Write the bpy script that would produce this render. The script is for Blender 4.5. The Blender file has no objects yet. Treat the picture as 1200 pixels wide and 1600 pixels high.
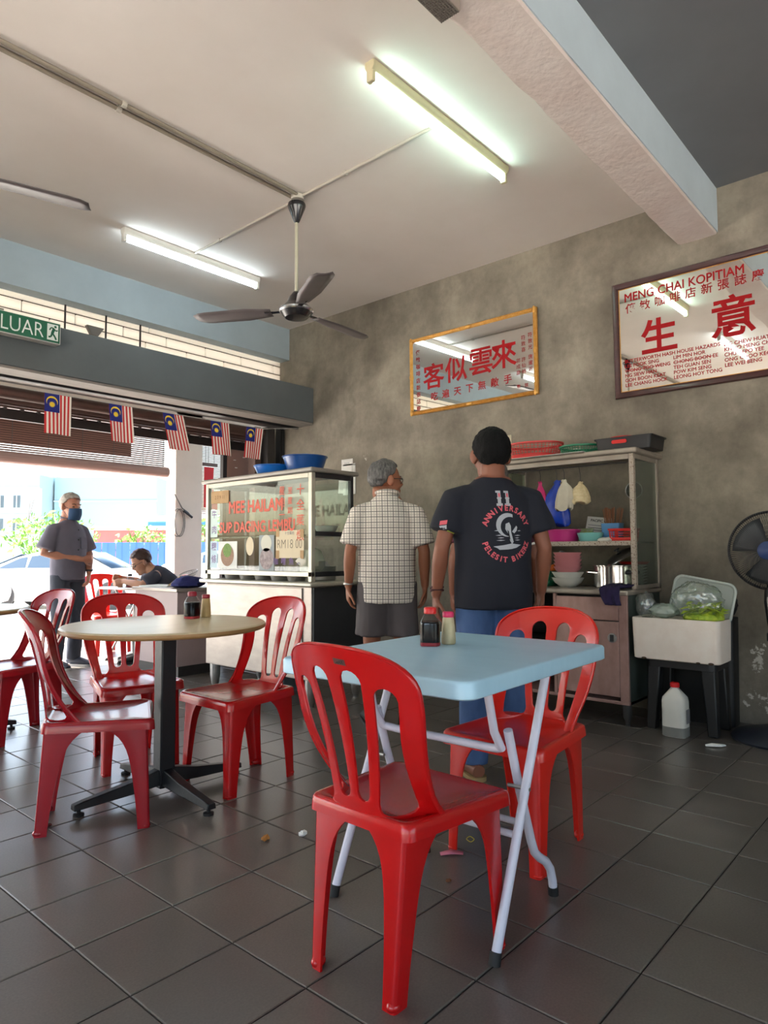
import bpy, bmesh, math, random
from mathutils import Vector, Matrix, noise as mnoise
from mathutils.bvhtree import BVHTree
random.seed(7)
PI = math.pi
scene = bpy.context.scene
COL = scene.collection

# ------------------------------------------------------------------ camera
cam_d = bpy.data.cameras.new('camera')
cam = bpy.data.objects.new('camera', cam_d); COL.objects.link(cam)
F_PX = 1067.76
cam_d.sensor_fit = 'VERTICAL'; cam_d.sensor_height = 32.0
cam_d.lens = F_PX / 1600.0 * 32.0
cam_d.clip_start = 0.05; cam_d.clip_end = 500
_yaw, _pitch, _roll, _H = -0.8502, 0.0597, -0.0039, 1.0702
cam.location = (0, 0, _H)
cam.matrix_world = (Matrix.Translation((0, 0, _H)) @ Matrix.Rotation(_yaw, 4, 'Z')
                    @ Matrix.Rotation(PI/2 + _pitch, 4, 'X') @ Matrix.Rotation(_roll, 4, 'Z'))
scene.camera = cam

# ------------------------------------------------------------------ world, sun, exposure
world = bpy.data.worlds.new('sky'); scene.world = world
world.use_nodes = True
wn = world.node_tree; wn.nodes.clear()
w_out = wn.nodes.new('ShaderNodeOutputWorld'); w_bg = wn.nodes.new('ShaderNodeBackground')
w_sky = wn.nodes.new('ShaderNodeTexSky'); w_sky.sky_type = 'NISHITA'
w_sky.sun_disc = False; w_sky.sun_elevation = math.radians(58); w_sky.sun_rotation = math.radians(-30)
w_sky.air_density = 1.3; w_sky.dust_density = 4.0; w_sky.ozone_density = 1.0
w_bg.inputs['Strength'].default_value = 0.30
wn.links.new(w_sky.outputs[0], w_bg.inputs[0]); wn.links.new(w_bg.outputs[0], w_out.inputs[0])
sun_d = bpy.data.lights.new('sun', 'SUN'); sun_d.energy = 11.0; sun_d.angle = math.radians(3); sun_d.color = (1, 0.95, 0.88)
sun = bpy.data.objects.new('sun', sun_d); COL.objects.link(sun)
sun.location = (0, 0, 30)
sun.rotation_euler = Vector((-0.28, 0.48, 1.0)).to_track_quat('Z', 'Y').to_euler()
vs = scene.view_settings
vs.view_transform = 'Standard'; vs.look = 'None'; vs.gamma = 1.0; vs.use_curve_mapping = False
vs.exposure = 1.62
try:
    scene.cycles.use_denoising = True
    scene.cycles.max_bounces = 10; scene.cycles.diffuse_bounces = 6; scene.cycles.glossy_bounces = 5
    scene.cycles.transparent_max_bounces = 16; scene.cycles.sample_clamp_indirect = 8.0
    scene.cycles.caustics_reflective = False; scene.cycles.caustics_refractive = False
except Exception:
    pass

# ------------------------------------------------------------------ room measures
XW, ZC = 4.75, 3.467          # wall with the mirrors, ceiling
XL, YB = -3.2, -5.0           # far party wall, back wall
YF = 5.51                     # face of the front beam
ROAD = -0.30

# ------------------------------------------------------------------ materials
MATS = {}
def lin(c):
    return tuple(((x/255)/12.92 if x/255 <= 0.04045 else ((x/255+0.055)/1.055)**2.4) for x in c)
def mat(name, rgb, rough=0.5, metal=0.0, var=0.0, scale=8.0, bump=0.0, bscale=60.0, spec=0.5, trans=0.0, alpha=1.0, emit=0.0,
        emit_rgb=None, sss=0.0, stretch=None, coat=0.0, rough_var=0.0, rgb2=None, detail=4.0, thresh=None):
    """Principled material; rgb in sRGB 0-255. rgb2: second colour mixed by noise."""
    if name in MATS: return MATS[name]
    m = bpy.data.materials.new(name); m.use_nodes = True
    nt = m.node_tree; N = nt.nodes; L = nt.links
    b = N['Principled BSDF']
    col = lin(rgb)
    b.inputs['Base Color'].default_value = (*col, 1)
    b.inputs['Roughness'].default_value = rough
    b.inputs['Metallic'].default_value = metal
    b.inputs['Specular IOR Level'].default_value = spec
    b.inputs['Transmission Weight'].default_value = trans
    b.inputs['Alpha'].default_value = alpha
    b.inputs['Coat Weight'].default_value = coat
    b.inputs['Coat Roughness'].default_value = 0.1
    if sss:
        b.inputs['Subsurface Weight'].default_value = sss
        b.inputs['Subsurface Scale'].default_value = 0.01
    if emit:
        b.inputs['Emission Color'].default_value = (*lin(emit_rgb or rgb), 1)
        b.inputs['Emission Strength'].default_value = emit
    if var or rgb2 or bump or rough_var:
        tc = N.new('ShaderNodeTexCoord'); vec = tc.outputs['Object']
        if stretch:
            mp = N.new('ShaderNodeMapping'); mp.inputs['Scale'].default_value = stretch
            L.new(vec, mp.inputs[0]); vec = mp.outputs[0]
        nz = N.new('ShaderNodeTexNoise'); nz.inputs['Scale'].default_value = scale
        nz.inputs['Detail'].default_value = detail; nz.inputs['Roughness'].default_value = 0.6
        L.new(vec, nz.inputs['Vector'])
        if var or rgb2:
            cr = N.new('ShaderNodeValToRGB')
            lo, hi = (0.32, 0.68) if thresh is None else thresh
            cr.color_ramp.elements[0].position = lo; cr.color_ramp.elements[1].position = hi
            if rgb2:
                c0, c1 = col, lin(rgb2)
            else:
                c0 = tuple(x*(1-var) for x in col); c1 = tuple(min(1, x*(1+var)) for x in col)
            cr.color_ramp.elements[0].color = (*c0, 1); cr.color_ramp.elements[1].color = (*c1, 1)
            L.new(nz.outputs['Fac'], cr.inputs[0]); L.new(cr.outputs[0], b.inputs['Base Color'])
        if rough_var:
            mr = N.new('ShaderNodeMapRange'); mr.inputs[3].default_value = max(0, rough-rough_var); mr.inputs[4].default_value = min(1, rough+rough_var)
            mr.inputs[1].default_value = 0.3; mr.inputs[2].default_value = 0.7
            L.new(nz.outputs['Fac'], mr.inputs[0]); L.new(mr.outputs[0], b.inputs['Roughness'])
        if bump:
            n2 = N.new('ShaderNodeTexNoise'); n2.inputs['Scale'].default_value = bscale; n2.inputs['Detail'].default_value = 3
            L.new(vec, n2.inputs['Vector'])
            bp = N.new('ShaderNodeBump'); bp.inputs['Strength'].default_value = bump; bp.inputs['Distance'].default_value = 0.01
            L.new(n2.outputs['Fac'], bp.inputs['Height']); L.new(bp.outputs[0], b.inputs['Normal'])
    MATS[name] = m
    return m

def glass(name, tint=(235, 245, 240), rough=0.02, refl=0.08, opac=0.0):
    """thin pane: mostly see-through with a mirror sheen"""
    if name in MATS: return MATS[name]
    m = bpy.data.materials.new(name); m.use_nodes = True
    nt = m.node_tree; N = nt.nodes; L = nt.links; N.clear()
    o = N.new('ShaderNodeOutputMaterial'); t = N.new('ShaderNodeBsdfTransparent'); g = N.new('ShaderNodeBsdfGlossy')
    t.inputs[0].default_value = (*lin(tint), 1); g.inputs['Roughness'].default_value = rough
    lw = N.new('ShaderNodeLayerWeight'); lw.inputs[0].default_value = 0.5
    pw = N.new('ShaderNodeMath'); pw.operation = 'POWER'; pw.inputs[1].default_value = 5.0; L.new(lw.outputs['Facing'], pw.inputs[0])
    mr = N.new('ShaderNodeMapRange'); mr.inputs[3].default_value = refl*0.6; mr.inputs[4].default_value = 0.9; L.new(pw.outputs[0], mr.inputs[0])
    mx = N.new('ShaderNodeMixShader'); L.new(mr.outputs[0], mx.inputs[0]); L.new(t.outputs[0], mx.inputs[1]); L.new(g.outputs[0], mx.inputs[2])
    last = mx
    if opac:
        d = N.new('ShaderNodeBsdfDiffuse'); d.inputs[0].default_value = (*lin(tint), 1)
        m2 = N.new('ShaderNodeMixShader'); m2.inputs[0].default_value = opac
        L.new(mx.outputs[0], m2.inputs[1]); L.new(d.outputs[0], m2.inputs[2]); last = m2
    L.new(last.outputs[0], o.inputs[0])
    MATS[name] = m
    return m

def translucent(name, rgb, amount=0.6):
    if name in MATS: return MATS[name]
    m = bpy.data.materials.new(name); m.use_nodes = True
    nt = m.node_tree; N = nt.nodes; L = nt.links; N.clear()
    o = N.new('ShaderNodeOutputMaterial'); t = N.new('ShaderNodeBsdfTranslucent'); d = N.new('ShaderNodeBsdfDiffuse')
    t.inputs[0].default_value = (*lin(rgb), 1); d.inputs[0].default_value = (*lin(rgb), 1)
    mx = N.new('ShaderNodeMixShader'); mx.inputs[0].default_value = amount
    L.new(d.outputs[0], mx.inputs[1]); L.new(t.outputs[0], mx.inputs[2]); L.new(mx.outputs[0], o.inputs[0])
    MATS[name] = m
    return m

# ------------------------------------------------------------------ mesh builder
class MB:
    def __init__(s): s.v = []; s.f = []
    def add(s, vs, fs):
        b = len(s.v); s.v += [tuple(p) for p in vs]; s.f += [tuple(i+b for i in q) for q in fs]; return s
    def box(s, x0, x1, y0, y1, z0, z1, M=None):
        vs = [Vector((x, y, z)) for z in (z0, z1) for y in (y0, y1) for x in (x0, x1)]
        if M: vs = [M @ p for p in vs]
        return s.add(vs, [(0,2,3,1),(4,5,7,6),(0,1,5,4),(2,6,7,3),(0,4,6,2),(1,3,7,5)])
    def cbox(s, c, d, M=None):
        return s.box(c[0]-d[0]/2, c[0]+d[0]/2, c[1]-d[1]/2, c[1]+d[1]/2, c[2]-d[2]/2, c[2]+d[2]/2, M)
    def rings(s, R, cap0=True, cap1=True, closed=True):
        n = len(R[0]); vs = [p for r in R for p in r]; fs = []
        for k in range(len(R)-1):
            for i in range(n if closed else n-1):
                j = (i+1) % n
                fs.append((k*n+i, k*n+j, (k+1)*n+j, (k+1)*n+i))
        if cap0: fs.append(tuple(range(n-1, -1, -1)))
        if cap1: fs.append(tuple((len(R)-1)*n+i for i in range(n)))
        return s.add(vs, fs)
    def lathe(s, prof, n=20, c=(0, 0, 0), cap0=True, cap1=True, sx=1, sy=1, M=None):
        R = []
        for r, z in prof:
            R.append([Vector((c[0]+sx*r*math.cos(2*PI*i/n), c[1]+sy*r*math.sin(2*PI*i/n), c[2]+z)) for i in range(n)])
        if M: R = [[M @ p for p in r] for r in R]
        return s.rings(R, cap0, cap1)
    def tube(s, pts, rad, n=10, ref=None, caps=True, sq=None, loop=False):
        """tube through pts; rad: number, list of numbers or list of (a,b); ref keeps the section upright. sq: superellipse"""
        pts = [Vector(p) for p in pts]; R = []
        m = len(pts); up = None
        for k, p in enumerate(pts):
            if loop: t = pts[(k+1) % m] - pts[(k-1) % m]
            else: t = pts[min(k+1, m-1)] - pts[max(k-1, 0)]
            if t.length < 1e-9: t = Vector((0, 0, 1))
            t.normalize()
            if ref is not None:
                r_ = Vector(ref); a = r_ - t*r_.dot(t)
                if a.length < 1e-4: a = t.orthogonal()
            elif up is None: a = t.orthogonal()
            else: a = up - t*up.dot(t)
            a.normalize(); up = a; b = t.cross(a)
            rr = rad[k] if isinstance(rad, (list,)) else rad
            ra, rb = rr if isinstance(rr, tuple) else (rr, rr)
            ring = []
            for i in range(n):
                q = 2*PI*i/n; cx, sx = math.cos(q), math.sin(q)
                if sq:
                    cx = math.copysign(abs(cx)**sq, cx); sx = math.copysign(abs(sx)**sq, sx)
                ring.append(p + a*ra*cx + b*rb*sx)
            R.append(ring)
        if loop:
            R.append(R[0]); return s.rings(R, False, False)
        return s.rings(R, caps, caps)
    def ball(s, c, r, nu=14, nv=9, M=None):
        rx, ry, rz = r if isinstance(r, tuple) else (r, r, r)
        R = []
        for k in range(1, nv):
            a = PI*k/nv - PI/2
            R.append([Vector((rx*math.cos(a)*math.cos(2*PI*i/nu), ry*math.cos(a)*math.sin(2*PI*i/nu), rz*math.sin(a))) for i in range(nu)])
        c = Vector(c)
        base = len(s.v)
        f = (lambda p: c + (M @ p if M else p))
        s.rings([[f(p) for p in r_] for r_ in R], False, False)
        lo, hi = f(Vector((0, 0, -rz))), f(Vector((0, 0, rz)))
        s.add([lo, hi], [])
        l, h = len(s.v)-2, len(s.v)-1; top = base+(nv-2)*nu
        for i in range(nu):
            s.f.append((base+(i+1) % nu, base+i, l)); s.f.append((top+i, top+(i+1) % nu, h))
        return s
    def prism(s, poly, d, M=None):
        """poly: 2D points (x,y), extruded along z from 0 to d"""
        n = len(poly)
        vs = [Vector((x, y, 0)) for x, y in poly] + [Vector((x, y, d)) for x, y in poly]
        if M: vs = [M @ p for p in vs]
        fs = [tuple(range(n-1, -1, -1)), tuple(range(n, 2*n))] + [(i, (i+1) % n, n+(i+1) % n, n+i) for i in range(n)]
        return s.add(vs, fs)
    def quad(s, a, b, c, d): return s.add([a, b, c, d], [(0, 1, 2, 3)])
    def xf(s, M):
        s.v = [tuple(M @ Vector(p)) for p in s.v]; return s
    def mesh(s, name='m', smooth=True, angle=38):
        me = bpy.data.meshes.new(name); me.from_pydata(s.v, [], s.f); me.update()
        bm = bmesh.new(); bm.from_mesh(me); bmesh.ops.recalc_face_normals(bm, faces=bm.faces); bm.to_mesh(me); bm.free()
        finish(me, smooth, angle)
        return me
def finish(me, smooth=True, angle=38):
    for p in me.polygons: p.use_smooth = smooth
    if smooth:
        try: me.set_sharp_from_angle(angle=math.radians(angle))
        except Exception: pass
    return me

def link(name, me, m, parent=None):
    o = bpy.data.objects.new(name, me); COL.objects.link(o)
    if m is not None and me is not None:
        me.materials.clear(); me.materials.append(m)
    if parent is not None: o.parent = parent
    return o
def part(name, mb, m, parent, bevel=0, seg=2, smooth=True, label=None, angle=38, solid=0):
    me = mb.mesh(name, smooth, angle) if isinstance(mb, MB) else mb
    o = link(name, me, m, parent)
    if solid:
        k = o.modifiers.new('s', 'SOLIDIFY'); k.thickness = solid; k.offset = 0
    if bevel:
        k = o.modifiers.new('b', 'BEVEL'); k.width = bevel; k.segments = seg; k.limit_method = 'ANGLE'; k.angle_limit = math.radians(40)
    if label: o['label'] = label
    return o
def tag(o, label, cat, group=None, kind=None):
    if label: o['label'] = label
    if cat: o['category'] = cat
    if group: o['group'] = group
    if kind: o['kind'] = kind
    return o
def thing(name, label, cat, loc=(0, 0, 0), rz=0.0, group=None):
    o = bpy.data.objects.new(name, None); COL.objects.link(o)
    o.location = loc; o.rotation_euler = (0, 0, rz); o.empty_display_size = 0.05
    return tag(o, label, cat, group)
def solo(name, mb, m, label, cat, loc=(0, 0, 0), rz=0.0, group=None, **k):
    o = part(name, mb, m, None, **k)
    o.location = loc; o.rotation_euler = (0, 0, rz)
    return tag(o, label, cat, group)
def struct(name, mb, m, label=None, **k):
    o = part(name, mb, m, None, **k); o['kind'] = 'structure'
    if label: o['label'] = label
    return o
def dup(root, loc=None, rz=None, label=None, group=None):
    r = root.copy(); COL.objects.link(r)
    if loc is not None: r.location = loc
    if rz is not None: r.rotation_euler = (0, 0, rz)
    if label: r['label'] = label
    if group: r['group'] = group
    for ch in list(root.children):
        c = ch.copy(); COL.objects.link(c); c.parent = r
        for g in list(ch.children):
            d = g.copy(); COL.objects.link(d); d.parent = c
    return r

WORK = bpy.data.scenes.new('work')        # scratch scene so that each small evaluation stays quick; removed at the end
def mesh_of(o):
    """evaluated mesh of a scratch object"""
    WORK.collection.objects.link(o)
    vl = WORK.view_layers[0]; vl.update()
    dg = vl.depsgraph
    me = bpy.data.meshes.new_from_object(o.evaluated_get(dg))
    return me
def fuse(mb, voxel=0.007, smooth=4, factor=0.5, name='body'):
    """one continuous skin over overlapping shapes"""
    me = mb.mesh('tmp', False); o = bpy.data.objects.new('tmp', me)
    k = o.modifiers.new('r', 'REMESH'); k.mode = 'VOXEL'; k.voxel_size = voxel
    if smooth:
        k = o.modifiers.new('s', 'SMOOTH'); k.factor = factor; k.iterations = smooth
    r = mesh_of(o); r.name = name
    bpy.data.objects.remove(o); bpy.data.meshes.remove(me)
    for p in r.polygons: p.use_smooth = True
    return r

def text_mesh(body, size=1.0, bold=0.0, align='CENTER', line=1.0, space=1.0):
    c = bpy.data.curves.new('txt', 'FONT'); c.body = body; c.size = size; c.offset = bold
    c.align_x = align; c.space_line = line; c.space_character = space; c.resolution_u = 3
    o = bpy.data.objects.new('txt', c)
    me = mesh_of(o)
    bpy.data.objects.remove(o); bpy.data.curves.remove(c)
    return me
def lettering(name, body, m, parent, M, size, bold=0.0, align='CENTER', line=1.0, space=1.0, sx=1.0, label=None, fat=0.0):
    """flat letters laid on a surface by matrix M (x along the line, y up, z out of the surface); fat thickens the strokes"""
    me = text_mesh(body, size, bold, align, line, space)
    if fat:
        vs = [v.co.copy() for v in me.vertices]; fs = [tuple(p.vertices) for p in me.polygons]; mb = MB()
        for k, (dx_, dy_) in enumerate(((0, 0), (1, 0), (-1, 0), (0, 1), (0, -1))):
            mb.add([v+Vector((dx_*fat, dy_*fat, k*0.00004)) for v in vs], fs)
        me = bpy.data.meshes.new('letters'); me.from_pydata(mb.v, [], mb.f); me.update()
    me.transform(M @ Matrix.Diagonal((sx, 1, 1, 1)))
    return part(name, me, m, parent, label=label)
def frame(o, x, y):
    """matrix with origin o, unit axes x and y"""
    x = Vector(x).normalized(); y = Vector(y).normalized(); z = x.cross(y)
    M = Matrix((x, y, z)).transposed().to_4x4(); M.translation = Vector(o)
    return M
def fill2d(outline, holes=(), cutx=(), cuty=()):
    """flat mesh of an outline with holes, cut along lines so that it bends well"""
    c = bpy.data.curves.new('f', 'CURVE'); c.dimensions = '2D'; c.fill_mode = 'BOTH'
    for lp in [outline, *holes]:
        sp = c.splines.new('POLY'); sp.points.add(len(lp)-1); sp.use_cyclic_u = True
        for p, q in zip(sp.points, lp): p.co = (q[0], q[1], 0, 1)
    o = bpy.data.objects.new('f', c); me = mesh_of(o)
    bpy.data.objects.remove(o); bpy.data.curves.remove(c)
    bm = bmesh.new(); bm.from_mesh(me); bpy.data.meshes.remove(me)
    top = [f for f in bm.faces]
    bmesh.ops.remove_doubles(bm, verts=bm.verts, dist=1e-5)
    for x in cutx: bmesh.ops.bisect_plane(bm, geom=bm.verts[:]+bm.edges[:]+bm.faces[:], plane_co=(x, 0, 0), plane_no=(1, 0, 0), dist=1e-5)
    for y in cuty: bmesh.ops.bisect_plane(bm, geom=bm.verts[:]+bm.edges[:]+bm.faces[:], plane_co=(0, y, 0), plane_no=(0, 1, 0), dist=1e-5)
    vs = [v.co.copy() for v in bm.verts]
    for i, v in enumerate(bm.verts): v.index = i
    fs = [[v.index for v in f.verts] for f in bm.faces]
    bm.free()
    mb = MB(); mb.add(vs, fs); return mb
def rrect(w, d, r, n=5, cx=0, cy=0, wt=None):
    """rounded rectangle outline (x size w, y size d); wt: y size at the +x end"""
    P = []
    for sx, sy, a0 in ((1, 1, 0), (-1, 1, PI/2), (-1, -1, PI), (1, -1, 1.5*PI)):
        dd = (wt if (wt is not None and sx > 0) else d)
        for i in range(n+1):
            a = a0 + PI/2*i/n
            P.append((cx + sx*(w/2-r) + r*math.cos(a), cy + sy*(dd/2-r) + r*math.sin(a)))
    return P
def arc(c, r, a0, a1, n):
    return [(c[0]+r*math.cos(a0+(a1-a0)*i/n), c[1]+r*math.sin(a0+(a1-a0)*i/n)) for i in range(n+1)]
def V(*a): return Vector(a)
def T(x, y, z): return Matrix.Translation((x, y, z))
def RZ(a): return Matrix.Rotation(a, 4, 'Z')
def RX(a): return Matrix.Rotation(a, 4, 'X')
def RY(a): return Matrix.Rotation(a, 4, 'Y')
# ================================================================== structure
def concrete_wall():
    m = bpy.data.materials.new('bare_cement_wall'); m.use_nodes = True
    nt = m.node_tree; N = nt.nodes; L = nt.links; b = N['Principled BSDF']
    tc = N.new('ShaderNodeTexCoord')
    def nz(scale, st, det=5, rough=0.6):
        mp = N.new('ShaderNodeMapping'); mp.inputs['Scale'].default_value = st
        n = N.new('ShaderNodeTexNoise'); n.inputs['Scale'].default_value = scale; n.inputs['Detail'].default_value = det
        n.inputs['Roughness'].default_value = rough
        L.new(tc.outputs['Object'], mp.inputs[0]); L.new(mp.outputs[0], n.inputs['Vector']); return n
    def ramp(src, stops):
        r = N.new('ShaderNodeValToRGB')
        while len(r.color_ramp.elements) < len(stops): r.color_ramp.elements.new(0.5)
        for e, (p, c) in zip(r.color_ramp.elements, stops): e.position = p; e.color = (*lin(c), 1)
        L.new(src, r.inputs[0]); return r
    def mix(fac, a, c, mode='MIX'):
        x = N.new('ShaderNodeMix'); x.data_type = 'RGBA'; x.blend_type = mode
        if isinstance(fac, float): x.inputs[0].default_value = fac
        else: L.new(fac, x.inputs[0])
        L.new(a, x.inputs[6]); L.new(c, x.inputs[7]); return x.outputs[2]
    big = nz(0.8, (1, 1, 1.2), 7, 0.62); mid = nz(2.6, (1, 1.0, 0.85), 8, 0.68); streak = nz(3.2, (1, 1.6, 0.35), 5); fine = nz(28, (1, 1, 1), 4)
    base = ramp(big.outputs['Fac'], [(0.34, (104, 95, 82)), (0.47, (138, 129, 115)), (0.56, (174, 165, 149)), (0.68, (132, 124, 110))])
    patch = ramp(mid.outputs['Fac'], [(0.36, (106, 98, 87)), (0.50, (140, 132, 119)), (0.66, (178, 170, 155))])
    c = mix(0.5, base.outputs[0], patch.outputs[0])
    st = ramp(streak.outputs['Fac'], [(0.36, (96, 92, 86)), (0.56, (132, 128, 120)), (0.72, (148, 142, 130))])
    c = mix(0.18, c, st.outputs[0])
    fr = ramp(fine.outputs['Fac'], [(0.25, (105, 100, 92)), (0.5, (128, 126, 122)), (0.8, (140, 137, 132))])
    c = mix(0.55, c, fr.outputs[0], 'SOFT_LIGHT')
    # light plaster patches low on the wall where the cement has come away
    pl = nz(1.7, (1, 1, 1), 6, 0.7)
    sep = N.new('ShaderNodeSeparateXYZ'); L.new(tc.outputs['Object'], sep.inputs[0])
    mr = N.new('ShaderNodeMapRange'); mr.inputs[1].default_value = 0.95; mr.inputs[2].default_value = 0.2; mr.inputs[3].default_value = 0; mr.inputs[4].default_value = 0.13
    L.new(sep.outputs[2], mr.inputs[0])
    ad = N.new('ShaderNodeMath'); ad.operation = 'ADD'; L.new(pl.outputs['Fac'], ad.inputs[0]); L.new(mr.outputs[0], ad.inputs[1])
    pr = N.new('ShaderNodeValToRGB'); pr.color_ramp.elements[0].position = 0.715; pr.color_ramp.elements[1].position = 0.73
    L.new(ad.outputs[0], pr.inputs[0])
    w = N.new('ShaderNodeRGB'); w.outputs[0].default_value = (*lin((196, 190, 178)), 1)
    c = mix(pr.outputs[0], c, w.outputs[0])
    L.new(c, b.inputs['Base Color']); b.inputs['Roughness'].default_value = 0.82
    bp = N.new('ShaderNodeBump'); bp.inputs['Strength'].default_value = 0.25; bp.inputs['Distance'].default_value = 0.01
    L.new(mid.outputs['Fac'], bp.inputs['Height']); L.new(bp.outputs[0], b.inputs['Normal'])
    return m

M_wall = concrete_wall()
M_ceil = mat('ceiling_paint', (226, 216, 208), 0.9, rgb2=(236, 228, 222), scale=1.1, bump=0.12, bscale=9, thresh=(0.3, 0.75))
M_ceil_b = mat('ceiling_back_grey', (120, 121, 124), 0.9, var=0.08, scale=1.3)  # darker grey for the ceiling behind the middle beam
M_beamblue = mat('beam_blue_paint', (160, 174, 181), 0.75, var=0.06, scale=2.5, bump=0.1, bscale=14)
M_beam = mat('beam_plaster', (220, 203, 195), 0.88, rgb2=(228, 215, 208), scale=3.5, bump=0.5, bscale=22)
M_lintel = mat('lintel_grey_paint', (92, 98, 100), 0.75, var=0.08, scale=2.2, bump=0.1, bscale=18)
M_party = mat('party_wall_paint', (168, 170, 168), 0.85, var=0.06, scale=1.5)
M_grout = mat('grout', (46, 42, 38), 0.9, var=0.2, scale=20)

def tile_material():
    m = bpy.data.materials.new('grey_floor_tile'); m.use_nodes = True
    nt = m.node_tree; N = nt.nodes; L = nt.links; b = N['Principled BSDF']
    geo = N.new('ShaderNodeNewGeometry')
    oi = N.new('ShaderNodeObjectInfo')
    n1 = N.new('ShaderNodeTexNoise'); n1.inputs['Scale'].default_value = 2.3; n1.inputs['Detail'].default_value = 5
    n2 = N.new('ShaderNodeTexNoise'); n2.inputs['Scale'].default_value = 160; n2.inputs['Detail'].default_value = 2
    n3 = N.new('ShaderNodeTexNoise'); n3.inputs['Scale'].default_value = 7.0; n3.inputs['Detail'].default_value = 6
    for n in (n1, n2, n3): L.new(geo.outputs['Position'], n.inputs['Vector'])
    r = N.new('ShaderNodeValToRGB'); r.color_ramp.elements[0].position = 0.3; r.color_ramp.elements[1].position = 0.7
    r.color_ramp.elements[0].color = (*lin((88, 82, 76)), 1); r.color_ramp.elements[1].color = (*lin((104, 99, 93)), 1)
    L.new(n1.outputs['Fac'], r.inputs[0])
    r2 = N.new('ShaderNodeValToRGB'); r2.color_ramp.elements[0].position = 0.3; r2.color_ramp.elements[1].position = 0.7
    r2.color_ramp.elements[0].color = (0.82, 0.82, 0.82, 1); r2.color_ramp.elements[1].color = (1.12, 1.12, 1.12, 1)
    L.new(n2.outputs['Fac'], r2.inputs[0])
    mx = N.new('ShaderNodeMix'); mx.data_type = 'RGBA'; mx.blend_type = 'MULTIPLY'; mx.inputs[0].default_value = 1
    L.new(r.outputs[0], mx.inputs[6]); L.new(r2.outputs[0], mx.inputs[7])
    mr0 = N.new('ShaderNodeMapRange'); mr0.inputs[3].default_value = 0.88; mr0.inputs[4].default_value = 1.1
    L.new(oi.outputs['Random'], mr0.inputs[0])
    m3 = N.new('ShaderNodeMix'); m3.data_type = 'RGBA'; m3.blend_type = 'MULTIPLY'; m3.inputs[0].default_value = 1
    L.new(mx.outputs[2], m3.inputs[6]); L.new(mr0.outputs[0], m3.inputs[7])
    L.new(m3.outputs[2], b.inputs['Base Color'])
    mr = N.new('ShaderNodeMapRange'); mr.inputs[1].default_value = 0.3; mr.inputs[2].default_value = 0.72; mr.inputs[3].default_value = 0.20; mr.inputs[4].default_value = 0.30
    b.inputs['Roughness'].default_value = 0.30
    b.inputs['Specular IOR Level'].default_value = 0.85
    bp = N.new('ShaderNodeBump'); bp.inputs['Strength'].default_value = 0.12; bp.inputs['Distance'].default_value = 0.004
    L.new(n1.outputs['Fac'], bp.inputs['Height']); L.new(bp.outputs[0], b.inputs['Normal'])
    return m
M_tile = tile_material()

floor = struct('floor', MB().box(XL, 7.2, YB, 8.25, -0.12, -0.0035), M_grout)
TS, GAP = 0.30, 0.0045
def tile_shape(mb, x, y):
    h = TS/2 - GAP/2; c = 0.003
    R = [[V(x-h, y-h, -0.006), V(x+h, y-h, -0.006), V(x+h, y+h, -0.006), V(x-h, y+h, -0.006)],
         [V(x-h, y-h, -0.0018), V(x+h, y-h, -0.0018), V(x+h, y+h, -0.0018), V(x-h, y+h, -0.0018)],
         [V(x-h+c, y-h+c, 0), V(x+h-c, y-h+c, 0), V(x+h-c, y+h-c, 0), V(x-h+c, y+h-c, 0)]]
    mb.rings(R, False, True)
TX0, TY0 = 0.8867, 1.6045
cells = []
fx, fy = math.cos(_yaw+PI/2), math.sin(_yaw+PI/2)
for i in range(-14, 21):
    for j in range(-22, 23):
        x, y = TX0 + TS*(i+0.5), TY0 + TS*(j+0.5)
        if x < XL+0.1 or y < YB+0.1 or y > 8.15: continue
        if x > XW-0.08 and y < 5.75: continue
        if x > 7.0: continue
        d = x*fx + y*fy; l = x*fy - y*fx
        vis = d > 0.9 and abs(l) < 0.62*d + 0.25
        cells.append((0 if vis else 1, d, x, y))
cells.sort()
tm = MB(); tile_shape(tm, 0, 0); tile_me = tm.mesh('tile', False)
rest = MB()
for k, (nv, d, x, y) in enumerate(cells):
    if k < 290 and nv == 0:
        o = link('tile', tile_me, M_tile if k == 0 else None, floor); o.location = (x, y, random.uniform(-0.0006, 0.0006))
    else:
        tile_shape(rest, x, y)
o = part('tile_field', rest, M_tile, floor, smooth=False); o['kind'] = 'stuff'

struct('wall_right', MB().box(XW, XW+0.16, YB, 5.76, -0.1, ZC+0.1), M_wall)
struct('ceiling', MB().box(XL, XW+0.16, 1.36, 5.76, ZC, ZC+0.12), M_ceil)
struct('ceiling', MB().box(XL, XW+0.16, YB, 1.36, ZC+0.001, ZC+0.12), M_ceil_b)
# unseen side wall; its wide openings are added to let more light in
struct('wall_left', MB().box(XL-0.15, XL, YB, -4.2, -0.1, ZC+0.1).box(XL-0.15, XL, 2.2, 5.76, -0.1, ZC+0.1).box(XL-0.15, XL, -4.2, 2.2, 2.75, ZC+0.1).box(XL-0.15, XL, -1.2, -0.8, -0.1, 2.75), M_party)
# unseen back wall; the wide doorway is added to brighten the room
bw = MB().box(XL, -1.6, YB-0.15, YB, -0.1, ZC+0.1).box(3.4, XW, YB-0.15, YB, -0.1, ZC+0.1).box(-1.6, 3.4, YB-0.15, YB, 2.6, ZC+0.1)
struct('wall_back', bw, M_party)
struct('unseen_upper_floor', MB().box(XL-0.15, 7.4, YB-0.15, 7.66, ZC+0.13, 7.2), M_party)  # unseen storey, carried out over the walkway to keep direct sun out

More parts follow.
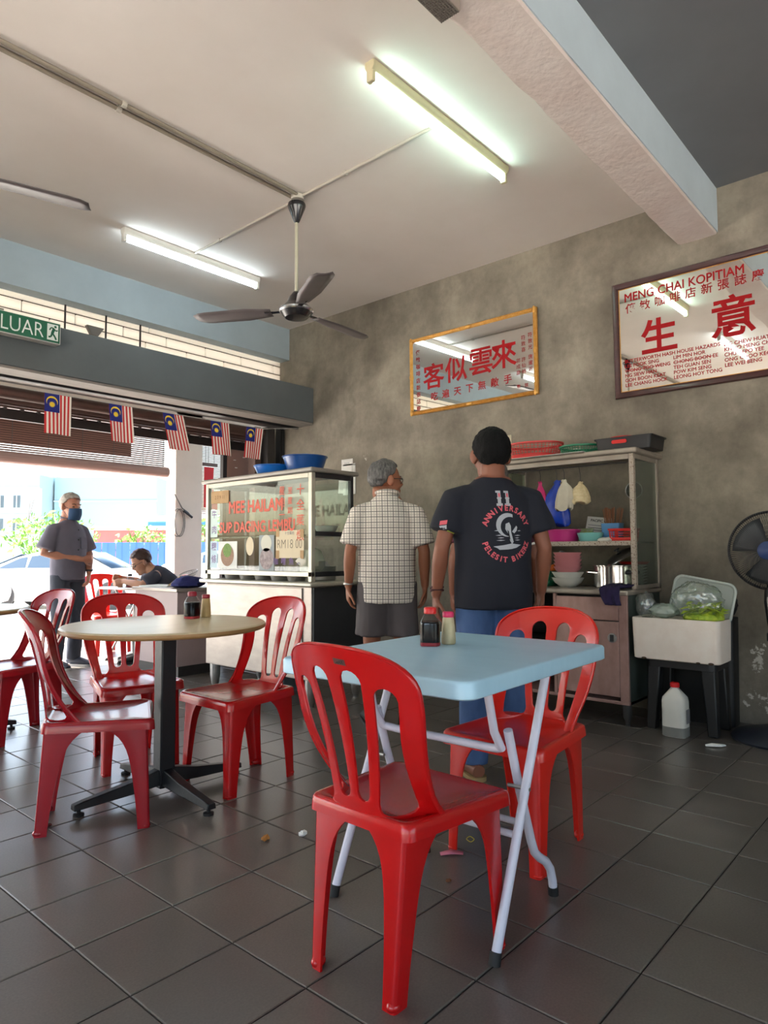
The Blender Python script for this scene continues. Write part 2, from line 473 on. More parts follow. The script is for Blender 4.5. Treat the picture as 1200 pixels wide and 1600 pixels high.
# middle beam: plaster soffit with a chipped edge, painted cheek
mbm = MB(); R = []
for i in range(61):
    x = XL + (XW-XL)*i/60
    j = lambda a: random.uniform(-a, a)
    R.append([V(x, 1.24, ZC), V(x, 1.24+j(.002), 3.168+j(.002)), V(x, 1.247, 3.160), V(x, 1.36, 3.158+j(.002)), V(x, 1.474+j(.004), 3.158), V(x, 1.49+j(.005), 3.166+j(.004)), V(x, 1.492, ZC)])
mbm.rings(R, True, True)
beam = struct('trim_1', mbm, M_beam, label='plaster ceiling beam with chipped lower edge')
part('painted_cheek', MB().box(XL, XW, 1.234, 1.2395, 3.172, ZC), mat('cheek_pale_blue_paint', (196, 210, 217), 0.75, var=0.05, scale=2.5, bump=0.1, bscale=14), beam)

# front: upper beam, block infill, boxed lintel
fb = struct('wall_front', MB().box(XL, XW, YF, 5.76, 3.13, ZC), M_beamblue, label='pale blue front beam above the cream blocks')
M_block = translucent('cream_block', (255, 251, 243), 0.75)
M_joint = mat('block_joint', (70, 52, 42), 0.9)
bx = MB()
bz = [2.60, 2.70, 2.80, 2.898, 2.99, 3.082, 3.20]
for r in range(6):
    n = 0
    x = XW - 0.10 - (0.21 if r % 2 else 0.0)
    edges = [XW]
    while x > XL: edges.append(x); x -= 0.425
    edges.append(XL)
    if r == 5: edges = [XW, 3.2, 1.6, 0.0, -1.6, XL]
    for a, b in zip(edges[1:], edges[:-1]):
        part('brick', MB().box(a+0.006, b-0.006, 5.655, 5.675, bz[r]+0.004, bz[r+1]-0.004), M_block, fb, bevel=0.002, seg=1)
for z in bz[1:-1]: part('joint', MB().box(XL, XW, 5.658, 5.672, z-0.005, z+0.005), M_joint, fb)
for x in (3.10, 2.78, 2.43): part('bar', MB().box(x-0.006, x+0.006, 5.630, 5.642, 2.70, 3.16), mat('dark_bar', (52, 46, 44), 0.5, 0.6), fb)
lt = struct('trim_2', MB().box(XL, XW, 5.13, 5.66, 2.405, 2.765), M_lintel, label='dark grey boxed lintel over the shop front', bevel=0.006)
M_alu = mat('dull_aluminium', (170, 168, 165), 0.35, 0.85, var=0.1, scale=30, stretch=(0.3, 1, 1))
M_brownsteel = mat('brown_steel', (92, 72, 66), 0.45, 0.3, var=0.15, scale=6)
M_black = mat('black_paint', (26, 26, 28), 0.4, var=0.15, scale=6)
M_darkgrey = mat('dark_grey_steel', (70, 68, 68), 0.45, 0.4, var=0.1)
part('soffit_strip', MB().box(XL, XW, 5.14, 5.34, 2.385, 2.404), mat('soffit_grey', (136, 130, 124), 0.7, var=0.12, scale=14, stretch=(0.3, 3, 1)), lt)
part('soffit_channel', MB().box(XL, XW, 5.36, 5.40, 2.37, 2.404), M_black, lt)
part('soffit_strip', MB().box(XL, XW, 5.42, 5.60, 2.39, 2.404), M_alu, lt)
# rolled shutter drum, its rails and jambs
sh = thing('roller_shutter', 'brown rolled up shutter tube and black slatted curtain under the lintel', 'shutter', (0, 5.72, 0))
part('tube', MB().tube([(XL, -0.02, 2.335), (XW-0.12, -0.02, 2.335)], 0.05, 14), M_brownsteel, sh)
part('tube', MB().tube([(XL, 0.10, 2.30), (XW-0.12, 0.10, 2.30)], 0.022, 10), M_brownsteel, sh)
part('curtain', MB().box(XL, XW-0.14, 0.16, 0.18, 2.16, 2.245), M_black, sh)
part('curtain_rail', MB().box(XL, XW-0.14, 0.15, 0.19, 2.252, 2.268), M_brownsteel, sh)
part('curtain_rail', MB().box(XL, XW-0.14, 0.15, 0.19, 2.274, 2.290), M_brownsteel, sh)
for k in range(60):
    x = XW-0.2-k*0.13
    if x > 1.6: part('hanger', MB().box(x-0.012, x+0.012, 0.155, 0.185, 2.238, 2.256), M_darkgrey, sh)
jamb = thing('shutter_jamb', 'grey steel shutter guide posts beside the cement wall', 'door frame', (XW, 5.6, 0))
part('post', MB().box(-0.06, -0.002, -0.02, 0.06, 0, 2.40), M_black, jamb, bevel=0.004)
part('post', MB().box(-0.20, -0.10, 0.02, 0.14, 0, 2.40), M_darkgrey, jamb, bevel=0.006)
part('post', MB().box(-0.30, -0.22, 0.10, 0.22, 0, 2.40), M_brownsteel, jamb, bevel=0.006)
part('cable', MB().tube([(-0.03, -0.025, 2.40), (-0.028, -0.03, 1.9), (-0.03, -0.025, 1.2)], 0.006, 6), M_black, jamb)

# ================================================================== ceiling things
M_conduit = mat('conduit_pvc', (186, 178, 166), 0.6)
M_conduit2 = mat('conduit_aged', (138, 126, 110), 0.65)
def conduit(label, pts, r=0.010, clips=(), m=None):
    t = thing('conduit_pipe', label, 'conduit', pts[0])
    P = [Vector(p)-Vector(pts[0]) for p in pts]
    part('pipe', MB().tube(P, r, 8), m or M_conduit, t)
    for c in clips:
        q = P[0].lerp(P[-1], c); d = (P[-1]-P[0]).normalized()
        cl = MB().tube([q-d*0.013, q+d*0.013], r+0.006, 8)
        part('clip', cl, M_conduit, t)
    return t
zc = ZC-0.012
conduit('upper of the twin grey ceiling conduits running to the middle fan', [(XL, 3.395, zc), (2.95, 3.395, zc)], 0.012, (0.30, 0.56, 0.80), M_conduit2)
conduit('lower of the twin grey ceiling conduits running to the middle fan', [(XL, 3.340, zc), (2.95, 3.340, zc)], 0.012, (0.30, 0.56, 0.80), M_conduit2)
conduit('thin ceiling conduit from the middle fan to the lamp near the beam', [(2.975, 3.33, zc), (2.968, 2.20, zc)], 0.009, (0.36,))
conduit('thin ceiling conduit from the middle fan to the lamp near the street', [(2.985, 3.44, zc), (3.00, 4.62, zc)], 0.009, (0.72,))
jb = MB().lathe([(0.045, -0.035), (0.045, 0)], 14)
solo('junction_box', jb, M_conduit, 'small round junction box on the ceiling where the conduits meet', 'junction box', (2.965, 3.365, ZC-0.001))

M_tube = mat('fluorescent_glow', (255, 255, 255), 0.4, emit=8.0, emit_rgb=(212, 255, 244))
M_tube2 = mat('fluorescent_glow_cool', (255, 255, 255), 0.4, emit=8.0, emit_rgb=(224, 246, 255))
M_fit = mat('lamp_housing_cream', (206, 196, 160), 0.5, var=0.06)
M_fit2 = mat('lamp_housing_white', (216, 214, 206), 0.5, var=0.06)
def tube_light(label, loc, mt, mf):
    t = thing('fluorescent_lamp', label, 'ceiling light', loc, 0, 'fluorescent ceiling lamps')
    h = MB(); pr = [(-0.030, 0), (-0.030, -0.03), (-0.018, -0.052), (0.018, -0.052), (0.030, -0.03), (0.030, 0)]
    h.rings([[V(x, y, z) for y, z in pr] for x in (-0.625, 0.625)])
    part('housing', h, mf, t, bevel=0.003)
    for s in (-1, 1):
        part('lamp_holder', MB().box(s*0.612-0.013, s*0.612+0.013, -0.02, 0.02, -0.105, -0.045), mf, t, bevel=0.005)
    part('tube', MB().tube([(-0.597, 0, -0.083), (0.597, 0, -0.083)], 0.0145, 14), mt, t)
    return t
tube_light('lit fluorescent tube in yellowed housing nearest the beam', (2.983, 2.155, ZC), M_tube, M_fit)
tube_light('lit fluorescent tube in white housing nearest the street front', (3.037, 4.665, ZC), M_tube2, M_fit2)
tube_light('lit fluorescent tube reflected in the large mirror, out of frame', (0.62, 2.155, ZC), M_tube2, M_fit2)
tube_light('lit fluorescent tube reflected in the gilt mirror, out of frame', (0.62, 4.665, ZC), M_tube2, M_fit2)

M_fanblk = mat('fan_black_enamel', (34, 32, 34), 0.22, coat=0.3)
M_fanrod = mat('fan_rod', (176, 170, 150), 0.45)
M_blade = mat('fan_blade_grey', (92, 84, 84), 0.4, var=0.1)
def ceiling_fan(label, x, y, a0, zb=2.69):
    t = thing('ceiling_fan', label, 'ceiling fan', (x, y, ZC), 0)
    part('canopy', MB().lathe([(0.012, -0.175), (0.020, -0.165), (0.056, -0.075), (0.062, -0.055), (0.058, -0.042), (0.030, -0.034), (0.028, -0.012), (0.034, 0)], 20), M_fanblk, t)
    d = zb-ZC
    part('rod', MB().tube([(0, 0, -0.16), (0, 0, d+0.10)], 0.0115, 10), M_fanrod, t)
    part('motor', MB().lathe([(0.02, -0.055), (0.075, -0.050), (0.105, -0.020), (0.112, 0.0), (0.105, 0.014), (0.085, 0.03), (0.062, 0.055), (0.045, 0.095), (0.022, 0.125), (0.014, 0.13)], 28, (0, 0, d)), M_fanblk, t)
    part('motor_ring', MB().lathe([(0.109, -0.014), (0.1155, -0.006), (0.1155, 0.003), (0.109, 0.011)], 28, (0, 0, d), False, False), mat('fan_chrome', (190, 190, 192), 0.2, 0.9), t)
    for k in range(3):
        M = RZ(a0+k*2*PI/3)
        bl = MB(); rows = []
        for i in range(13):
            s = 0.17+(0.70-0.17)*i/12; u = i/12
            w = 0.045+0.030*min(1, u*3) - (0.03*max(0, (u-0.86)/0.14)**2)
            pitch = math.radians(11-4*u)
            row = []
            for q in range(5):
                v = (q/4-0.5)*2
                row.append(V(s + 0.012*v*u, v*w*math.cos(pitch), v*w*math.sin(pitch) - 0.006*(1-v*v) - 0.010*u))
            rows.append(row)
        vs = [p for r in rows for p in r]; fs = [(i*5+q, i*5+q+1, (i+1)*5+q+1, (i+1)*5+q) for i in range(12) for q in range(4)]
        bl.add([M @ (p+V(0, 0, d-0.004)) for p in vs], fs)
        b = part('blade', bl, M_blade, t, solid=0.004)
        part('blade_arm', MB().tube([M @ V(0.09, 0, d-0.002), M @ V(0.14, 0, d-0.004), M @ V(0.215, 0, d-0.006)], [(0.020, 0.006), (0.016, 0.005), (0.028, 0.005)], 8, ref=M @ V(0, 1, 0) - M @ V(0, 0, 0)), M_fanblk, b)
    return t
ceiling_fan('black three bladed ceiling fan hanging between the two lit tubes', 2.985, 3.395, math.radians(2))
ceiling_fan('second ceiling fan with one grey blade tip entering at the left edge', 0.80, 3.37, math.radians(-17), 2.75)

# mesh speaker on the beam soffit
sp = thing('beam_speaker', 'small mesh fronted speaker box fixed under the plaster beam', 'speaker', (1.93, 1.447, 3.158))
part('case', MB().box(-0.16, 0.115, -0.045, 0.045, -0.05, -0.001), mat('speaker_case', (150, 138, 128), 0.6), sp, bevel=0.004)
gr = MB()
for i in range(27):
    x = -0.15+i*0.0098; gr.box(x, x+0.004, -0.041, 0.041, -0.0535, -0.0505)
for i in range(9):
    y = -0.04+i*0.0098; gr.box(-0.155, 0.11, y-0.0018, y+0.0018, -0.0545, -0.0525)
part('grille', gr, mat('speaker_grille', (112, 104, 96), 0.5), sp)['kind'] = 'stuff'

# ------------------------------------------------------------------ exit sign
M_green = mat('exit_green', (8, 94, 64), 0.35)
M_signw = mat('sign_white', (226, 232, 226), 0.5)
ex = thing('exit_sign', 'green box exit sign reading KELUAR with running man on the dark lintel', 'sign', (1.74, 5.06, 2.60))
part('box', MB().box(-0.24, 0.40, -0.03, 0.05, 0, 0.155), mat('sign_case', (206, 208, 202), 0.5), ex, bevel=0.004)
part('panel', MB().box(-0.232, 0.392, -0.0345, -0.0305, 0.006, 0.149), M_green, ex)
lettering('lettering', 'KELUAR', M_signw, ex, frame((0.062, -0.0355, 0.026), (1, 0, 0), (0, 0, 1)), 0.150, -0.001, sx=0.80)
part('pictogram', MB().box(0.302, 0.380, -0.0358, -0.0346, 0.020, 0.138), M_signw, ex)
rm = MB()
def seg2(mb, pts, w, y):
    q = lambda x: 0.302+(x-0.262)*0.078/0.110
    for (x0, z0), (x1, z1) in zip(pts[:-1], pts[1:]):
        x0, x1 = q(x0), q(x1)
        d = V(x1-x0, 0, z1-z0); n = V(-d.z, 0, d.x).normalized()*w
        a, b = V(x0, y, z0), V(x1, y, z1)
        mb.quad(a-n, b-n, b+n, a+n)
yy = -0.0366
seg2(rm, [(0.330, 0.108), (0.312, 0.070)], 0.010, yy)
seg2(rm, [(0.312, 0.072), (0.338, 0.050), (0.352, 0.028)], 0.0065, yy)
seg2(rm, [(0.310, 0.072), (0.300, 0.045), (0.275, 0.040)], 0.0065, yy)
seg2(rm, [(0.330, 0.108), (0.300, 0.112), (0.285, 0.092)], 0.0045, yy)
seg2(rm, [(0.330, 0.106), (0.348, 0.092), (0.366, 0.100)], 0.0045, yy)
rm.prism(arc((0.359, 0.122), 0.009, 0, 2*PI, 10)[:-1], 0.0008, Matrix(((1, 0, 0, 0), (0, 0, -1, yy), (0, 1, 0, 0), (0, 0, 0, 1))))
part('running_man', rm, M_green, ex)
part('bracket', MB().box(-0.03, 0.03, 0.02, 0.05, 0.155, 0.185), mat('bracket_grey', (130, 126, 116), 0.5), ex, bevel=0.004)

# floodlight fixture seen above the lintel
fl = thing('flood_light', 'small grey floodlight standing on top of the lintel', 'light fixture', (2.66, 5.60, 2.765))
part('stem', MB().tube([(0, 0, 0), (0, 0, 0.15)], 0.008, 8), M_alu, fl)
part('head', MB().rings([[V(-0.03, -0.02, 0.15), V(0.03, -0.02, 0.15), V(0.03, 0.02, 0.15), V(-0.03, 0.02, 0.15)], [V(-0.075, -0.03, 0.225), V(0.075, -0.03, 0.225), V(0.075, 0.02, 0.225), V(-0.075, 0.02, 0.225)]]), mat('flood_grey', (104, 98, 92), 0.5), fl, bevel=0.004)

# ------------------------------------------------------------------ little flags on a string
def flag_material():
    m = bpy.data.materials.new('striped_flag_cloth'); m.use_nodes = True
    nt = m.node_tree; N = nt.nodes; L = nt.links; b = N['Principled BSDF']
    tc = N.new('ShaderNodeTexCoord'); sp = N.new('ShaderNodeSeparateXYZ'); L.new(tc.outputs['UV'], sp.inputs[0])
    mu = N.new('ShaderNodeMath'); mu.operation = 'MULTIPLY'; mu.inputs[1].default_value = 7.0; L.new(sp.outputs[0], mu.inputs[0])
    fr = N.new('ShaderNodeMath'); fr.operation = 'FRACT'; L.new(mu.outputs[0], fr.inputs[0])
    gt = N.new('ShaderNodeMath'); gt.operation = 'GREATER_THAN'; gt.inputs[1].default_value = 0.5; L.new(fr.outputs[0], gt.inputs[0])
    mx = N.new('ShaderNodeMix'); mx.data_type = 'RGBA'; L.new(gt.outputs[0], mx.inputs[0])
    mx.inputs[6].default_value = (*lin((205, 46, 48)), 1); mx.inputs[7].default_value = (*lin((240, 226, 214)), 1)
    L.new(mx.outputs[2], b.inputs['Base Color']); b.inputs['Roughness'].default_value = 0.8
    return m
M_flag = flag_material()
M_flagblue = mat('flag_blue', (28, 36, 120), 0.8); M_flagyel = mat('flag_yellow', (240, 206, 60), 0.8)
FX = [2.205, 2.70, 3.175, 3.655, 4.055]
FL = ['leftmost little striped flag, hanging in front of the blind', 'second little striped flag from the left on the string', 'middle little striped flag on the string, swung to the right', 'fourth little striped flag from the left, above the glass food stall', 'rightmost little striped flag, nearest the cement wall']
TW = [0.02, 0.06, 0.30, 0.12, -0.16]
for k, x in enumerate(FX):
    t = thing('string_flag', FL[k], 'flag', (x, 5.2, 2.268), 0, 'flags on the string')
    W, Hh = 0.20, 0.30
    def fm(u, v, off=0.0):   # u 0..1 across, v 0..1 down
        sway = TW[k]*v*0.28
        return V((u-0.5)*W + sway, -0.012*math.sin(u*5+k*1.7)*v - off - 0.02*v*math.sin(k*2.1), -v*Hh)
    mb = MB(); nu, nv = 14, 10
    mb.add([fm(i/nu, j/nv) for j in range(nv+1) for i in range(nu+1)], [(j*(nu+1)+i, j*(nu+1)+i+1, (j+1)*(nu+1)+i+1, (j+1)*(nu+1)+i) for j in range(nv) for i in range(nu)])
    me = bpy.data.meshes.new('cloth'); me.from_pydata(mb.v, [], mb.f)
    uv = me.uv_layers.new(name='UVMap')
    for lp in me.loops:
        vi = lp.vertex_index; uv.data[lp.index].uv = ((vi % (nu+1))/nu, 1-(vi//(nu+1))/nv)
    finish(me); part('cloth', me, M_flag, t)
    def patch(u0, u1, v0, v1, name, m, off):
        p = MB(); a, b = 8, 6
        p.add([fm(u0+(u1-u0)*i/a, v0+(v1-v0)*j/b, off) for j in range(b+1) for i in range(a+1)], [(j*(a+1)+i, j*(a+1)+i+1, (j+1)*(a+1)+i+1, (j+1)*(a+1)+i) for j in range(b) for i in range(a)])
        return part(name, p, m, t)
    patch(0, 0.55, 0, 0.46, 'canton', M_flagblue, 0.0015)
    cr = MB()
    n = 14; ring = []
    for i in range(n+1):
        a = math.radians(-25) + math.radians(230)*i/n
        ro, ri = 0.042, 0.030 + 0.010*abs(i/n-0.5)*2
        ring.append((ro*math.cos(a), ro*math.sin(a), (ri)*math.cos(a), ri*math.sin(a)-0.003))
    for (a, b_, c, d), (e, f, g, h) in zip(ring[:-1], ring[1:]):
        cv = lambda px, pz: fm(0.27+px/W, 0.20-pz/Hh, 0.003)
        cr.quad(cv(a, b_), cv(e, f), cv(g, h), cv(c, d))
    part('crescent', cr, M_flagyel, t)
    st = []
    for i in range(28):
        r = 0.024 if i % 2 == 0 else 0.016
        st.append(fm(0.27+r*math.cos(2*PI*i/28)/W, 0.27-r*math.sin(2*PI*i/28)/Hh, 0.0032))
    part('star', MB().add(st, [tuple(range(28))]), M_flagyel, t)
sg = [(XL, 5.2, 2.30)] + [(x + dx, 5.2, 2.272 + (0 if dx else 0)) for x in FX for dx in (-0.1, 0.1)] + [(XW-0.05, 5.25, 2.36)]
solo('flag_string', MB().tube([Vector(p)-V(2.2, 5.2, 2.27) for p in sg], 0.0025, 5), mat('string_white', (210, 206, 196), 0.8), 'thin pale string the little flags hang from', 'string', (2.2, 5.2, 2.27))
# ================================================================== chairs and tables
M_red = mat('red_plastic', (178, 12, 16), 0.26, rgb2=(190, 17, 18), scale=4, coat=0.25, sss=0.0, bump=0.05, bscale=30)
M_red2 = mat('orange_red_plastic', (206, 30, 20), 0.28, rgb2=(214, 36, 24), scale=4, coat=0.25)
M_reddull = mat('faded_red_plastic', (150, 16, 28), 0.26, rgb2=(162, 22, 34), scale=4, coat=0.25)
def back_x(u, w):
    """the curved, leaning surface of the backrest; its side rails sweep forward to the seat"""
    h = (w-0.42)/0.42
    x = -0.187 - 0.042*h - 0.065*h*h + 0.050*(u/0.2)**2*(0.6+0.4*h)
    k = min(1, max(0, (abs(u)-0.085)/0.07)); k = k*k*(3-2*k)
    g = max(0, (0.66-w)/0.24)
    return x + 0.105*k*g**2.0
def make_chair(name='plastic_chair', m=None):
    t = thing(name, 'chair', 'chair')
    # --- seat: dished top with a rim and a skirt
    def ring(dx, dw, z, r=0.05, dish=0.0):
        P = rrect(0.40+2*dx, 0.345+2*dw, r, 6, 0.012, 0, wt=0.40+2*dw)
        out = []
        for x, y in P:
            front = max(0.0, (x-0.10)/0.11)
            out.append(V(x, y, z - dish*(1-(y/0.2)**2) - 0.010*front**2))
        return out
    s = MB()
    R = [ring(0.007, 0.007, 0.390, 0.03), ring(0.006, 0.006, 0.408, 0.03), ring(0.004, 0.004, 0.4235, 0.03), ring(0.000, 0.000, 0.428, 0.03), ring(-0.012, -0.012, 0.4290, 0.03),
         ring(-0.020, -0.020, 0.425, 0.03, 0.002), ring(-0.07, -0.07, 0.419, 0.035, 0.006), ring(-0.12, -0.12, 0.417, 0.02, 0.008)]
    s.rings(R, False, True)
    # underside
    R2 = [ring(0.007, 0.007, 0.390, 0.03), ring(0.003, 0.003, 0.391, 0.03), ring(0.000, 0.000, 0.402), ring(-0.03, -0.03, 0.402, 0.04)]
    s.rings(R2, False, True)
    part('seat', s, m, t, angle=50)
    # --- backrest: arched panel with four slots
    W = 0.219
    half = lambda w: 0.176 + (W-0.176)*math.sin(max(0, min(1, (w-0.46)/0.28))*PI/2)
    wl = 0.735; top = 0.847
    out = []
    for i in range(13):
        w = 0.388+(wl-0.388)*i/12; out.append((half(w), w))
    for i in range(1, 24):
        a = PI*i/24; out.append((W*math.copysign(abs(math.cos(a))**0.80, math.cos(a)), wl+(top-wl)*math.sin(a)**0.85))
    for i in range(12, -1, -1):
        w = 0.388+(wl-0.388)*i/12; out.append((-half(w), w))
    holes = []
    for u0, u1, b0, b1, z0, z1 in ((-0.170, -0.108, -0.138, -0.078, 0.425, 0.752), (-0.084, -0.022, -0.052, -0.012, 0.455, 0.790),
                                   (0.022, 0.084, 0.012, 0.052, 0.455, 0.790), (0.108, 0.170, 0.078, 0.138, 0.425, 0.752)):
        hp = []
        rt = (u1-u0)/2; rb = (b1-b0)/2; ct = (u0+u1)/2; cb = (b0+b1)/2
        for i in range(9): a = PI*i/8; hp.append((ct+rt*math.cos(a), z1-rt+rt*math.sin(a)))
        for i in range(1, 6):
            f = i/6; hp.append(((ct-rt)*(1-f)+(cb-rb)*f, (z1-rt)*(1-f)+(z0+rb)*f))
        for i in range(9): a = PI+PI*i/8; hp.append((cb+rb*math.cos(a), z0+rb+rb*math.sin(a)))
        for i in range(1, 6):
            f = i/6; hp.append(((cb+rb)*(1-f)+(ct+rt)*f, (z0+rb)*(1-f)+(z1-rt)*f))
        holes.append(hp)
    b = fill2d(out, holes, [x*0.02 for x in range(-10, 11)], [0.42+0.022*i for i in range(20)])
    b.v = [(back_x(p[0], p[1]), p[0], p[1]) for p in b.v]
    # gather the outline so that an edge flange can be folded forward
    bo = part('backrest', b, m, t, solid=0.007, angle=55)
    k = bo.modifiers.new('b', 'BEVEL'); k.width = 0.002; k.segments = 2; k.limit_method = 'ANGLE'; k.angle_limit = math.radians(50)
    # folded rim running round the backrest
    rim = MB()
    pts = [V(back_x(u, w)+0.003, u, w) for u, w in out]
    rim.tube(pts, [(0.008, 0.005)]*len(pts), 6, ref=(1, 0, 0))
    part('rim', rim, m, t, angle=60)
    # --- legs: tapering angle section, open to the inside
    def leg(sx, sy):
        xt, yt = (0.190, 0.182) if sx > 0 else (-0.185, 0.158)
        xb, yb = (0.205, 0.186) if sx > 0 else (-0.212, 0.145)
        lg = MB(); R = []
        n = 14
        for i in range(n+1):
            f = (i/n)**1.7; z = 0.403*(1-f)
            cx = xt+(xb-xt)*f; cy = yt+(yb-yt)*f
            if sx < 0: cx -= 0.012*math.sin(PI*f)*-1*0 
            wx = 0.088*(1-f)**1.5+0.046*(1-(1-f)**1.5)+0.085*(1-f)**9; wy = 0.070*(1-f)**1.5+0.038*(1-(1-f)**1.5)+0.070*(1-f)**9
            th = 0.007; r = 0.010
            ox, oy = cx, cy*sy
            prof = [(0-r*0.0, -wy), (0, -r), (-r*0.3, -r*0.3), (-r, 0), (-wx, 0), (-wx, -th), (-th-0.006, -th), (-th, -th-0.006), (-th, -wy)]
            R.append([V(ox + sx*px, oy + sy*py, z) for px, py in prof])
        lg.rings(R)
        if sx < 0:   # bulging foot of the back legs
            lg.ball((xb+0.016, (yb-0.014)*sy, 0.013), (0.022, 0.017, 0.014), 12, 8)
        else:
            lg.ball((xb-0.014, (yb-0.014)*sy, 0.008), (0.017, 0.017, 0.009), 10, 6)
        return lg
    for sx in (1, -1):
        for sy in (1, -1): part('leg', leg(sx, sy), m, t, angle=50)
    return t
G = 'red plastic chairs'
ch0 = make_chair(m=M_red); ch0.location = (1.462, 1.212, 0); ch0.rotation_euler = (0, 0, math.radians(-1))
tag(ch0, 'nearest red plastic chair, back to the camera, at the blue folding table', 'chair', G)
proto = [(dup, None)]
def clone_chair(src, loc, rz, label, m=None, group=G):
    c = dup(src, loc, rz, label, group); return c
chB = make_chair(m=M_red2); chB.location = (2.262, 1.322, 0); chB.rotation_euler = (0, 0, PI)
tag(chB, 'orange red plastic chair on the far side of the blue table', 'chair', G)
chC = make_chair(m=M_reddull); chC.location = (1.365, 2.765, 0); chC.rotation_euler = (0, 0, math.radians(-29))
tag(chC, 'red plastic chair left of the round table, seen from its side', 'chair', G)
clone_chair(ch0, (2.035, 2.70, 0), math.radians(180), 'red plastic chair right of the round table, before the food stall')
clone_chair(ch0, (1.85, 3.375, 0), math.radians(-104), 'red plastic chair behind the round table, facing the camera')
clone_chair(chC, (1.65, 4.36, 0), math.radians(188), 'red plastic chair at the left edge beside the far left table')
clone_chair(chB, (3.64, 7.20, 0), math.radians(-98), 'red plastic chair standing outside on the far side of the metal framed table')
clone_chair(chB, (3.80, 6.42, 0), math.radians(165), 'red plastic chair the seated man outside is sitting on')

# sticker on the nearest chair
stk = MB(); u0, u1, w0, w1 = 0.0, 0, 0, 0
def on_back(u, w, off): return V(back_x(u, w)-off, u, w)
st = MB()
A = [(-0.112, 0.790), (-0.078, 0.802), (-0.082, 0.814), (-0.116, 0.802)]
A = [(-0.020, 0.803), (-0.056, 0.800), (-0.056, 0.815), (-0.020, 0.818)]
so = part('sticker', MB().add([on_back(u, w, 0.0055) for u, w in A], [(0, 1, 2, 3)]), mat('sticker_brown', (96, 60, 56), 0.5), ch0, label='small brown maker sticker')
tm_ = text_mesh('MAX', 0.012, 0.0004)
tm_.transform(frame(on_back(-0.0385, 0.8045, 0.0065), (0, -1, 0.06), (-0.2, 0, 1)))
part('lettering', tm_, mat('sticker_print', (20, 14, 14), 0.6), so)

# ------------------------------------------------------------------ blue folding table
M_bluetop = mat('pale_blue_plastic', (166, 206, 228), 0.35, rgb2=(174, 212, 233), scale=3, stretch=(6, 1, 1), bump=0.04, bscale=20)
M_white = mat('white_steel_tube', (206, 206, 222), 0.32, var=0.05)
M_rubber = mat('black_rubber', (20, 20, 21), 0.6)
tb = thing('folding_table', 'pale blue plastic folding table on white crossed tube legs', 'table', (1.835, 1.318, 0), math.radians(2))
LX, LY = 0.895, 0.69
def rr(dx, z, r): return [V(x, y, z) for x, y in rrect(LX+2*dx, LY+2*dx, r, 6)]
tp = MB().rings([rr(-0.006, 0.705, 0.04), rr(0.0, 0.709, 0.045), rr(0.0, 0.744, 0.045), rr(-0.004, 0.7505, 0.043), rr(-0.010, 0.752, 0.04), rr(-0.05, 0.7515, 0.03)], False, True)
tp.rings([rr(-0.006, 0.705, 0.04), rr(-0.012, 0.706, 0.04), rr(-0.012, 0.738, 0.04), rr(-0.05, 0.738, 0.03)], False, True)
part('tabletop', tp, M_bluetop, tb, angle=50)
def legpts(x_top, x_bot, y, curved):
    if not curved: return [(x_top, y, 0.70), (x_bot, y, 0.012)]
    return [(x_top, y, 0.70), (x_top+(x_bot-x_top)*0.66, y, 0.235), (x_top+(x_bot-x_top)*0.72, y, 0.17), (x_top+(x_bot-x_top)*0.86, y, 0.125), (x_top+(x_bot-x_top)*0.97, y, 0.085), (x_bot, y, 0.045), (x_bot+0.004, y, 0.012)]
RT = 0.0135
DX = -0.035
def dx(pts): return [(x+DX, y, z) for x, y, z in pts]
for y in (-0.305, 0.270):     # straight outer legs leaning towards the camera side
    lg = part('leg', MB().tube(dx([(0.085, y, 0.705), (-0.235, y, 0.014)]), RT, 12), M_white, tb)
    part('foot_cap', MB().tube(dx([(-0.2315, y, 0.030), (-0.2405, y, 0.0)]), 0.0165, 12), M_rubber, lg)
for y in (-0.262, 0.228):     # inner legs, splayed feet
    lg = part('leg', MB().tube(dx([(-0.075, y, 0.56), (-0.02, y, 0.40), (0.055, y, 0.21), (0.075, y, 0.170), (0.105, y, 0.145), (0.148, y, 0.118), (0.178, y, 0.085), (0.192, y, 0.045), (0.196, y, 0.012)]), RT, 12), M_white, tb)
    part('foot_cap', MB().tube(dx([(0.195, y, 0.026), (0.1975, y, 0.0)]), 0.0165, 12), M_rubber, lg)
for x, z, y0, y1 in ((-0.105, 0.285, -0.305, 0.27), (0.028, 0.265, -0.262, 0.228)):
    part('stretcher', MB().tube(dx([(x, y0, z), (x, y1, z)]), 0.010, 10), M_white, tb)
part('support_frame', MB().tube(dx([(-0.165, -0.240, 0.738), (-0.115, -0.240, 0.56), (-0.075, -0.240, 0.505), (-0.060, -0.22, 0.498), (-0.055, -0.19, 0.495), (-0.055, 0.16, 0.495), (-0.06, 0.19, 0.498), (-0.075, 0.206, 0.505), (-0.115, 0.206, 0.56), (-0.165, 0.206, 0.738)]), 0.0125, 12), M_white, tb)
for y in (-0.284, 0.249): part('pivot_bolt', MB().tube(dx([(-0.056, y-0.035, 0.40), (-0.056, y+0.035, 0.40)]), 0.006, 8), M_alu, tb)

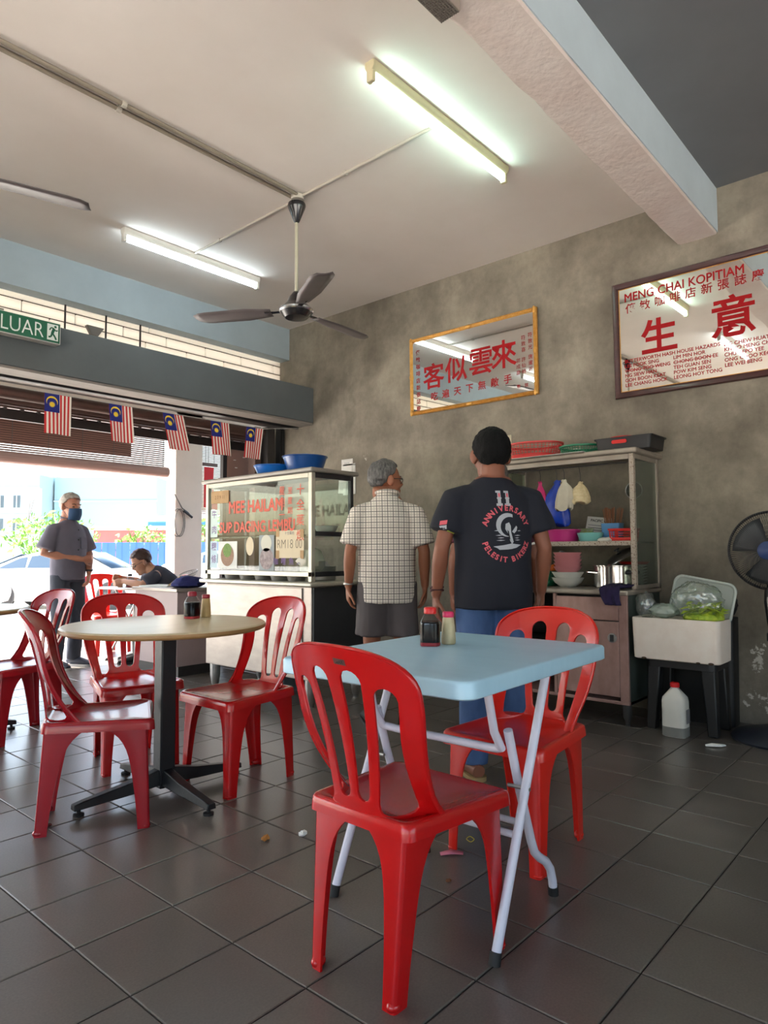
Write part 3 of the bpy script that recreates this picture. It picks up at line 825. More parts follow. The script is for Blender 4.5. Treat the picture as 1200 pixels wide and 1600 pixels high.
# ------------------------------------------------------------------ round tables
M_wood = mat('cream_laminate', (196, 178, 142), 0.3, rgb2=(206, 190, 156), scale=3, stretch=(1, 7, 1), bump=0.02)
M_wedge = mat('tan_edge', (160, 122, 78), 0.45, var=0.1, scale=8)
M_iron = mat('black_iron', (24, 26, 30), 0.45, bump=0.1, bscale=40)
def round_table(label, loc, a0=0.0, r=0.447, top=M_wood):
    t = thing('round_table', label, 'table', loc, a0, 'round tables with black cross bases')
    pr = [(0.0, 0.728), (r-0.012, 0.728), (r-0.002, 0.733), (r, 0.740), (r-0.002, 0.749)]
    part('edge_band', MB().lathe(pr, 64, cap0=False, cap1=False), M_wedge, t, angle=60)
    part('tabletop', MB().lathe([(r-0.002, 0.749), (r-0.008, 0.7545), (r-0.015, 0.755), (0.0, 0.755)], 64, cap0=False, cap1=False), top, t, angle=60)
    part('column', MB().box(-0.036, 0.036, -0.036, 0.036, 0.03, 0.725), M_iron, t, bevel=0.006)
    part('top_plate', MB().box(-0.16, 0.16, -0.025, 0.025, 0.718, 0.7275).box(-0.025, 0.025, -0.16, 0.16, 0.718, 0.7275), M_iron, t)
    for k in range(4):
        M = RZ(k*PI/2)
        f = MB().rings([[M @ V(x, -w, zb), M @ V(x, w, zb), M @ V(x, w*0.8, zt), M @ V(x, -w*0.8, zt)] for x, w, zb, zt in ((0.02, 0.028, 0.045, 0.115), (0.16, 0.026, 0.035, 0.085), (0.36, 0.022, 0.028, 0.058), (0.40, 0.022, 0.026, 0.05))])
        fo = part('base_foot', f, M_iron, t, bevel=0.004)
        part('leveller', MB().lathe([(0.022, 0), (0.022, 0.01), (0.008, 0.013), (0.008, 0.034)], 12, M=M @ T(0.375, 0, 0)), M_rubber, fo)
    return t
round_table('round table with cream top and black cross base, two bottles on it', (1.70, 2.815, 0), math.radians(-3))
round_table('round table cut off by the left edge, behind the left chairs', (1.32, 4.57, 0), math.radians(-4))

# ------------------------------------------------------------------ bottles
M_bglass = glass('bottle_glass', (240, 242, 242), 0.03)
M_soy = mat('soy_sauce', (12, 9, 10), 0.22, spec=0.25)
M_redcap = mat('red_cap', (206, 28, 30), 0.35)
M_pinkcap = mat('pink_cap', (205, 40, 92), 0.4)
M_marooncap = mat('maroon_cap', (142, 26, 44), 0.4)
M_pepper = mat('pepper_cream', (196, 184, 152), 0.5, rgb2=(176, 164, 124), scale=12)
M_pepper2 = mat('pepper_tan', (170, 142, 92), 0.5, rgb2=(186, 160, 112), scale=12)
def sq_ring(r, z, n=24, e=0.62):
    out = []
    for i in range(n):
        a = 2*PI*i/n + PI/4; c, s = math.cos(a), math.sin(a)
        out.append(V(r*math.copysign(abs(c)**e, c), r*math.copysign(abs(s)**e, s), z))
    return out
def soy_bottle(label, loc, rz, cap, level=0.082):
    t = thing('sauce_bottle', label, 'bottle', loc, rz, 'dark sauce bottles')
    part('base_ring', MB().rings([sq_ring(0.0315, 0.0), sq_ring(0.0335, 0.002), sq_ring(0.0335, 0.012)]), mat('bottle_base_red', (150, 34, 44), 0.35), t)
    part('sauce', MB().rings([sq_ring(0.0334, 0.0122), sq_ring(0.0337, 0.0735), sq_ring(0.0310, level)]), M_soy, t, angle=60)
    part('glass', MB().rings([sq_ring(0.0338, 0.0737), sq_ring(0.0328, 0.080), sq_ring(0.024, 0.101, e=0.8), sq_ring(0.0195, 0.109, e=1.0)], False, False), M_bglass, t, angle=60)
    part('cap', MB().lathe([(0.0195, 0.108), (0.0215, 0.110), (0.0215, 0.126), (0.019, 0.130), (0.012, 0.1315), (0.004, 0.132)], 20), cap, t)
    return t
def pepper_bottle(label, loc, rz, cap, body):
    t = thing('pepper_shaker', label, 'bottle', loc, rz, 'pepper shakers')
    part('body', MB().lathe([(0.022, 0.0), (0.025, 0.003), (0.0255, 0.018), (0.0232, 0.055), (0.020, 0.088), (0.0175, 0.094)], 20), body, t)
    part('cap', MB().lathe([(0.0185, 0.093), (0.0200, 0.096), (0.0200, 0.108), (0.017, 0.112), (0.004, 0.113)], 20), cap, t)
    return t
soy_bottle('dark sauce bottle with bright red cap on the blue table', (1.888, 1.448, 0.752), 0.5, M_redcap)
pepper_bottle('cream pepper shaker with pink cap on the blue table', (1.958, 1.422, 0.752), 0.2, M_pinkcap, M_pepper)
soy_bottle('half empty dark sauce bottle with maroon cap on the round table', (1.90, 2.915, 0.755), 0.3, M_marooncap, 0.078)
pepper_bottle('tan pepper shaker with maroon cap on the round table', (1.985, 2.925, 0.755), 0.2, M_marooncap, M_pepper2)

# ------------------------------------------------------------------ litter on the floor
M_tissue = mat('tissue_white', (232, 232, 228), 0.9)
def crumple(seed, r, flat=0.6, n=2):
    random.seed(seed); mb = MB()
    mb.ball((0, 0, 0), 1.0, 12, 8)
    v = []
    for p in mb.v:
        q = Vector(p); d = 1+0.55*mnoise.noise(q*2.3+V(seed, 0, 0)) + 0.25*mnoise.noise(q*6)
        v.append((q.x*r*d, q.y*r*d*0.85, max(0, q.z*r*flat*d + r*flat*0.8)))
    mb.v = v; return mb
solo('crumpled_tissue', crumple(3, 0.017), M_tissue, 'crumpled white tissue on the tiles left of the nearest chair', 'tissue', (1.793, 1.991, 0.0005), smooth=False)
solo('crumpled_tissue', MB().tube([(-0.055, 0.01, 0.006), (-0.02, 0.0, 0.011), (0.02, -0.008, 0.009), (0.05, 0.004, 0.006)], [(0.012, 0.005), (0.018, 0.009), (0.016, 0.008), (0.010, 0.005)], 7, ref=(0, 1, 0)), M_tissue, 'twisted white tissue on the tiles before the white jug', 'tissue', (4.071, 1.155, 0.0005), -0.8, smooth=False)
solo('dry_leaf', MB().rings([[V(-0.025+0.01*i, -0.016*math.sin(PI*(i+.5)/6), 0.003+0.004*(i % 2)), V(-0.025+0.01*i, 0.016*math.sin(PI*(i+.5)/6), 0.004+0.005*((i+1) % 2)), V(-0.025+0.01*i, 0.0, 0.011)] for i in range(6)]), mat('leaf_orange', (176, 118, 54), 0.8, var=0.2, scale=60), 'curled orange leaf scrap left of the crumpled tissue', 'food scrap', (1.678, 2.07, 0.0005), 0.6, smooth=False)
solo('dark_scrap', crumple(9, 0.014, 0.5), mat('scrap_brown', (84, 42, 38), 0.8), 'dark brown scrap behind the leg of the left chair', 'food scrap', (1.194, 2.816, 0.0005), smooth=False)
solo('paper_scrap', MB().rings([[V(-0.04, -0.012, 0.002), V(-0.04, 0.014, 0.002)], [V(0, -0.016, 0.008), V(0, 0.018, 0.010)], [V(0.04, -0.010, 0.002), V(0.045, 0.012, 0.003)]], False, False, False), mat('pink_paper', (206, 120, 140), 0.8), 'folded pink paper scrap under the blue table', 'paper', (2.03, 1.47, 0.0005), -0.8, solid=0.001)
solo('rubber_band', MB().tube([V(0.021*math.cos(a)*(1+0.3*math.sin(2*a)), 0.014*math.sin(a), 0.002) for a in [2*PI*i/18 for i in range(18)]], 0.0013, 5, loop=True), mat('band_yellow', (226, 206, 60), 0.6), 'yellow rubber band lying under the blue table', 'rubber band', (2.178, 1.49, 0.0002), 0.4)
solo('dry_leaf', crumple(21, 0.010, 0.4), mat('leaf_brown', (120, 76, 48), 0.8), 'tiny brown crumb under the blue table, nearest the camera', 'food scrap', (1.86, 1.36, 0.0005), smooth=False)
# ================================================================== mirrors on the wall
M_mirror = mat('silver_mirror', (232, 230, 224), 0.015, 1.0)
M_signred = mat('sign_red_paint', (152, 8, 16), 0.5, spec=0.2)
M_gilt = mat('gilt_frame', (196, 140, 62), 0.38, 0.55, rgb2=(214, 164, 88), scale=30, bump=0.35, bscale=50)
M_mahog = mat('mahogany_frame', (62, 30, 30), 0.3, var=0.25, scale=10, stretch=(1, 4, 4), coat=0.3)
TILT = math.radians(0.7)
def wall_mirror(name, label, y0, y1, z0, z1, mf, fw, ft):
    """hangs on the wall x=XW; local x runs to the viewer's right (-Y), local y up, local z out of the wall"""
    t = thing(name, label, 'mirror', (XW-0.012, (y0+y1)/2, (z0+z1)/2))
    t.rotation_euler = (Matrix.Rotation(-PI/2, 4, 'Z') @ Matrix.Rotation(PI/2+TILT, 4, 'X')).to_euler()
    w, h = abs(y1-y0)/2, (z1-z0)/2
    part('glass', MB().box(-w+fw*0.8, w-fw*0.8, -h+fw*0.8, h-fw*0.8, 0.008, 0.014), M_mirror, t, smooth=False)
    part('backing', MB().box(-w+0.004, w-0.004, -h+0.004, h-0.004, 0.0, 0.006), M_black, t)
    prof = ft
    for sx, sy, a in ((0, -1, 0), (1, 0, PI/2), (0, 1, PI), (-1, 0, 1.5*PI)):
        L_ = w if sx == 0 else h; D_ = h if sx == 0 else w
        R = []
        for e in (-1, 1):
            R.append([V(e*(L_-d), -D_+d, z) for d, z in prof])
        mb = MB().rings(R); mb.xf(RZ(a))
        part('frame_bar', mb, mf, t, angle=30)
    return t, w, h
gprof = [(0.0, 0.0), (0.0, 0.018), (0.008, 0.026), (0.014, 0.022), (0.020, 0.028), (0.030, 0.022), (0.034, 0.016), (0.034, 0.0)]
s1, w1, h1 = wall_mirror('sign_mirror', 'gilt framed mirror with red Chinese lettering on the cement wall', 3.828, 2.552, 2.297, 2.985, M_gilt, 0.034, gprof)
for px, py in ((0, h1-0.017), (0, -h1+0.017), (w1-0.017, 0), (-w1+0.017, 0), (w1-0.02, h1-0.02), (-w1+0.02, h1-0.02), (w1-0.02, -h1+0.02), (-w1+0.02, -h1+0.02)):
    part('frame_ornament', MB().ball((px, py, 0.024), (0.035 if px == 0 else 0.016, 0.016 if px == 0 else 0.03, 0.010), 12, 6), M_gilt, s1)
LM = lambda x, y: T(x, y, 0.0152)
# measured places of the lettering, relative to the centre
for ch, x, y, sz in (('客', -0.375, -0.115, 0.235), ('似', -0.135, -0.095, 0.230), ('雲', 0.115, -0.075, 0.245), ('來', 0.335, -0.065, 0.245)):
    lettering('lettering', ch, M_signred, s1, LM(x, y), sz, 0.0032)
for k, ch in enumerate('吃遍天下無敵手'):
    lettering('lettering', ch, M_signred, s1, LM(-0.37+k*0.123, -0.235+k*0.004), 0.078, 0.001)
for k, ch in enumerate('傳敏咖啡店新張誌慶'):
    lettering('lettering', ch, M_signred, s1, LM(-0.545, 0.195-k*0.063), 0.048, 0.0004)
for k, ch in enumerate('符敦光唐暹沂'):
    lettering('lettering', ch, M_signred, s1, LM(0.575, 0.12-k*0.048-(0.03 if k > 2 else 0)), 0.040, 0.0)
for k, ch in enumerate('符敦喜許仙禎'):
    lettering('lettering', ch, M_signred, s1, LM(0.515, 0.11-k*0.048-(0.03 if k > 2 else 0)), 0.040, 0.0)
for k, ch in enumerate('郭成慶'):
    lettering('lettering', ch, M_signred, s1, LM(0.467, -0.065-k*0.048), 0.038, 0.0)
lettering('lettering', '敬', M_signred, s1, LM(0.467, -0.27), 0.034, 0.0)
lettering('lettering', '賀', M_signred, s1, LM(0.535, -0.27), 0.034, 0.0)

mprof = [(0.0, 0.0), (0.0, 0.020), (0.006, 0.028), (0.030, 0.026), (0.042, 0.018), (0.045, 0.015), (0.045, 0.0)]
s2, w2, h2 = wall_mirror('sign_mirror', 'large dark wood framed mirror with red lettering MENG CHAI KOPITIAM', 1.942, 0.20, 2.158, 2.985, M_mahog, 0.045, mprof)
part('inner_slip', MB().box(-w2+0.040, w2-0.040, h2-0.048, h2-0.044, 0.014, 0.017).box(-w2+0.040, w2-0.040, -h2+0.044, -h2+0.048, 0.014, 0.017).box(-w2+0.044, -w2+0.048, -h2+0.044, h2-0.044, 0.014, 0.017), M_gilt, s2)['kind'] = 'stuff'
lx = lambda Y: (1.942+0.20)/2 - Y         # world Y to local x
def l2(body, Y, z, size, bold, align='CENTER', **k):
    return lettering('lettering', body, M_signred, s2, LM(lx(Y), z-(2.158+2.985)/2), size, bold, align, **k)
l2('MENG CHAI KOPITIAM', 1.860, 2.845, 0.084, 0.0, 'LEFT', sx=0.91, fat=0.0014)
for k, ch in enumerate('傳敏咖啡店新張誌慶'): l2(ch, 1.815-k*0.1015, 2.765+k*0.002, 0.074, 0.0008)
l2('生', 1.625, 2.462, 0.255, 0.006); l2('意', 1.155, 2.478, 0.285, 0.005)
rows = [('BUTTERWORTH HASH HOUSE HAZARDS', 1.868), ('LEE FOOK SING', 1.868), ('WONG TOO WENG', 1.868), ('NG SIEW HAN', 1.868), ('GOH BOON KEAT', 1.868), ('LEE CHANG HOCK', 1.868)]
for k, (tx, Y) in enumerate(rows): l2(tx, Y, 2.406-k*0.034, 0.034, 0.0, 'LEFT', fat=0.0006)
for k, tx in enumerate(('LIM MIN HOR', 'CHONG BOON EE', 'TEH GUAN SEN', 'POW KIM SENG', 'LEONG HOY TONG')): l2(tx, 1.535, 2.372-k*0.034, 0.034, 0.0, 'LEFT', fat=0.0006)
for k, tx in enumerate(('NG CHEW HUAT', 'KHOO MENG CHUA', 'CHU KEPO YEE', 'ONG CHOO KEONG', 'LEE WEI BENG')): l2(tx, 1.215, 2.396-k*0.034, 0.034, 0.0, 'LEFT', fat=0.0006)
st = MB()
for Y0, Y1, z in ((1.865, 1.61, 2.349), (1.53, 1.27, 2.349)): st.box(lx(Y0), lx(Y1), z-2.5715-0.0015, z-2.5715+0.0015, 0.0155, 0.0162)
part('strike_line', st, M_signred, s2)['kind'] = 'stuff'
l2('敬', 0.90, 2.215, 0.05, 0.0004)

# ------------------------------------------------------------------ papers on the wall
M_paper = mat('white_paper', (228, 226, 220), 0.85, var=0.02)
M_ink = mat('ink_grey', (120, 120, 130), 0.8)
def wall_paper(name, label, y, z, w, h, tw=0.0, m=None, x=XW):
    t = thing(name, label, 'paper', (x-0.002, y, z)); t.rotation_euler = (0, 0, -PI/2)
    M = Matrix.Rotation(PI/2, 4, 'X') @ RZ(tw)
    vs = []; n = 5
    for j in range(n+1):
        for i in range(n+1):
            u, v = i/n-0.5, j/n-0.5
            vs.append(M @ V(u*w, v*h, 0.001 + 0.010*max(0, -v)*abs(u)*2))
    part('sheet', MB().add(vs, [(j*(n+1)+i, j*(n+1)+i+1, (j+1)*(n+1)+i+1, (j+1)*(n+1)+i) for j in range(n) for i in range(n)]), m or M_paper, t, solid=0.0008)
    return t
t = wall_paper('notice_sheet', 'upper white notice sheet taped to the wall beside the glass stall', 4.645, 1.905, 0.155, 0.16)
lettering('lettering', 'Silverwin', M_ink, t, Matrix.Rotation(PI/2, 4, 'X') @ T(0, 0.035, 0.004), 0.02, 0)
wall_paper('notice_sheet', 'lower white notice sheet behind the first, with torn corners', 4.615, 1.785, 0.17, 0.30, 0.03)
wall_paper('notice_sheet', 'white sheet peeling from the wall under the notices', 4.70, 1.76, 0.12, 0.22, -0.05)
cal_ = wall_paper('wall_calendar', 'cream calendar sheet with a red circle behind the black shirt man', 2.96, 1.80, 0.30, 0.42, 0, mat('calendar_cream', (214, 206, 182), 0.8))
part('red_mark', MB().lathe([(0.055, 0), (0.07, 0.0), (0.07, 0.0015), (0.055, 0.0015)], 24, M=Matrix.Rotation(PI/2, 4, 'X') @ T(-0.07, -0.09, 0.006), cap0=False, cap1=False), M_signred, cal_)

# ================================================================== the glass food stall
M_steel = mat('stainless_dull', (166, 157, 150), 0.36, 0.5, rgb2=(150, 142, 136), scale=5, stretch=(1, 1, 3))
M_steeld = mat('charcoal_side_panel', (70, 72, 76), 0.4, 0.4, var=0.1, scale=4)  # darker than the stall's steel panels
M_alufr = mat('stall_aluminium', (196, 192, 178), 0.4, 0.4, var=0.06)
M_pane = glass('stall_glass', (246, 251, 249), 0.02)
M_stallred = mat('stall_lettering_red', (214, 92, 70), 0.6)
M_stallpur = mat('stall_lettering_purple', (120, 92, 150), 0.6)
cx0, cx1, cy0, cy1 = 3.225, 3.80, 3.50, 4.77
ct = thing('food_stall', 'stainless noodle stall with glass display case reading MEE HAILAM', 'food stall', (cx0, cy0, 0))
W_, D_ = cy1-cy0, cx1-cx0          # local: x into the stall, y along its front
part('body', MB().box(0.01, D_, 0.01, W_-0.01, 0.19, 0.835), M_steel, ct, bevel=0.004)
part('front_panel', MB().box(0.0, 0.0098, 0.10, W_-0.03, 0.20, 0.825), M_steel, ct, bevel=0.002)
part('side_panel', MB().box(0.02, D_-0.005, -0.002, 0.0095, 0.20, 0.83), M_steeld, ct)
part('countertop', MB().box(-0.035, D_+0.02, -0.035, W_+0.035, 0.837, 0.868), M_alufr, ct, bevel=0.010, seg=3)
for lx_, ly_ in ((0.06, 0.07), (0.06, W_-0.07), (D_-0.06, 0.07), (D_-0.06, W_-0.07)):
    part('leg', MB().lathe([(0.022, 0), (0.022, 0.02), (0.03, 0.03), (0.04, 0.10), (0.042, 0.19)], 12, (lx_, ly_, 0)), M_alu, ct)
cs = 0.905
dx1 = 0.42
M_dkfr = mat('stall_dark_frame', (58, 58, 62), 0.4, 0.4)
part('base_rail', MB().box(0.0, 0.03, 0.0, W_, cs, cs+0.035), M_alufr, ct, bevel=0.003)
for y in (0.0, W_-0.035):
    part('post', MB().box(0.0, 0.035, y, y+0.035, 0.869, 1.635), M_alufr, ct, bevel=0.003)
for y in (0.0, W_-0.03):
    part('post', MB().box(dx1-0.03, dx1, y, y+0.03, 0.869, 1.635), M_dkfr, ct, bevel=0.003)
    part('rail', MB().box(0.036, dx1-0.031, y, y+0.025, cs, cs+0.035), M_dkfr, ct, bevel=0.002)
    part('rail', MB().box(0.036, dx1-0.031, y, y+0.025, 1.19, 1.222), M_dkfr, ct, bevel=0.002)
    part('rail', MB().box(0.036, dx1-0.031, y, y+0.025, 1.60, 1.634), M_dkfr, ct, bevel=0.002)
part('rail', MB().box(0.0, 0.03, 0.036, W_-0.036, 1.60, 1.634), M_alufr, ct, bevel=0.003)
part('roof', MB().box(-0.03, dx1+0.03, -0.03, W_+0.03, 1.636, 1.668), mat('stall_roof', (150, 146, 140), 0.4, 0.4), ct, bevel=0.010, seg=3)
part('front_glass', MB().box(0.012, 0.017, 0.036, W_-0.036, cs+0.036, 1.599), M_pane, ct, smooth=False)
for z0, z1 in ((cs+0.036, 1.189), (1.223, 1.599)):
    part('side_glass', MB().box(0.037, dx1-0.032, 0.010, 0.014, z0, z1), M_pane, ct, smooth=False)
    part('side_glass', MB().box(0.037, dx1-0.032, W_-0.014, W_-0.010, z0, z1), M_pane, ct, smooth=False)
part('shelf', MB().box(0.03, dx1-0.02, 0.03, W_-0.03, 1.19, 1.20), glass('shelf_glass', (225, 240, 234), 0.05, opac=0.2), ct, smooth=False)
part('back_glass', MB().box(dx1-0.018, dx1-0.013, 0.031, W_-0.031, 1.223, 1.599), M_pane, ct, smooth=False)
# lettering on the front glass: local matrix, x runs to the viewer's right (-y)
SF = lambda y, z: frame((0.0105, y, z), (0, -1, 0), (0, 0, 1))
def sl(body, y, z, size, bold, m, align='CENTER', **k): return lettering('lettering', body, m, ct, SF(y, z), size, bold, align, **k)
sl('MEE HAILAM', 0.645, 1.385, 0.130, 0.0, M_stallred, sx=0.90, fat=0.0045)
sl('SUP DAGING LEMBU', 0.640, 1.235, 0.115, 0.0, M_stallred, sx=0.86, fat=0.0040)
for k, ch in enumerate('十全藥燉'): sl(ch, 0.130, 1.490-k*0.108, 0.085, 0.0006, M_stallred)
for k, ch in enumerate('星期一'): sl(ch, 0.330, 1.500-k*0.088, 0.068, 0.0006, M_stallred)
for k, ch in enumerate('至星期四'): sl(ch, 0.240, 1.500-k*0.072, 0.055, 0.0006, M_stallred)
for ch, z in (('牛', 1.36), ('肉', 1.235), ('粿', 1.10), ('條', 1.00)): sl(ch, 1.165, z, 0.070, 0.0006, M_stallpur)
for k, ch in enumerate('咖哩魚丸'): sl(ch, 0.395-k*0.085, 0.992, 0.055, 0.0006, M_stallpur)
# white paper behind part of the lettering, pictures and price card stuck on the glass
def card(name, y0, y1, z0, z1, m, x=0.0112, **k):
    return part(name, MB().box(x, x+0.0006, y0, y1, z0, z1), m, ct, **k)
M_cardw = mat('card_white', (226, 228, 224), 0.6); M_cardbr = mat('card_brown', (182, 148, 104), 0.7, var=0.1, scale=12)
M_cardcr = mat('card_cream', (224, 210, 180), 0.7)
card('character_strip', 1.120, 1.215, 0.955, 1.170, mat('strip_blue', (196, 220, 232), 0.6))
card('character_strip', 1.120, 1.215, 1.20, 1.42, mat('strip_pale', (206, 226, 222), 0.6))
c = part('wooden_card', MB().prism(rrect(0.235, 0.10, 0.012, 4), 0.003, SF(1.085, 1.52) @ T(0, 0, 0.002)), M_cardbr, ct)
lettering('lettering', '2 7 9 11', mat('card_ink', (120, 84, 52), 0.7), c, SF(1.085, 1.505) @ T(0, 0, 0.0055), 0.04, 0.0)
p_ = card('food_photo', 0.860, 1.110, 0.955, 1.165, M_cardw)
part('picture', MB().lathe([(0.0, 0.0008), (0.085, 0.0008)], 24, M=SF(0.985, 1.055), cap0=False, cap1=False), mat('soup_brown', (130, 96, 70), 0.6, rgb2=(160, 122, 92), scale=60), p_)
part('picture', MB().lathe([(0.0, 0.0014), (0.055, 0.0014)], 16, M=SF(0.985, 1.095), cap0=False, cap1=False), mat('herb_green', (84, 122, 52), 0.7, rgb2=(130, 160, 80), scale=90), p_)
p_ = card('food_photo', 0.415, 0.590, 0.930, 1.205, mat('photo_grey', (150, 160, 164), 0.6))
part('picture', MB().lathe([(0.0, 0.0008), (0.062, 0.0008)], 20, M=SF(0.505, 1.145), cap0=False, cap1=False), mat('bowl_cream', (206, 206, 190), 0.6), p_)
part('picture', MB().lathe([(0.0, 0.0008), (0.080, 0.0008)], 20, M=SF(0.500, 1.030), cap0=False, cap1=False), mat('soup_grey', (122, 108, 112), 0.6, rgb2=(176, 160, 160), scale=50), p_)
part('price_tag', MB().lathe([(0.0, 0.0008), (0.055, 0.0008)], 20, M=SF(0.700, 1.125) @ Matrix.Diagonal((0.85, 1.3, 1, 1)), cap0=False, cap1=False), M_cardcr, ct)
c = card('price_card', 0.092, 0.395, 1.035, 1.235, M_cardcr)
lettering('lettering', 'RM18 00', mat('pencil', (92, 84, 76), 0.8), c, SF(0.245, 1.105) @ T(0, 0, 0.0006), 0.095, -0.002, sx=0.8)
lettering('lettering', '十全藥材', M_ink, c, SF(0.245, 1.205) @ T(0, 0, 0.0006), 0.026, 0)
for y, z in ((0.375, 1.06), (0.375, 1.22), (0.11, 1.06), (0.11, 1.21)):
    part('tape', MB().box(0.0090, 0.0098, y-0.018, y+0.018, z-0.03, z+0.03), M_cardbr, c)
# things inside and on the stall
M_bluepl = mat('blue_basin', (8, 96, 180), 0.3, coat=0.2)
def basin(label, loc, r0, r1, h, m, name='plastic_basin', cat='basin', rim=0.012, group=None, rz=0, sy=1.0):
    pr = [(0.0, 0.003), (r0-0.004, 0.003), (r0, 0.006), (r1, h-0.004), (r1+rim, h), (r1+rim, h-0.005), (r1+0.004, h-0.008), (r0+0.005, 0.0), (0.0, 0.0)]
    return solo(name, MB().lathe(pr, 36, cap0=False, cap1=False, sy=sy), m, label, cat, loc, rz, group, solid=0)
basin('shallower blue plastic basin on the stall roof, left one', (3.45, 4.17, 1.668), 0.12, 0.155, 0.085, M_bluepl)
basin('deeper blue plastic basin on the stall roof, right one', (3.45, 3.82, 1.668), 0.12, 0.16, 0.125, mat('blue_basin_dark', (8, 70, 140), 0.3, coat=0.2))
M_bowlw = mat('white_melamine', (222, 222, 214), 0.3)
def bowl(label, loc, r, h, m, group=None, name='soup_bowl', tilt=0.0):
    pr = [(0.0, 0.006), (r*0.45, 0.006), (r*0.8, h*0.5), (r, h), (r+0.004, h), (r*0.84, h*0.45), (r*0.5, 0.002), (r*0.5, 0.0), (0, 0)]
    o = solo(name, MB().lathe(pr, 28, cap0=False, cap1=False), m, label, 'bowl', loc, 0, group)
    if tilt: o.rotation_euler = (tilt, 0, 0)
    return o
SL = ['farthest left', 'second', 'third', 'fourth', 'nearest right']
for k in range(5):
    yb = 4.55-k*0.19
    solo('steel_tray', MB().lathe([(0, 0.002), (0.06, 0.002), (0.075, 0.048), (0.085, 0.05), (0.075, 0.044), (0.062, 0), (0, 0)], 24, cap0=False, cap1=False), M_alu, SL[k]+' round steel pan under the stall glass', 'pan', (3.345, yb, 0.869), group='pans on the stall counter')
bowl('white bowl tilted on the stall shelf behind the side glass', (3.46, 3.60, 1.202), 0.085, 0.065, M_bowlw)
solo('noodle_bag', crumple(31, 0.10, 0.9), mat('bag_white', (222, 218, 204), 0.6), 'white bundle of noodles inside the stall, lower right corner', 'food bag', (3.33, 3.62, 0.942), smooth=True)
solo('steel_pot', MB().lathe([(0, 0), (0.10, 0), (0.105, 0.005), (0.105, 0.10), (0.11, 0.104), (0.10, 0.104), (0.10, 0.01), (0, 0.01)], 28, cap0=False, cap1=False), M_alu, 'low steel pot inside the stall near the side glass', 'pot', (3.53, 3.72, 0.869))
solo('grey_tub', MB().rings([[V(x, y, z) for x, y in rrect(0.3+0.06*z, 0.22+0.06*z, 0.03, 4)] for z in (0, 0.22, 0.22, 0.02)], True, True), mat('tub_grey_blue', (150, 176, 190), 0.45), 'pale blue grey tub on the floor under the stall', 'tub', (3.62, 4.20, 0))

# ------------------------------------------------------------------ low cupboard behind the stall
M_cup = mat('cupboard_laminate', (176, 158, 158), 0.5, var=0.05, scale=3)
cb = thing('low_cupboard', 'low pinkish grey cupboard between stall and pillar', 'cupboard', (3.30, 5.29, 0))
part('body', MB().box(0, 0.44, 0.0, 0.72, 0.09, 0.735), M_cup, cb, bevel=0.003)
part('plinth', MB().box(0.03, 0.42, 0.02, 0.70, 0, 0.09), M_darkgrey, cb)
part('top', MB().box(-0.02, 0.46, -0.02, 0.74, 0.735, 0.765), M_steel, cb, bevel=0.004)
cl = crumple(41, 0.16, 0.33)
solo('blue_cloth', cl, mat('navy_cloth', (38, 44, 106), 0.85, var=0.2, scale=20), 'crumpled navy cloth on the low cupboard', 'cloth', (3.50, 5.43, 0.7655))
solo('white_papers', MB().prism(rrect(0.26, 0.34, 0.01, 2), 0.012), M_cardw, 'white papers lying on the low cupboard', 'paper', (3.46, 5.80, 0.7655), 0.3)
t = thing('wire_ladle', 'round wire mesh strainer lying on the low cupboard', 'strainer', (3.62, 5.62, 0.80))
part('rim', MB().tube([V(0.085*math.cos(a), 0.085*math.sin(a), 0.03*math.cos(a)+0.09) for a in [2*PI*i/24 for i in range(24)]], 0.003, 6, loop=True), M_alu, t)
wm = MB()
for i in range(-6, 7):
    x = i*0.013; w = math.sqrt(max(0, 0.085**2-x*x))
    wm.tube([V(x, -w, 0.03*x/0.085+0.09), V(x, -w*0.5, 0.03*x/0.085+0.06), V(x, w*0.5, 0.03*x/0.085+0.06), V(x, w, 0.03*x/0.085+0.09)], 0.0014, 4)
    wm.tube([V(-w, x, 0.09-0.03*w/0.085), V(-w*0.5, x, 0.05), V(w*0.5, x, 0.07), V(w, x, 0.09+0.03*w/0.085)], 0.0014, 4)
part('mesh', wm, M_alu, t)['kind'] = 'stuff'
part('handle', MB().tube([(-0.08, 0, 0.065), (-0.20, 0.03, -0.030)], 0.007, 8), mat('bamboo', (196, 164, 110), 0.6), t)
# ================================================================== shelf cabinet by the wall
M_pinkst = mat('pinkish_steel', (176, 142, 134), 0.38, 0.25, rgb2=(150, 116, 108), scale=9, stretch=(1, 1, 0.6), bump=0.05)
M_rust = mat('speckled_edge', (176, 164, 150), 0.5, 0.2, rgb2=(86, 58, 44), scale=120, thresh=(0.56, 0.64))
M_cabfr = mat('cabinet_aluminium', (160, 150, 138), 0.42, 0.35, var=0.1, scale=10)
M_cabdk = mat('cabinet_dark', (34, 34, 36), 0.6)
M_cabside = mat('cabinet_side_green', (58, 66, 62), 0.5, var=0.1)
kb = thing('shelf_cabinet', 'glass sided shelf cabinet on a pinkish steel base against the wall', 'cabinet', (4.17, 1.672, 0))
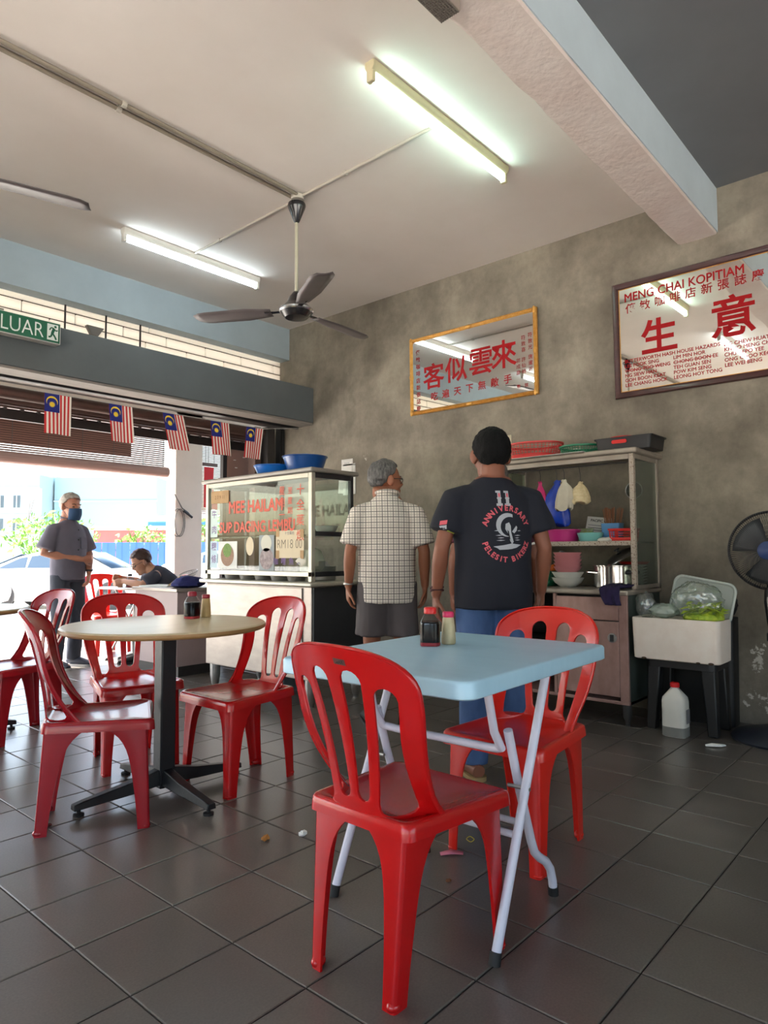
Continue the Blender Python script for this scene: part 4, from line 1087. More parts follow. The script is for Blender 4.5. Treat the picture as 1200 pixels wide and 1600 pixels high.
# local x into the wall, y to the left
KW = 1.00
part('base_body', MB().box(0.02, 0.56, 0.0, 0.02, 0.13, 0.80), M_cabside, kb)
part('base_body', MB().box(0.02, 0.56, KW-0.02, KW, 0.13, 0.80), M_cabside, kb)
part('base_floor', MB().box(0.0, 0.56, 0.0, KW, 0.13, 0.15), M_pinkst, kb, bevel=0.003)
part('base_back', MB().box(0.54, 0.56, 0.02, KW-0.02, 0.15, 0.80), M_cabdk, kb)
part('frame_stile', MB().box(0.0, 0.02, 0.0, 0.055, 0.15, 0.80), M_pinkst, kb, bevel=0.002)
d_ = part('door', MB().box(-0.004, 0.012, 0.057, 0.475, 0.175, 0.635), M_pinkst, kb, bevel=0.003)
part('lock_plate', MB().lathe([(0.0, 0.004), (0.014, 0.004), (0.028, 0.003), (0.030, 0)], 20, M=frame((-0.005, 0.098, 0.535), (0, -1, 0), (0, 0, 1))), M_alu, d_)
part('lock_slot', MB().box(-0.0105, -0.009, 0.086, 0.110, 0.515, 0.555), M_cabdk, d_)
part('drawer_front', MB().box(-0.003, 0.012, 0.057, 0.475, 0.642, 0.785), M_pinkst, kb, bevel=0.003)
part('frame_stile', MB().box(0.0, 0.02, 0.478, 0.50, 0.15, 0.80), M_pinkst, kb, bevel=0.002)
part('open_bay_shelf', MB().box(0.02, 0.54, 0.50, KW-0.02, 0.45, 0.465), M_cabdk, kb)
part('counter', MB().box(-0.02, 0.57, -0.012, KW+0.012, 0.80, 0.832), M_cabfr, kb, bevel=0.010, seg=3)
for x, y in ((0.04, 0.03), (0.04, KW-0.03), (0.52, 0.03), (0.52, KW-0.03)):
    part('leg', MB().lathe([(0.016, 0), (0.016, 0.03), (0.026, 0.05), (0.028, 0.13)], 10, (x, y, 0)), M_darkgrey, kb)
cz0, cz1 = 0.834, 1.70
x0, x1 = 0.12, 0.555
for x in (x0, x1-0.03):
    for y in (-0.015, KW-0.015):
        part('post', MB().box(x, x+0.03, y, y+0.03, cz0, cz1), M_rust if (x == x0 and y < 0.1) else M_cabfr, kb, bevel=0.002)
part('roof', MB().box(x0-0.03, x1+0.02, -0.045, KW+0.045, cz1, cz1+0.034), M_cabfr, kb, bevel=0.012, seg=3)
part('front_rail', MB().box(x0, x0+0.02, 0.016, KW-0.016, cz1-0.035, cz1-0.001), M_cabfr, kb, bevel=0.002)
sh_ = part('shelf', MB().box(x0+0.002, x1-0.01, 0.016, KW-0.016, 1.128, 1.134), M_cabfr, kb)
part('shelf_edge', MB().box(x0+0.000, x0+0.012, 0.016, KW-0.016, 1.112, 1.142), M_rust, sh_)
for y in (-0.012, KW-0.012):
    part('side_rail', MB().box(x0+0.031, x1-0.031, y, y+0.02, cz0, cz0+0.025), M_cabfr, kb)
    part('side_rail', MB().box(x0+0.031, x1-0.031, y, y+0.02, cz1-0.03, cz1-0.001), M_cabfr, kb)
    part('side_glass', MB().box(x0+0.031, x1-0.031, y+0.006, y+0.010, cz0+0.026, cz1-0.031), glass('cabinet_glass', (206, 214, 206), 0.05, opac=0.06), kb, smooth=False)
hk = MB().tube([(x0+0.05, 0.05, cz1-0.05), (x0+0.05, KW-0.05, cz1-0.05)], 0.005, 8)
part('hanging_rail', hk, M_darkgrey, kb)

def K(y): return y       # world coordinates from here on
ROOF = 1.7345
def lattice_basket(name, label, loc, rx, ry, h, m, flare=1.18, rz=0, n=44, rows=5, rect=False, cat='basket'):
    t = thing(name, label, cat, loc, rz)
    def outline(s, z, k=40):
        if rect: return [V(x, y, z) for x, y in rrect(2*rx*s, 2*ry*s, min(rx, ry)*0.25, 5)]
        return [V(rx*s*math.cos(2*PI*i/k), ry*s*math.sin(2*PI*i/k), z) for i in range(k)]
    part('floor', MB().rings([outline(1, 0.0), outline(1.0, 0.004)]), m, t)
    part('rim', MB().rings([outline(flare, h-0.012), outline(flare+0.09, h-0.010), outline(flare+0.10, h), outline(flare, h+0.001), outline(flare-0.02, h-0.004)], False, False), m, t)
    part('lower_band', MB().rings([outline(1.0, 0.0), outline(1.0+(flare-1)*0.35, h*0.35)], False, False), m, t, solid=0.002)
    w = MB()
    for i in range(n):
        a = 2*PI*i/n
        o = outline(1, 0, n) if not rect else None
        if rect:
            P = outline(1.0, 0); f = i/n*len(P); p = P[int(f)].lerp(P[(int(f)+1) % len(P)], f-int(f))
        else: p = o[i]
        s0, s1 = 1+(flare-1)*0.33, flare
        q0, q1 = V(p.x*s0, p.y*s0, h*0.33), V(p.x*s1, p.y*s1, h-0.006)
        w.tube([q0, q1], 0.0022, 4)
    for r in range(1, rows):
        f = 0.33+(1-0.33)*r/rows; s = 1+(flare-1)*f
        w.tube(outline(s, h*f), 0.0018, 4, loop=True)
    part('lattice', w, m, t)['kind'] = 'stuff'
    return t
M_redb = mat('red_basket', (200, 52, 50), 0.4); M_greenb = mat('green_basket', (16, 112, 78), 0.4); M_redsm = mat('red_small_basket', (204, 34, 30), 0.4)
lattice_basket('plastic_basket', 'large oval red colander basket on top of the shelf cabinet', (4.48, 2.46, ROOF), 0.145, 0.170, 0.125, M_redb, 1.18)
lattice_basket('plastic_basket', 'flat round green basket on top of the shelf cabinet', (4.48, 2.095, ROOF), 0.118, 0.118, 0.072, M_greenb, 1.2, rows=4)
t = thing('black_tray', 'black plastic crate with red handle holes on top of the shelf cabinet', 'crate', (4.47, 1.745, ROOF))
def rbox(w, d, h, fl, th=0.004):
    o = lambda k, z: [V(x, y, z) for x, y in rrect(w*k, d*k, 0.02, 4)]
    return MB().rings([o(1, 0), o(fl, h), o(fl+0.05, h), o(fl+0.05, h-0.008), o(fl-0.01, h-0.004), o(0.985, 0.004)], True, True)
part('shell', rbox(0.25, 0.35, 0.085, 1.06), mat('black_plastic', (24, 24, 27), 0.5), t)
for s in (-1, 1): part('handle_insert', MB().prism(rrect(0.10, 0.024, 0.010, 4), 0.004, frame((-0.1335, 0.02+s*0.0 if s < 0 else 0.02, 0.055), (0, -1, 0), (0, 0, 1))) if s < 0 else MB().prism(rrect(0.10, 0.024, 0.010, 4), 0.004, frame((0.1335, 0.02, 0.055), (0, 1, 0), (0, 0, 1))), M_redsm, t)
solo('red_cover', MB().lathe([(0, 0.01), (0.10, 0.012), (0.11, 0.004), (0.112, 0), (0, 0)], 24, cap0=False, cap1=False), M_redsm, 'red plastic lid lying in the black crate', 'lid', (4.47, 1.78, ROOF+0.086))
solo('foam_cup', MB().lathe([(0.024, 0), (0.033, 0.085), (0.035, 0.085), (0.03, 0.08), (0.022, 0.004)], 18), M_paper, 'white foam cup behind the green basket', 'cup', (4.645, 2.20, ROOF+0.0))
solo('flat_paper', MB().prism(rrect(0.20, 0.62, 0.01, 2), 0.002), M_paper, 'white paper lining under the baskets on the cabinet roof', 'paper', (4.335, 2.28, ROOF))
wall_paper('notice_sheet', 'white sheet hanging tilted behind the maroon shirt man', 2.88, 1.765, 0.20, 0.15, 0.30, x=XW)
t = thing('red_box', 'red packet on a wall bracket left of the cabinet', 'box', (4.64, 2.81, 1.735))
part('carton', MB().box(-0.06, 0.06, -0.09, 0.06, 0.0, 0.055), M_redsm, t, bevel=0.01)
solo('wall_bracket', MB().box(-0.10, 0.10, -0.13, 0.13, -0.012, 0.0), M_cabfr, 'small metal wall shelf holding the red packet', 'shelf', (4.65, 2.83, 1.734))
t = solo('yellow_packet', MB().box(-0.03, 0.03, -0.045, 0.045, 0.0, 0.075), mat('packet_yellow', (226, 182, 62), 0.5, rgb2=(240, 214, 120), scale=40), 'small yellow packet standing on the red packet', 'packet', (4.64, 2.84, 1.791), bevel=0.006)
# --- hanging bags
def hanging_bag(name, label, x, y, ztop, zbot, w, d, m, seed, neck=0.018, cat='bag'):
    random.seed(seed)
    t = thing(name, label, cat, (x, y, zbot))
    H_ = ztop-zbot; R = []
    prof = [(0.0, 0.80), (0.03, 0.97), (0.25, 1.0), (0.50, 0.94), (0.66, 0.80), (0.78, 0.58), (0.87, 0.34), (0.93, 0.20), (0.97, 0.30), (1.0, 0.22)]
    n = 40
    for f, k in prof:
        ring = []
        for i in range(n):
            a = 2*PI*i/n; fold = 1+0.16*math.sin(a*7+seed+f*1.5)+0.12*math.sin(a*12+f*5+seed)
            sway = 0.06*math.sin(f*5+seed)*w
            y = math.copysign(abs(math.sin(a))**0.7, math.sin(a))
            ring.append(V(d/2*k*math.cos(a)*fold, w/2*k*y*(1+0.04*math.sin(a*9+seed+f*4))+sway, f*H_+0.012*math.sin(a*3+seed)*(1 if f < 0.02 else 0.4)))
        R.append(ring)
    part('sack', MB().rings(R), m, t, angle=70)
    part('hook', MB().tube([(0, 0, H_*0.96), (0, 0, H_+0.05), (0.0, 0.008, 1.648-zbot), (0, 0.0, 1.655-zbot)], 0.0025, 6), M_darkgrey, t)
    return t
M_bagblue = mat('bag_blue', (14, 62, 178), 0.38, var=0.15, scale=20); M_bagpink = mat('bag_pink', (206, 36, 112), 0.4, var=0.15, scale=20)
M_bagwhite = mat('bag_offwhite', (196, 188, 170), 0.55, var=0.06, scale=20)
hanging_bag('plastic_bag', 'bundle of pink plastic bags hanging in the cabinet, leftmost', 4.40, 2.372, 1.575, 1.262, 0.105, 0.05, M_bagpink, 2)
hanging_bag('plastic_bag', 'bundle of blue plastic bags hanging in the cabinet', 4.40, 2.245, 1.572, 1.258, 0.185, 0.06, M_bagblue, 5)
hanging_bag('plastic_bag', 'folded off white bags hanging in front of the blue ones', 4.335, 2.155, 1.565, 1.362, 0.135, 0.04, M_bagwhite, 8)
hanging_bag('noodle_pouch', 'clear pouch of yellowish noodles hanging at the right of the bags', 4.36, 2.05, 1.545, 1.402, 0.125, 0.09, mat('noodle_cream', (206, 186, 140), 0.5, rgb2=(226, 210, 170), scale=35, stretch=(1, 1, 3)), 11)
# --- middle shelf
SH = 1.1345
solo('chopstick_holder', MB().rings([[V(x, y, z) for x, y in rrect(0.085*k, 0.13*k, 0.012, 4)] for z, k in ((0, 0.9), (0.125, 1.0), (0.13, 1.06), (0.13, 0.98), (0.01, 0.86))], True, True), mat('holder_blue', (98, 152, 202), 0.4), 'light blue chopstick holder on the middle shelf', 'holder', (4.52, 1.90, SH))
random.seed(3)
CH = mat('chopstick_brown', (132, 82, 48), 0.55)
for k in range(22):
    a = random.uniform(-0.045, 0.045); b = random.uniform(-0.025, 0.025)
    t_ = MB().tube([(b*0.7, a*0.7, 0.012), (b*1.3, a*1.55, 0.232+random.uniform(-0.008, 0.008))], [0.0026, 0.0036], 6)
    solo('chopstick', t_, CH, 'brown wooden chopstick standing in the light blue holder', 'chopstick', (4.52, 1.90, SH), group='chopsticks in the blue holder')
lattice_basket('plastic_basket', 'small red slotted basket at the right end of the middle shelf', (4.405, 1.775, SH), 0.055, 0.075, 0.088, M_redsm, 1.08, n=26, rows=4, rect=True)
basin('magenta plastic basin on the middle shelf', (4.415, 2.225, SH), 0.105, 0.125, 0.092, mat('basin_magenta', (200, 52, 132), 0.35), rim=0.010)
basin('pale teal bowl next to the magenta basin', (4.40, 2.005, SH), 0.060, 0.082, 0.066, mat('bowl_teal', (120, 186, 180), 0.35), rim=0.005, name='teal_bowl', cat='bowl')
solo('white_cloth', crumple(51, 0.075, 0.25), mat('cloth_white', (206, 204, 196), 0.9), 'white crumpled cloth before the blue chopstick holder', 'cloth', (4.395, 1.885, SH))
solo('white_tub', MB().rings([[V(x, y, z) for x, y in rrect(0.13*k, 0.17*k, 0.03, 4)] for z, k in ((0, 0.85), (0.05, 1.0), (0.055, 1.04), (0.055, 0.97), (0.008, 0.82))], True, True), mat('tub_pinkwhite', (222, 204, 200), 0.4), 'pinkish white food tub left of the magenta basin', 'tub', (4.40, 2.455, SH))
t = thing('leaning_paper', 'printed PACIFIC LABEL paper leaning at the back of the shelf', 'paper', (4.62, 2.06, SH)); 
M = T(0, 0, 0) @ Matrix.Rotation(-PI/2, 4, 'Z') @ Matrix.Rotation(PI/2-0.18, 4, 'X') @ RZ(-0.12)
part('sheet', MB().box(-0.10, 0.10, 0.0, 0.185, 0, 0.001, M), M_paper, t)
lettering('lettering', 'PACIFIC LAB', M_cabdk, t, M @ T(0, 0.15, 0.0018), 0.026, 0.0006)
for k in range(5): lettering('lettering', 'llll lll lllll lll', M_ink, t, M @ T(0.0, 0.125-k*0.017, 0.0018), 0.012, 0) if False else part('text_line', MB().box(-0.085, 0.085-0.02*(k % 2), 0.122-k*0.018, 0.126-k*0.018, 0.0012, 0.0018, M), M_ink, t)
def packet(label, loc, rz, w, h, m, tilt=0.15):
    mb = MB(); R = []
    for f, k in ((0, 0.08), (0.06, 0.35), (0.3, 0.9), (0.6, 1.0), (0.9, 0.4), (1.0, 0.08)):
        R.append([V(0.035*k*math.cos(2*PI*i/16)+tilt*h*f, w/2*(1-0.06*k)*math.copysign(abs(math.sin(2*PI*i/16))**0.6, math.sin(2*PI*i/16)), f*h) for i in range(16)])
    return solo('snack_packet', mb.rings(R), m, label, 'packet', loc, rz)
packet('orange and red noodle packet leaning at the left of the shelf', (4.46, 2.56, SH), 0.2, 0.15, 0.20, mat('packet_orange', (226, 104, 28), 0.35, rgb2=(204, 34, 26), scale=14, thresh=(0.45, 0.55)))
packet('yellow and red noodle packet behind the pink bags', (4.53, 2.44, SH), -0.1, 0.15, 0.21, mat('packet_gold', (238, 176, 40), 0.35, rgb2=(206, 44, 30), scale=16, thresh=(0.48, 0.56)))
packet('clear packet with green print between basin and paper', (4.50, 2.09, SH), 0.0, 0.12, 0.10, mat('packet_clear', (166, 176, 160), 0.3, rgb2=(140, 160, 60), scale=30))
t = thing('pot_lid', 'chrome ring cover hanging on the wall behind the cabinet', 'lid', (4.735, 1.83, 1.50))
part('ring', MB().tube([V(0, 0.058*math.cos(a), 0.058*math.sin(a)) for a in [2*PI*i/28 for i in range(28)]], 0.004, 6, loop=True), M_alu, t)
part('disc', MB().lathe([(0.0, 0.006), (0.054, 0.001), (0.054, 0), (0, 0)], 24, M=RY(-PI/2), cap0=False, cap1=False), glass('lid_glass', (200, 206, 200), 0.05, opac=0.1), t)
# --- counter level
CT = 0.8335
for k in range(2): bowl(('lower' if k == 0 else 'upper')+' white soup bowl under the pink bowls on the counter', (4.38, 2.165, CT+k*0.040), 0.105, 0.062, M_bowlw, 'bowls stacked on the counter')
M_bowlp = mat('bowl_pink', (214, 142, 146), 0.35)
PN = ['lowest', 'second lowest', 'middle', 'second highest', 'highest']
for k in range(5): bowl(PN[k]+' pink soup bowl in the stack on the counter', (4.38, 2.165, CT+0.084+k*0.024), 0.092, 0.055, M_bowlp, 'bowls stacked on the counter')
solo('plastic_wrap', crumple(61, 0.032, 1.4), glass('wrap_clear', (226, 230, 232), 0.15, opac=0.35), 'twist of clear plastic in the top pink bowl', 'wrapper', (4.36, 2.20, 1.000))
M_pot = mat('steel_pot_metal', (206, 202, 198), 0.16, 0.95)
t = thing('cooking_pot', 'shiny steel cooking pot on the counter with its lid ajar', 'pot', (4.455, 1.86, CT))
part('body', MB().lathe([(0, 0.0), (0.135, 0.0), (0.142, 0.006), (0.142, 0.140), (0.150, 0.144), (0.150, 0.148), (0.138, 0.148), (0.138, 0.01), (0, 0.008)], 40, cap0=False, cap1=False), M_pot, t)
part('handle', MB().tube([(-0.10, 0.10, 0.10), (-0.13, 0.14, 0.105), (-0.155, 0.12, 0.105), (-0.125, 0.07, 0.10)], 0.006, 8), M_pot, t)
part('handle', MB().tube([(-0.09, -0.112, 0.10), (-0.10, -0.165, 0.105), (-0.06, -0.175, 0.105), (-0.04, -0.135, 0.10)], 0.012, 8), M_black, t)
ML = T(4.455, 1.815, 0.990) @ Matrix.Rotation(math.radians(24), 4, 'X') @ Matrix.Rotation(math.radians(-22), 4, 'Y')
t = thing('pot_lid', 'shiny domed pot lid resting tilted on the steel pot', 'lid', (4.465, 1.82, 1.035))
ML2 = Matrix.Rotation(math.radians(-26), 4, 'X') @ Matrix.Rotation(math.radians(-18), 4, 'Y')
part('dome', MB().lathe([(0.0, 0.040), (0.05, 0.036), (0.10, 0.022), (0.122, 0.006), (0.128, 0.0), (0.122, 0.002), (0.098, 0.017), (0.05, 0.031), (0, 0.035)], 36, M=ML2, cap0=False, cap1=False), M_pot, t)
part('knob', MB().lathe([(0.006, 0.036), (0.006, 0.05), (0.02, 0.056), (0.018, 0.064), (0, 0.066)], 16, M=ML2), M_black, t)
lattice_basket('plastic_basket', 'green basket with blue and orange packets on the counter', (4.42, 2.395, CT), 0.075, 0.10, 0.105, M_greenb, 1.15, n=32, rows=4, rect=True)
solo('blue_packet', crumple(71, 0.055, 0.8), mat('packet_blue', (46, 74, 168), 0.4, rgb2=(180, 190, 220), scale=25), 'crumpled blue packet in the green basket on the counter', 'packet', (4.41, 2.41, CT+0.075))
solo('orange_fruit', MB().ball((0, 0, 0.03), 0.03, 16, 10), mat('orange_skin', (226, 110, 30), 0.5, bump=0.1), 'orange packet lump beside the pink bowls', 'fruit', (4.44, 2.30, CT+0.092))
solo('steel_cup', MB().lathe([(0.03, 0), (0.034, 0.06), (0.036, 0.06), (0.032, 0.004), (0, 0.004)], 20, cap1=False), M_alu, 'small steel cup at the left end of the counter', 'cup', (4.16, 2.50, CT))
t = thing('purple_cloth', 'dark purple cloth draped over the counter edge', 'cloth', (4.15, 1.76, CT))
vs = []; nu, nv = 14, 16
for j in range(nv+1):
    f = j/nv
    for i in range(nu+1):
        u = i/nu-0.5; w = 0.15*(1-0.35*f)
        if f < 0.45: x, z = 0.16-0.36*f, 0.012+0.022*abs(math.sin(u*9+f*4))*(1-f)
        else: x, z = -0.006-0.016*math.sin((f-0.45)*3)-0.006*math.sin(u*16), 0.012-(f-0.45)*0.19
        vs.append(V(x-0.006*math.sin(u*12+f*5), u*w+0.03*math.sin(f*3)-0.02, max(z, 0.010) if f < 0.45 else z))
part('drape', MB().add(vs, [(j*(nu+1)+i, j*(nu+1)+i+1, (j+1)*(nu+1)+i+1, (j+1)*(nu+1)+i) for j in range(nv) for i in range(nu)]), mat('cloth_purple', (38, 28, 66), 0.9, var=0.2, scale=25), t, solid=0.006)
PLN = 8
for k in range(PLN): solo('plate', MB().lathe([(0, 0.004), (0.05, 0.004), (0.078, 0.014), (0.08, 0.016), (0.05, 0.0), (0, 0)], 26, cap0=False, cap1=False), M_bowlw, 'white plate in the stack behind the side glass of the cabinet', 'plate', (4.60, 1.785, CT+k*0.019), group='plates stacked in the cabinet')
solo('red_tray', MB().lathe([(0, 0.0), (0.085, 0.0), (0.10, 0.014), (0.102, 0.016), (0.085, 0.004), (0, 0.004)], 26, cap0=False, cap1=False), M_redsm, 'red plastic tray on top of the stacked plates', 'tray', (4.60, 1.79, CT+PLN*0.019+0.002))

# ================================================================== foam box on the black stool, jug, stand fan
st_ = thing('plastic_stool', 'black plastic stool carrying the white foam box', 'stool', (4.39, 1.395, 0))
M_blkpl = mat('black_stool_plastic', (18, 18, 20), 0.5)
o_ = lambda w, d, r, z: [V(x, y, z) for x, y in rrect(w, d, r, 5)]
part('seat', MB().rings([o_(0.29, 0.40, 0.04, 0.375), o_(0.29, 0.40, 0.04, 0.415), o_(0.27, 0.38, 0.04, 0.425), o_(0.1, 0.2, 0.03, 0.424)]), M_blkpl, st_)
for sx in (-1, 1):
    for sy in (-1, 1):
        R = []
        for f in (0, 0.5, 1):
            w = 0.038-0.010*f; cx, cy = sx*(0.10+0.02*f), sy*(0.155+0.02*f); z = 0.38*(1-f)
            R.append([V(cx-w, cy-w, z), V(cx+w, cy-w, z), V(cx+w, cy+w, z), V(cx-w, cy+w, z)])
        part('leg', MB().rings(R), M_blkpl, st_, bevel=0.008)
M_foam = mat('foam_white', (216, 202, 190), 0.8, rgb2=(224, 214, 204), scale=9, bump=0.12, bscale=90)
fbx = thing('foam_box', 'white foam box full of bagged greens on the black stool', 'box', (4.29, 1.395, 0.4265))
ow, od = 0.26, 0.505
random.seed(12)
R = [o_(ow-0.03, od-0.03, 0.03, 0.0), o_(ow-0.012, od-0.012, 0.03, 0.006), o_(ow, od, 0.03, 0.24), o_(ow-0.006, od-0.006, 0.028, 0.247), o_(ow-0.05, od-0.05, 0.02, 0.247), o_(ow-0.055, od-0.055, 0.02, 0.03)]
part('shell', MB().rings(R), M_foam, fbx, angle=40)
for k, (y, z, s) in enumerate(((-0.20, 0.006, 1), (0.18, 0.006, 1), (-0.13, 0.005, 0.8), (-0.235, 0.235, 1.0))):
    part('chip', MB().ball((-ow/2+0.006 if k < 3 else -ow/2+0.02, y, z), (0.008*s, 0.016*s, 0.007*s), 8, 5), mat('foam_dirt', (62, 46, 30), 0.9), fbx)
M_greens = mat('leafy_greens', (116, 156, 34), 0.6, rgb2=(196, 206, 70), scale=22)
g_ = MB()
random.seed(5)
for k in range(70):
    c = V(random.uniform(-0.07, 0.07), random.uniform(-0.13, 0.05), random.uniform(0.0, 0.075))
    a = random.uniform(0, 2*PI); l = random.uniform(0.03, 0.06); w = l*0.45; tl = random.uniform(-0.5, 0.5)
    d = V(math.cos(a), math.sin(a), tl)*l; n = V(-math.sin(a), math.cos(a), random.uniform(-0.5, 0.5))*w
    g_.add([c-d, c-n*0.8+V(0, 0, 0.01), c+d, c+n*0.8+V(0, 0, 0.012)], [(0, 1, 2, 3)])
g_.ball((0, -0.04, -0.005), (0.08, 0.115, 0.045), 14, 8)
solo('leafy_vegetables', g_, M_greens, 'yellow green leafy vegetables in the clear bag in the foam box', 'vegetables', (4.275, 1.30, 0.685), smooth=False)['kind'] = 'stuff'
M_clear = glass('clear_plastic_bag', (246, 250, 247), 0.10, refl=0.22, opac=0.05)
M_clear2 = glass('milky_plastic_bag', (222, 234, 224), 0.15, refl=0.2, opac=0.30)
def bagblob(seed, r, sc, base=0.0):
    mb = MB().ball((0, 0, 0), 1.0, 48, 30); v = []
    for p in mb.v:
        q = Vector(p); d = 1+0.22*mnoise.noise(q*2.2+V(seed, 0, 0))+0.16*abs(mnoise.noise(q*5+V(0, seed, 0)))+0.10*abs(mnoise.noise(q*10+V(seed, 0, 3)))
        v.append((q.x*r[0]*d, q.y*r[1]*d, q.z*r[2]*d+r[2]))
    mb.v = v; return mb
solo('clear_bag', bagblob(4, (0.085, 0.135, 0.105), 1), M_clear, 'big clear plastic bag of greens standing in the foam box', 'bag', (4.285, 1.295, 0.672), angle=70)
solo('clear_bag', bagblob(9, (0.07, 0.075, 0.04), 1), M_clear2, 'milky crumpled bag in the middle of the foam box', 'bag', (4.28, 1.485, 0.672), angle=70)
solo('clear_bag', bagblob(14, (0.045, 0.055, 0.075), 1), M_clear, 'small clear bag at the left end of the foam box', 'bag', (4.285, 1.60, 0.665), angle=70)
t = thing('tub_cover', 'grey translucent tub lid standing upright in the foam box', 'lid', (4.385, 1.32, 0.665))
tl_ = Matrix.Rotation(math.radians(6), 4, 'Y') @ Matrix.Rotation(math.radians(10), 4, 'X')
F_ = frame((0, 0, 0.12), (0, -1, 0), (0, 0, 1))
part('panel', MB().prism(rrect(0.35, 0.235, 0.045, 6), 0.003, tl_ @ F_), mat('lid_grey', (150, 156, 150), 0.35), t)
part('lip', MB().tube([tl_ @ F_ @ V(x, y, 0.004) for x, y in rrect(0.35, 0.235, 0.045, 6)], 0.009, 8, loop=True), mat('lid_grey_edge', (176, 182, 176), 0.35), t)
solo('black_sack', bagblob(22, (0.06, 0.075, 0.095), 1), mat('sack_black', (22, 22, 24), 0.35), 'black plastic sack wedged behind the foam box', 'bag', (4.655, 1.25, 0.662), angle=70)
solo('black_crate', MB().rings([o_(0.14, 0.42, 0.03, 0), o_(0.15, 0.44, 0.03, 0.66)]), M_blkpl, 'dark crate standing between stool and wall behind the foam box', 'crate', (4.65, 1.40, 0))
# jug
jg = thing('plastic_jug', 'white plastic jug with red cap on the floor under the stool', 'jug', (4.17, 1.40, 0))
jr = lambda k, z, e=0.55: [V(0.063*k*math.copysign(abs(math.cos(a))**e, math.cos(a)), 0.068*k*math.copysign(abs(math.sin(a))**e, math.sin(a)), z) for a in [2*PI*i/28+PI/4 for i in range(28)]]
part('body', MB().rings([jr(0.92, 0.0), jr(1, 0.008), jr(1, 0.055), jr(1.0, 0.20), jr(0.94, 0.222), jr(0.42, 0.268, 0.9), jr(0.33, 0.276, 1.0), jr(0.33, 0.285, 1.0)]), mat('jug_white', (206, 204, 196), 0.4), jg, angle=60)
part('liquid_band', MB().rings([jr(1.008, 0.004), jr(1.008, 0.058)], False, False), mat('jug_grey', (120, 120, 116), 0.4), jg)
part('cap', MB().lathe([(0.025, 0.280), (0.026, 0.284), (0.026, 0.302), (0.022, 0.306), (0, 0.307)], 18), M_redcap, jg)
part('label_patch', MB().box(-0.03, 0.03, -0.071, -0.0695, 0.08, 0.16), mat('jug_label', (120, 118, 120), 0.6), jg)
# stand fan
sf = thing('stand_fan', 'black pedestal fan with wire cage at the right edge', 'fan', (4.42, 0.925, 0), math.radians(180))
M_fb = mat('fan_plastic_black', (22, 22, 26), 0.4); M_fbl = mat('fan_blue', (42, 62, 110), 0.4)
part('base', MB().lathe([(0.235, 0.0), (0.24, 0.012), (0.22, 0.035), (0.12, 0.065), (0.05, 0.085), (0.035, 0.12)], 36), mat('fan_base_navy', (26, 30, 42), 0.5), sf)
part('pole', MB().lathe([(0.030, 0.10), (0.030, 0.55), (0.038, 0.56), (0.038, 0.60), (0.020, 0.62)], 18), M_fb, sf)
part('control_panel', MB().tube([(0.0, 0, 0.59), (0.0, 0, 0.68), (0.0, 0, 0.78), (0.0, 0, 0.86)], [(0.020, 0.024), (0.030, 0.036), (0.034, 0.045), (0.030, 0.040)], 16, ref=(1, 0, 0)), M_fb, sf)
cp = part('control_face', MB().prism([(-0.010, -0.09), (0.010, -0.09), (0.022, 0.05), (0.020, 0.07), (-0.020, 0.07), (-0.022, 0.05)], 0.004, frame((0.036, 0, 0.74), (0, 1, 0), (0, 0, 1))), mat('fan_face_grey', (150, 140, 136), 0.4), sf)
for k in range(4): part('button', MB().lathe([(0.006, 0), (0.006, 0.004), (0, 0.005)], 10, M=frame((0.040, 0, 0.70+k*0.017), (0, 1, 0), (0, 0, 1))), M_fb, cp)
part('neck', MB().tube([(0, 0, 0.85), (-0.02, 0, 0.95), (-0.05, 0, 1.03), (-0.05, 0, 1.07)], [0.03, 0.026, 0.03, 0.03], 12), M_fb, sf)
CZ = 1.075
part('motor', MB().tube([(-0.16, 0, CZ), (-0.14, 0, CZ), (-0.05, 0, CZ), (-0.03, 0, CZ)], [0.03, 0.065, 0.08, 0.06], 20), M_fb, sf)
cg = MB()
RC = 0.222
for i in range(110):
    a = 2*PI*i/110; c, s = math.cos(a), math.sin(a)
    cg.tube([V(x, r*c, CZ+r*s) for x, r in ((0.085, 0.05), (0.083, 0.11), (0.066, 0.18), (0.035, 0.215), (0.01, RC))], 0.0013, 4)
    cg.tube([V(x, r*c, CZ+r*s) for x, r in ((-0.045, 0.07), (-0.05, 0.14), (-0.035, 0.20), (0.0, RC))], 0.0013, 4)
part('cage', cg, M_fb, sf)['kind'] = 'stuff'
part('cage_ring', MB().tube([V(0.004, RC*math.cos(a), CZ+RC*math.sin(a)) for a in [2*PI*i/48 for i in range(48)]], 0.0075, 8, loop=True), M_fb, sf)
part('badge', MB().lathe([(0.0, 0.096), (0.040, 0.094), (0.052, 0.086), (0.052, 0.080)], 24, M=T(0, 0, CZ) @ RY(PI/2)), M_fbl, sf)
for k in range(3):
    a0 = k*2*PI/3+0.4; bl = []
    for j in range(7):
        r = 0.045+0.150*j/6
        for i in range(7):
            u = i/6; aa = a0+(u-0.5)*1.35*(1-0.12*(j/6-0.5)**2)
            bl.append(V(0.02+0.030*(u-0.5), r*math.cos(aa), CZ+r*math.sin(aa)))
    part('fan_blade', MB().add(bl, [(j*7+i, j*7+i+1, (j+1)*7+i+1, (j+1)*7+i) for j in range(6) for i in range(6)]), mat('fan_blade_smoke', (54, 56, 60), 0.3), sf, solid=0.002)
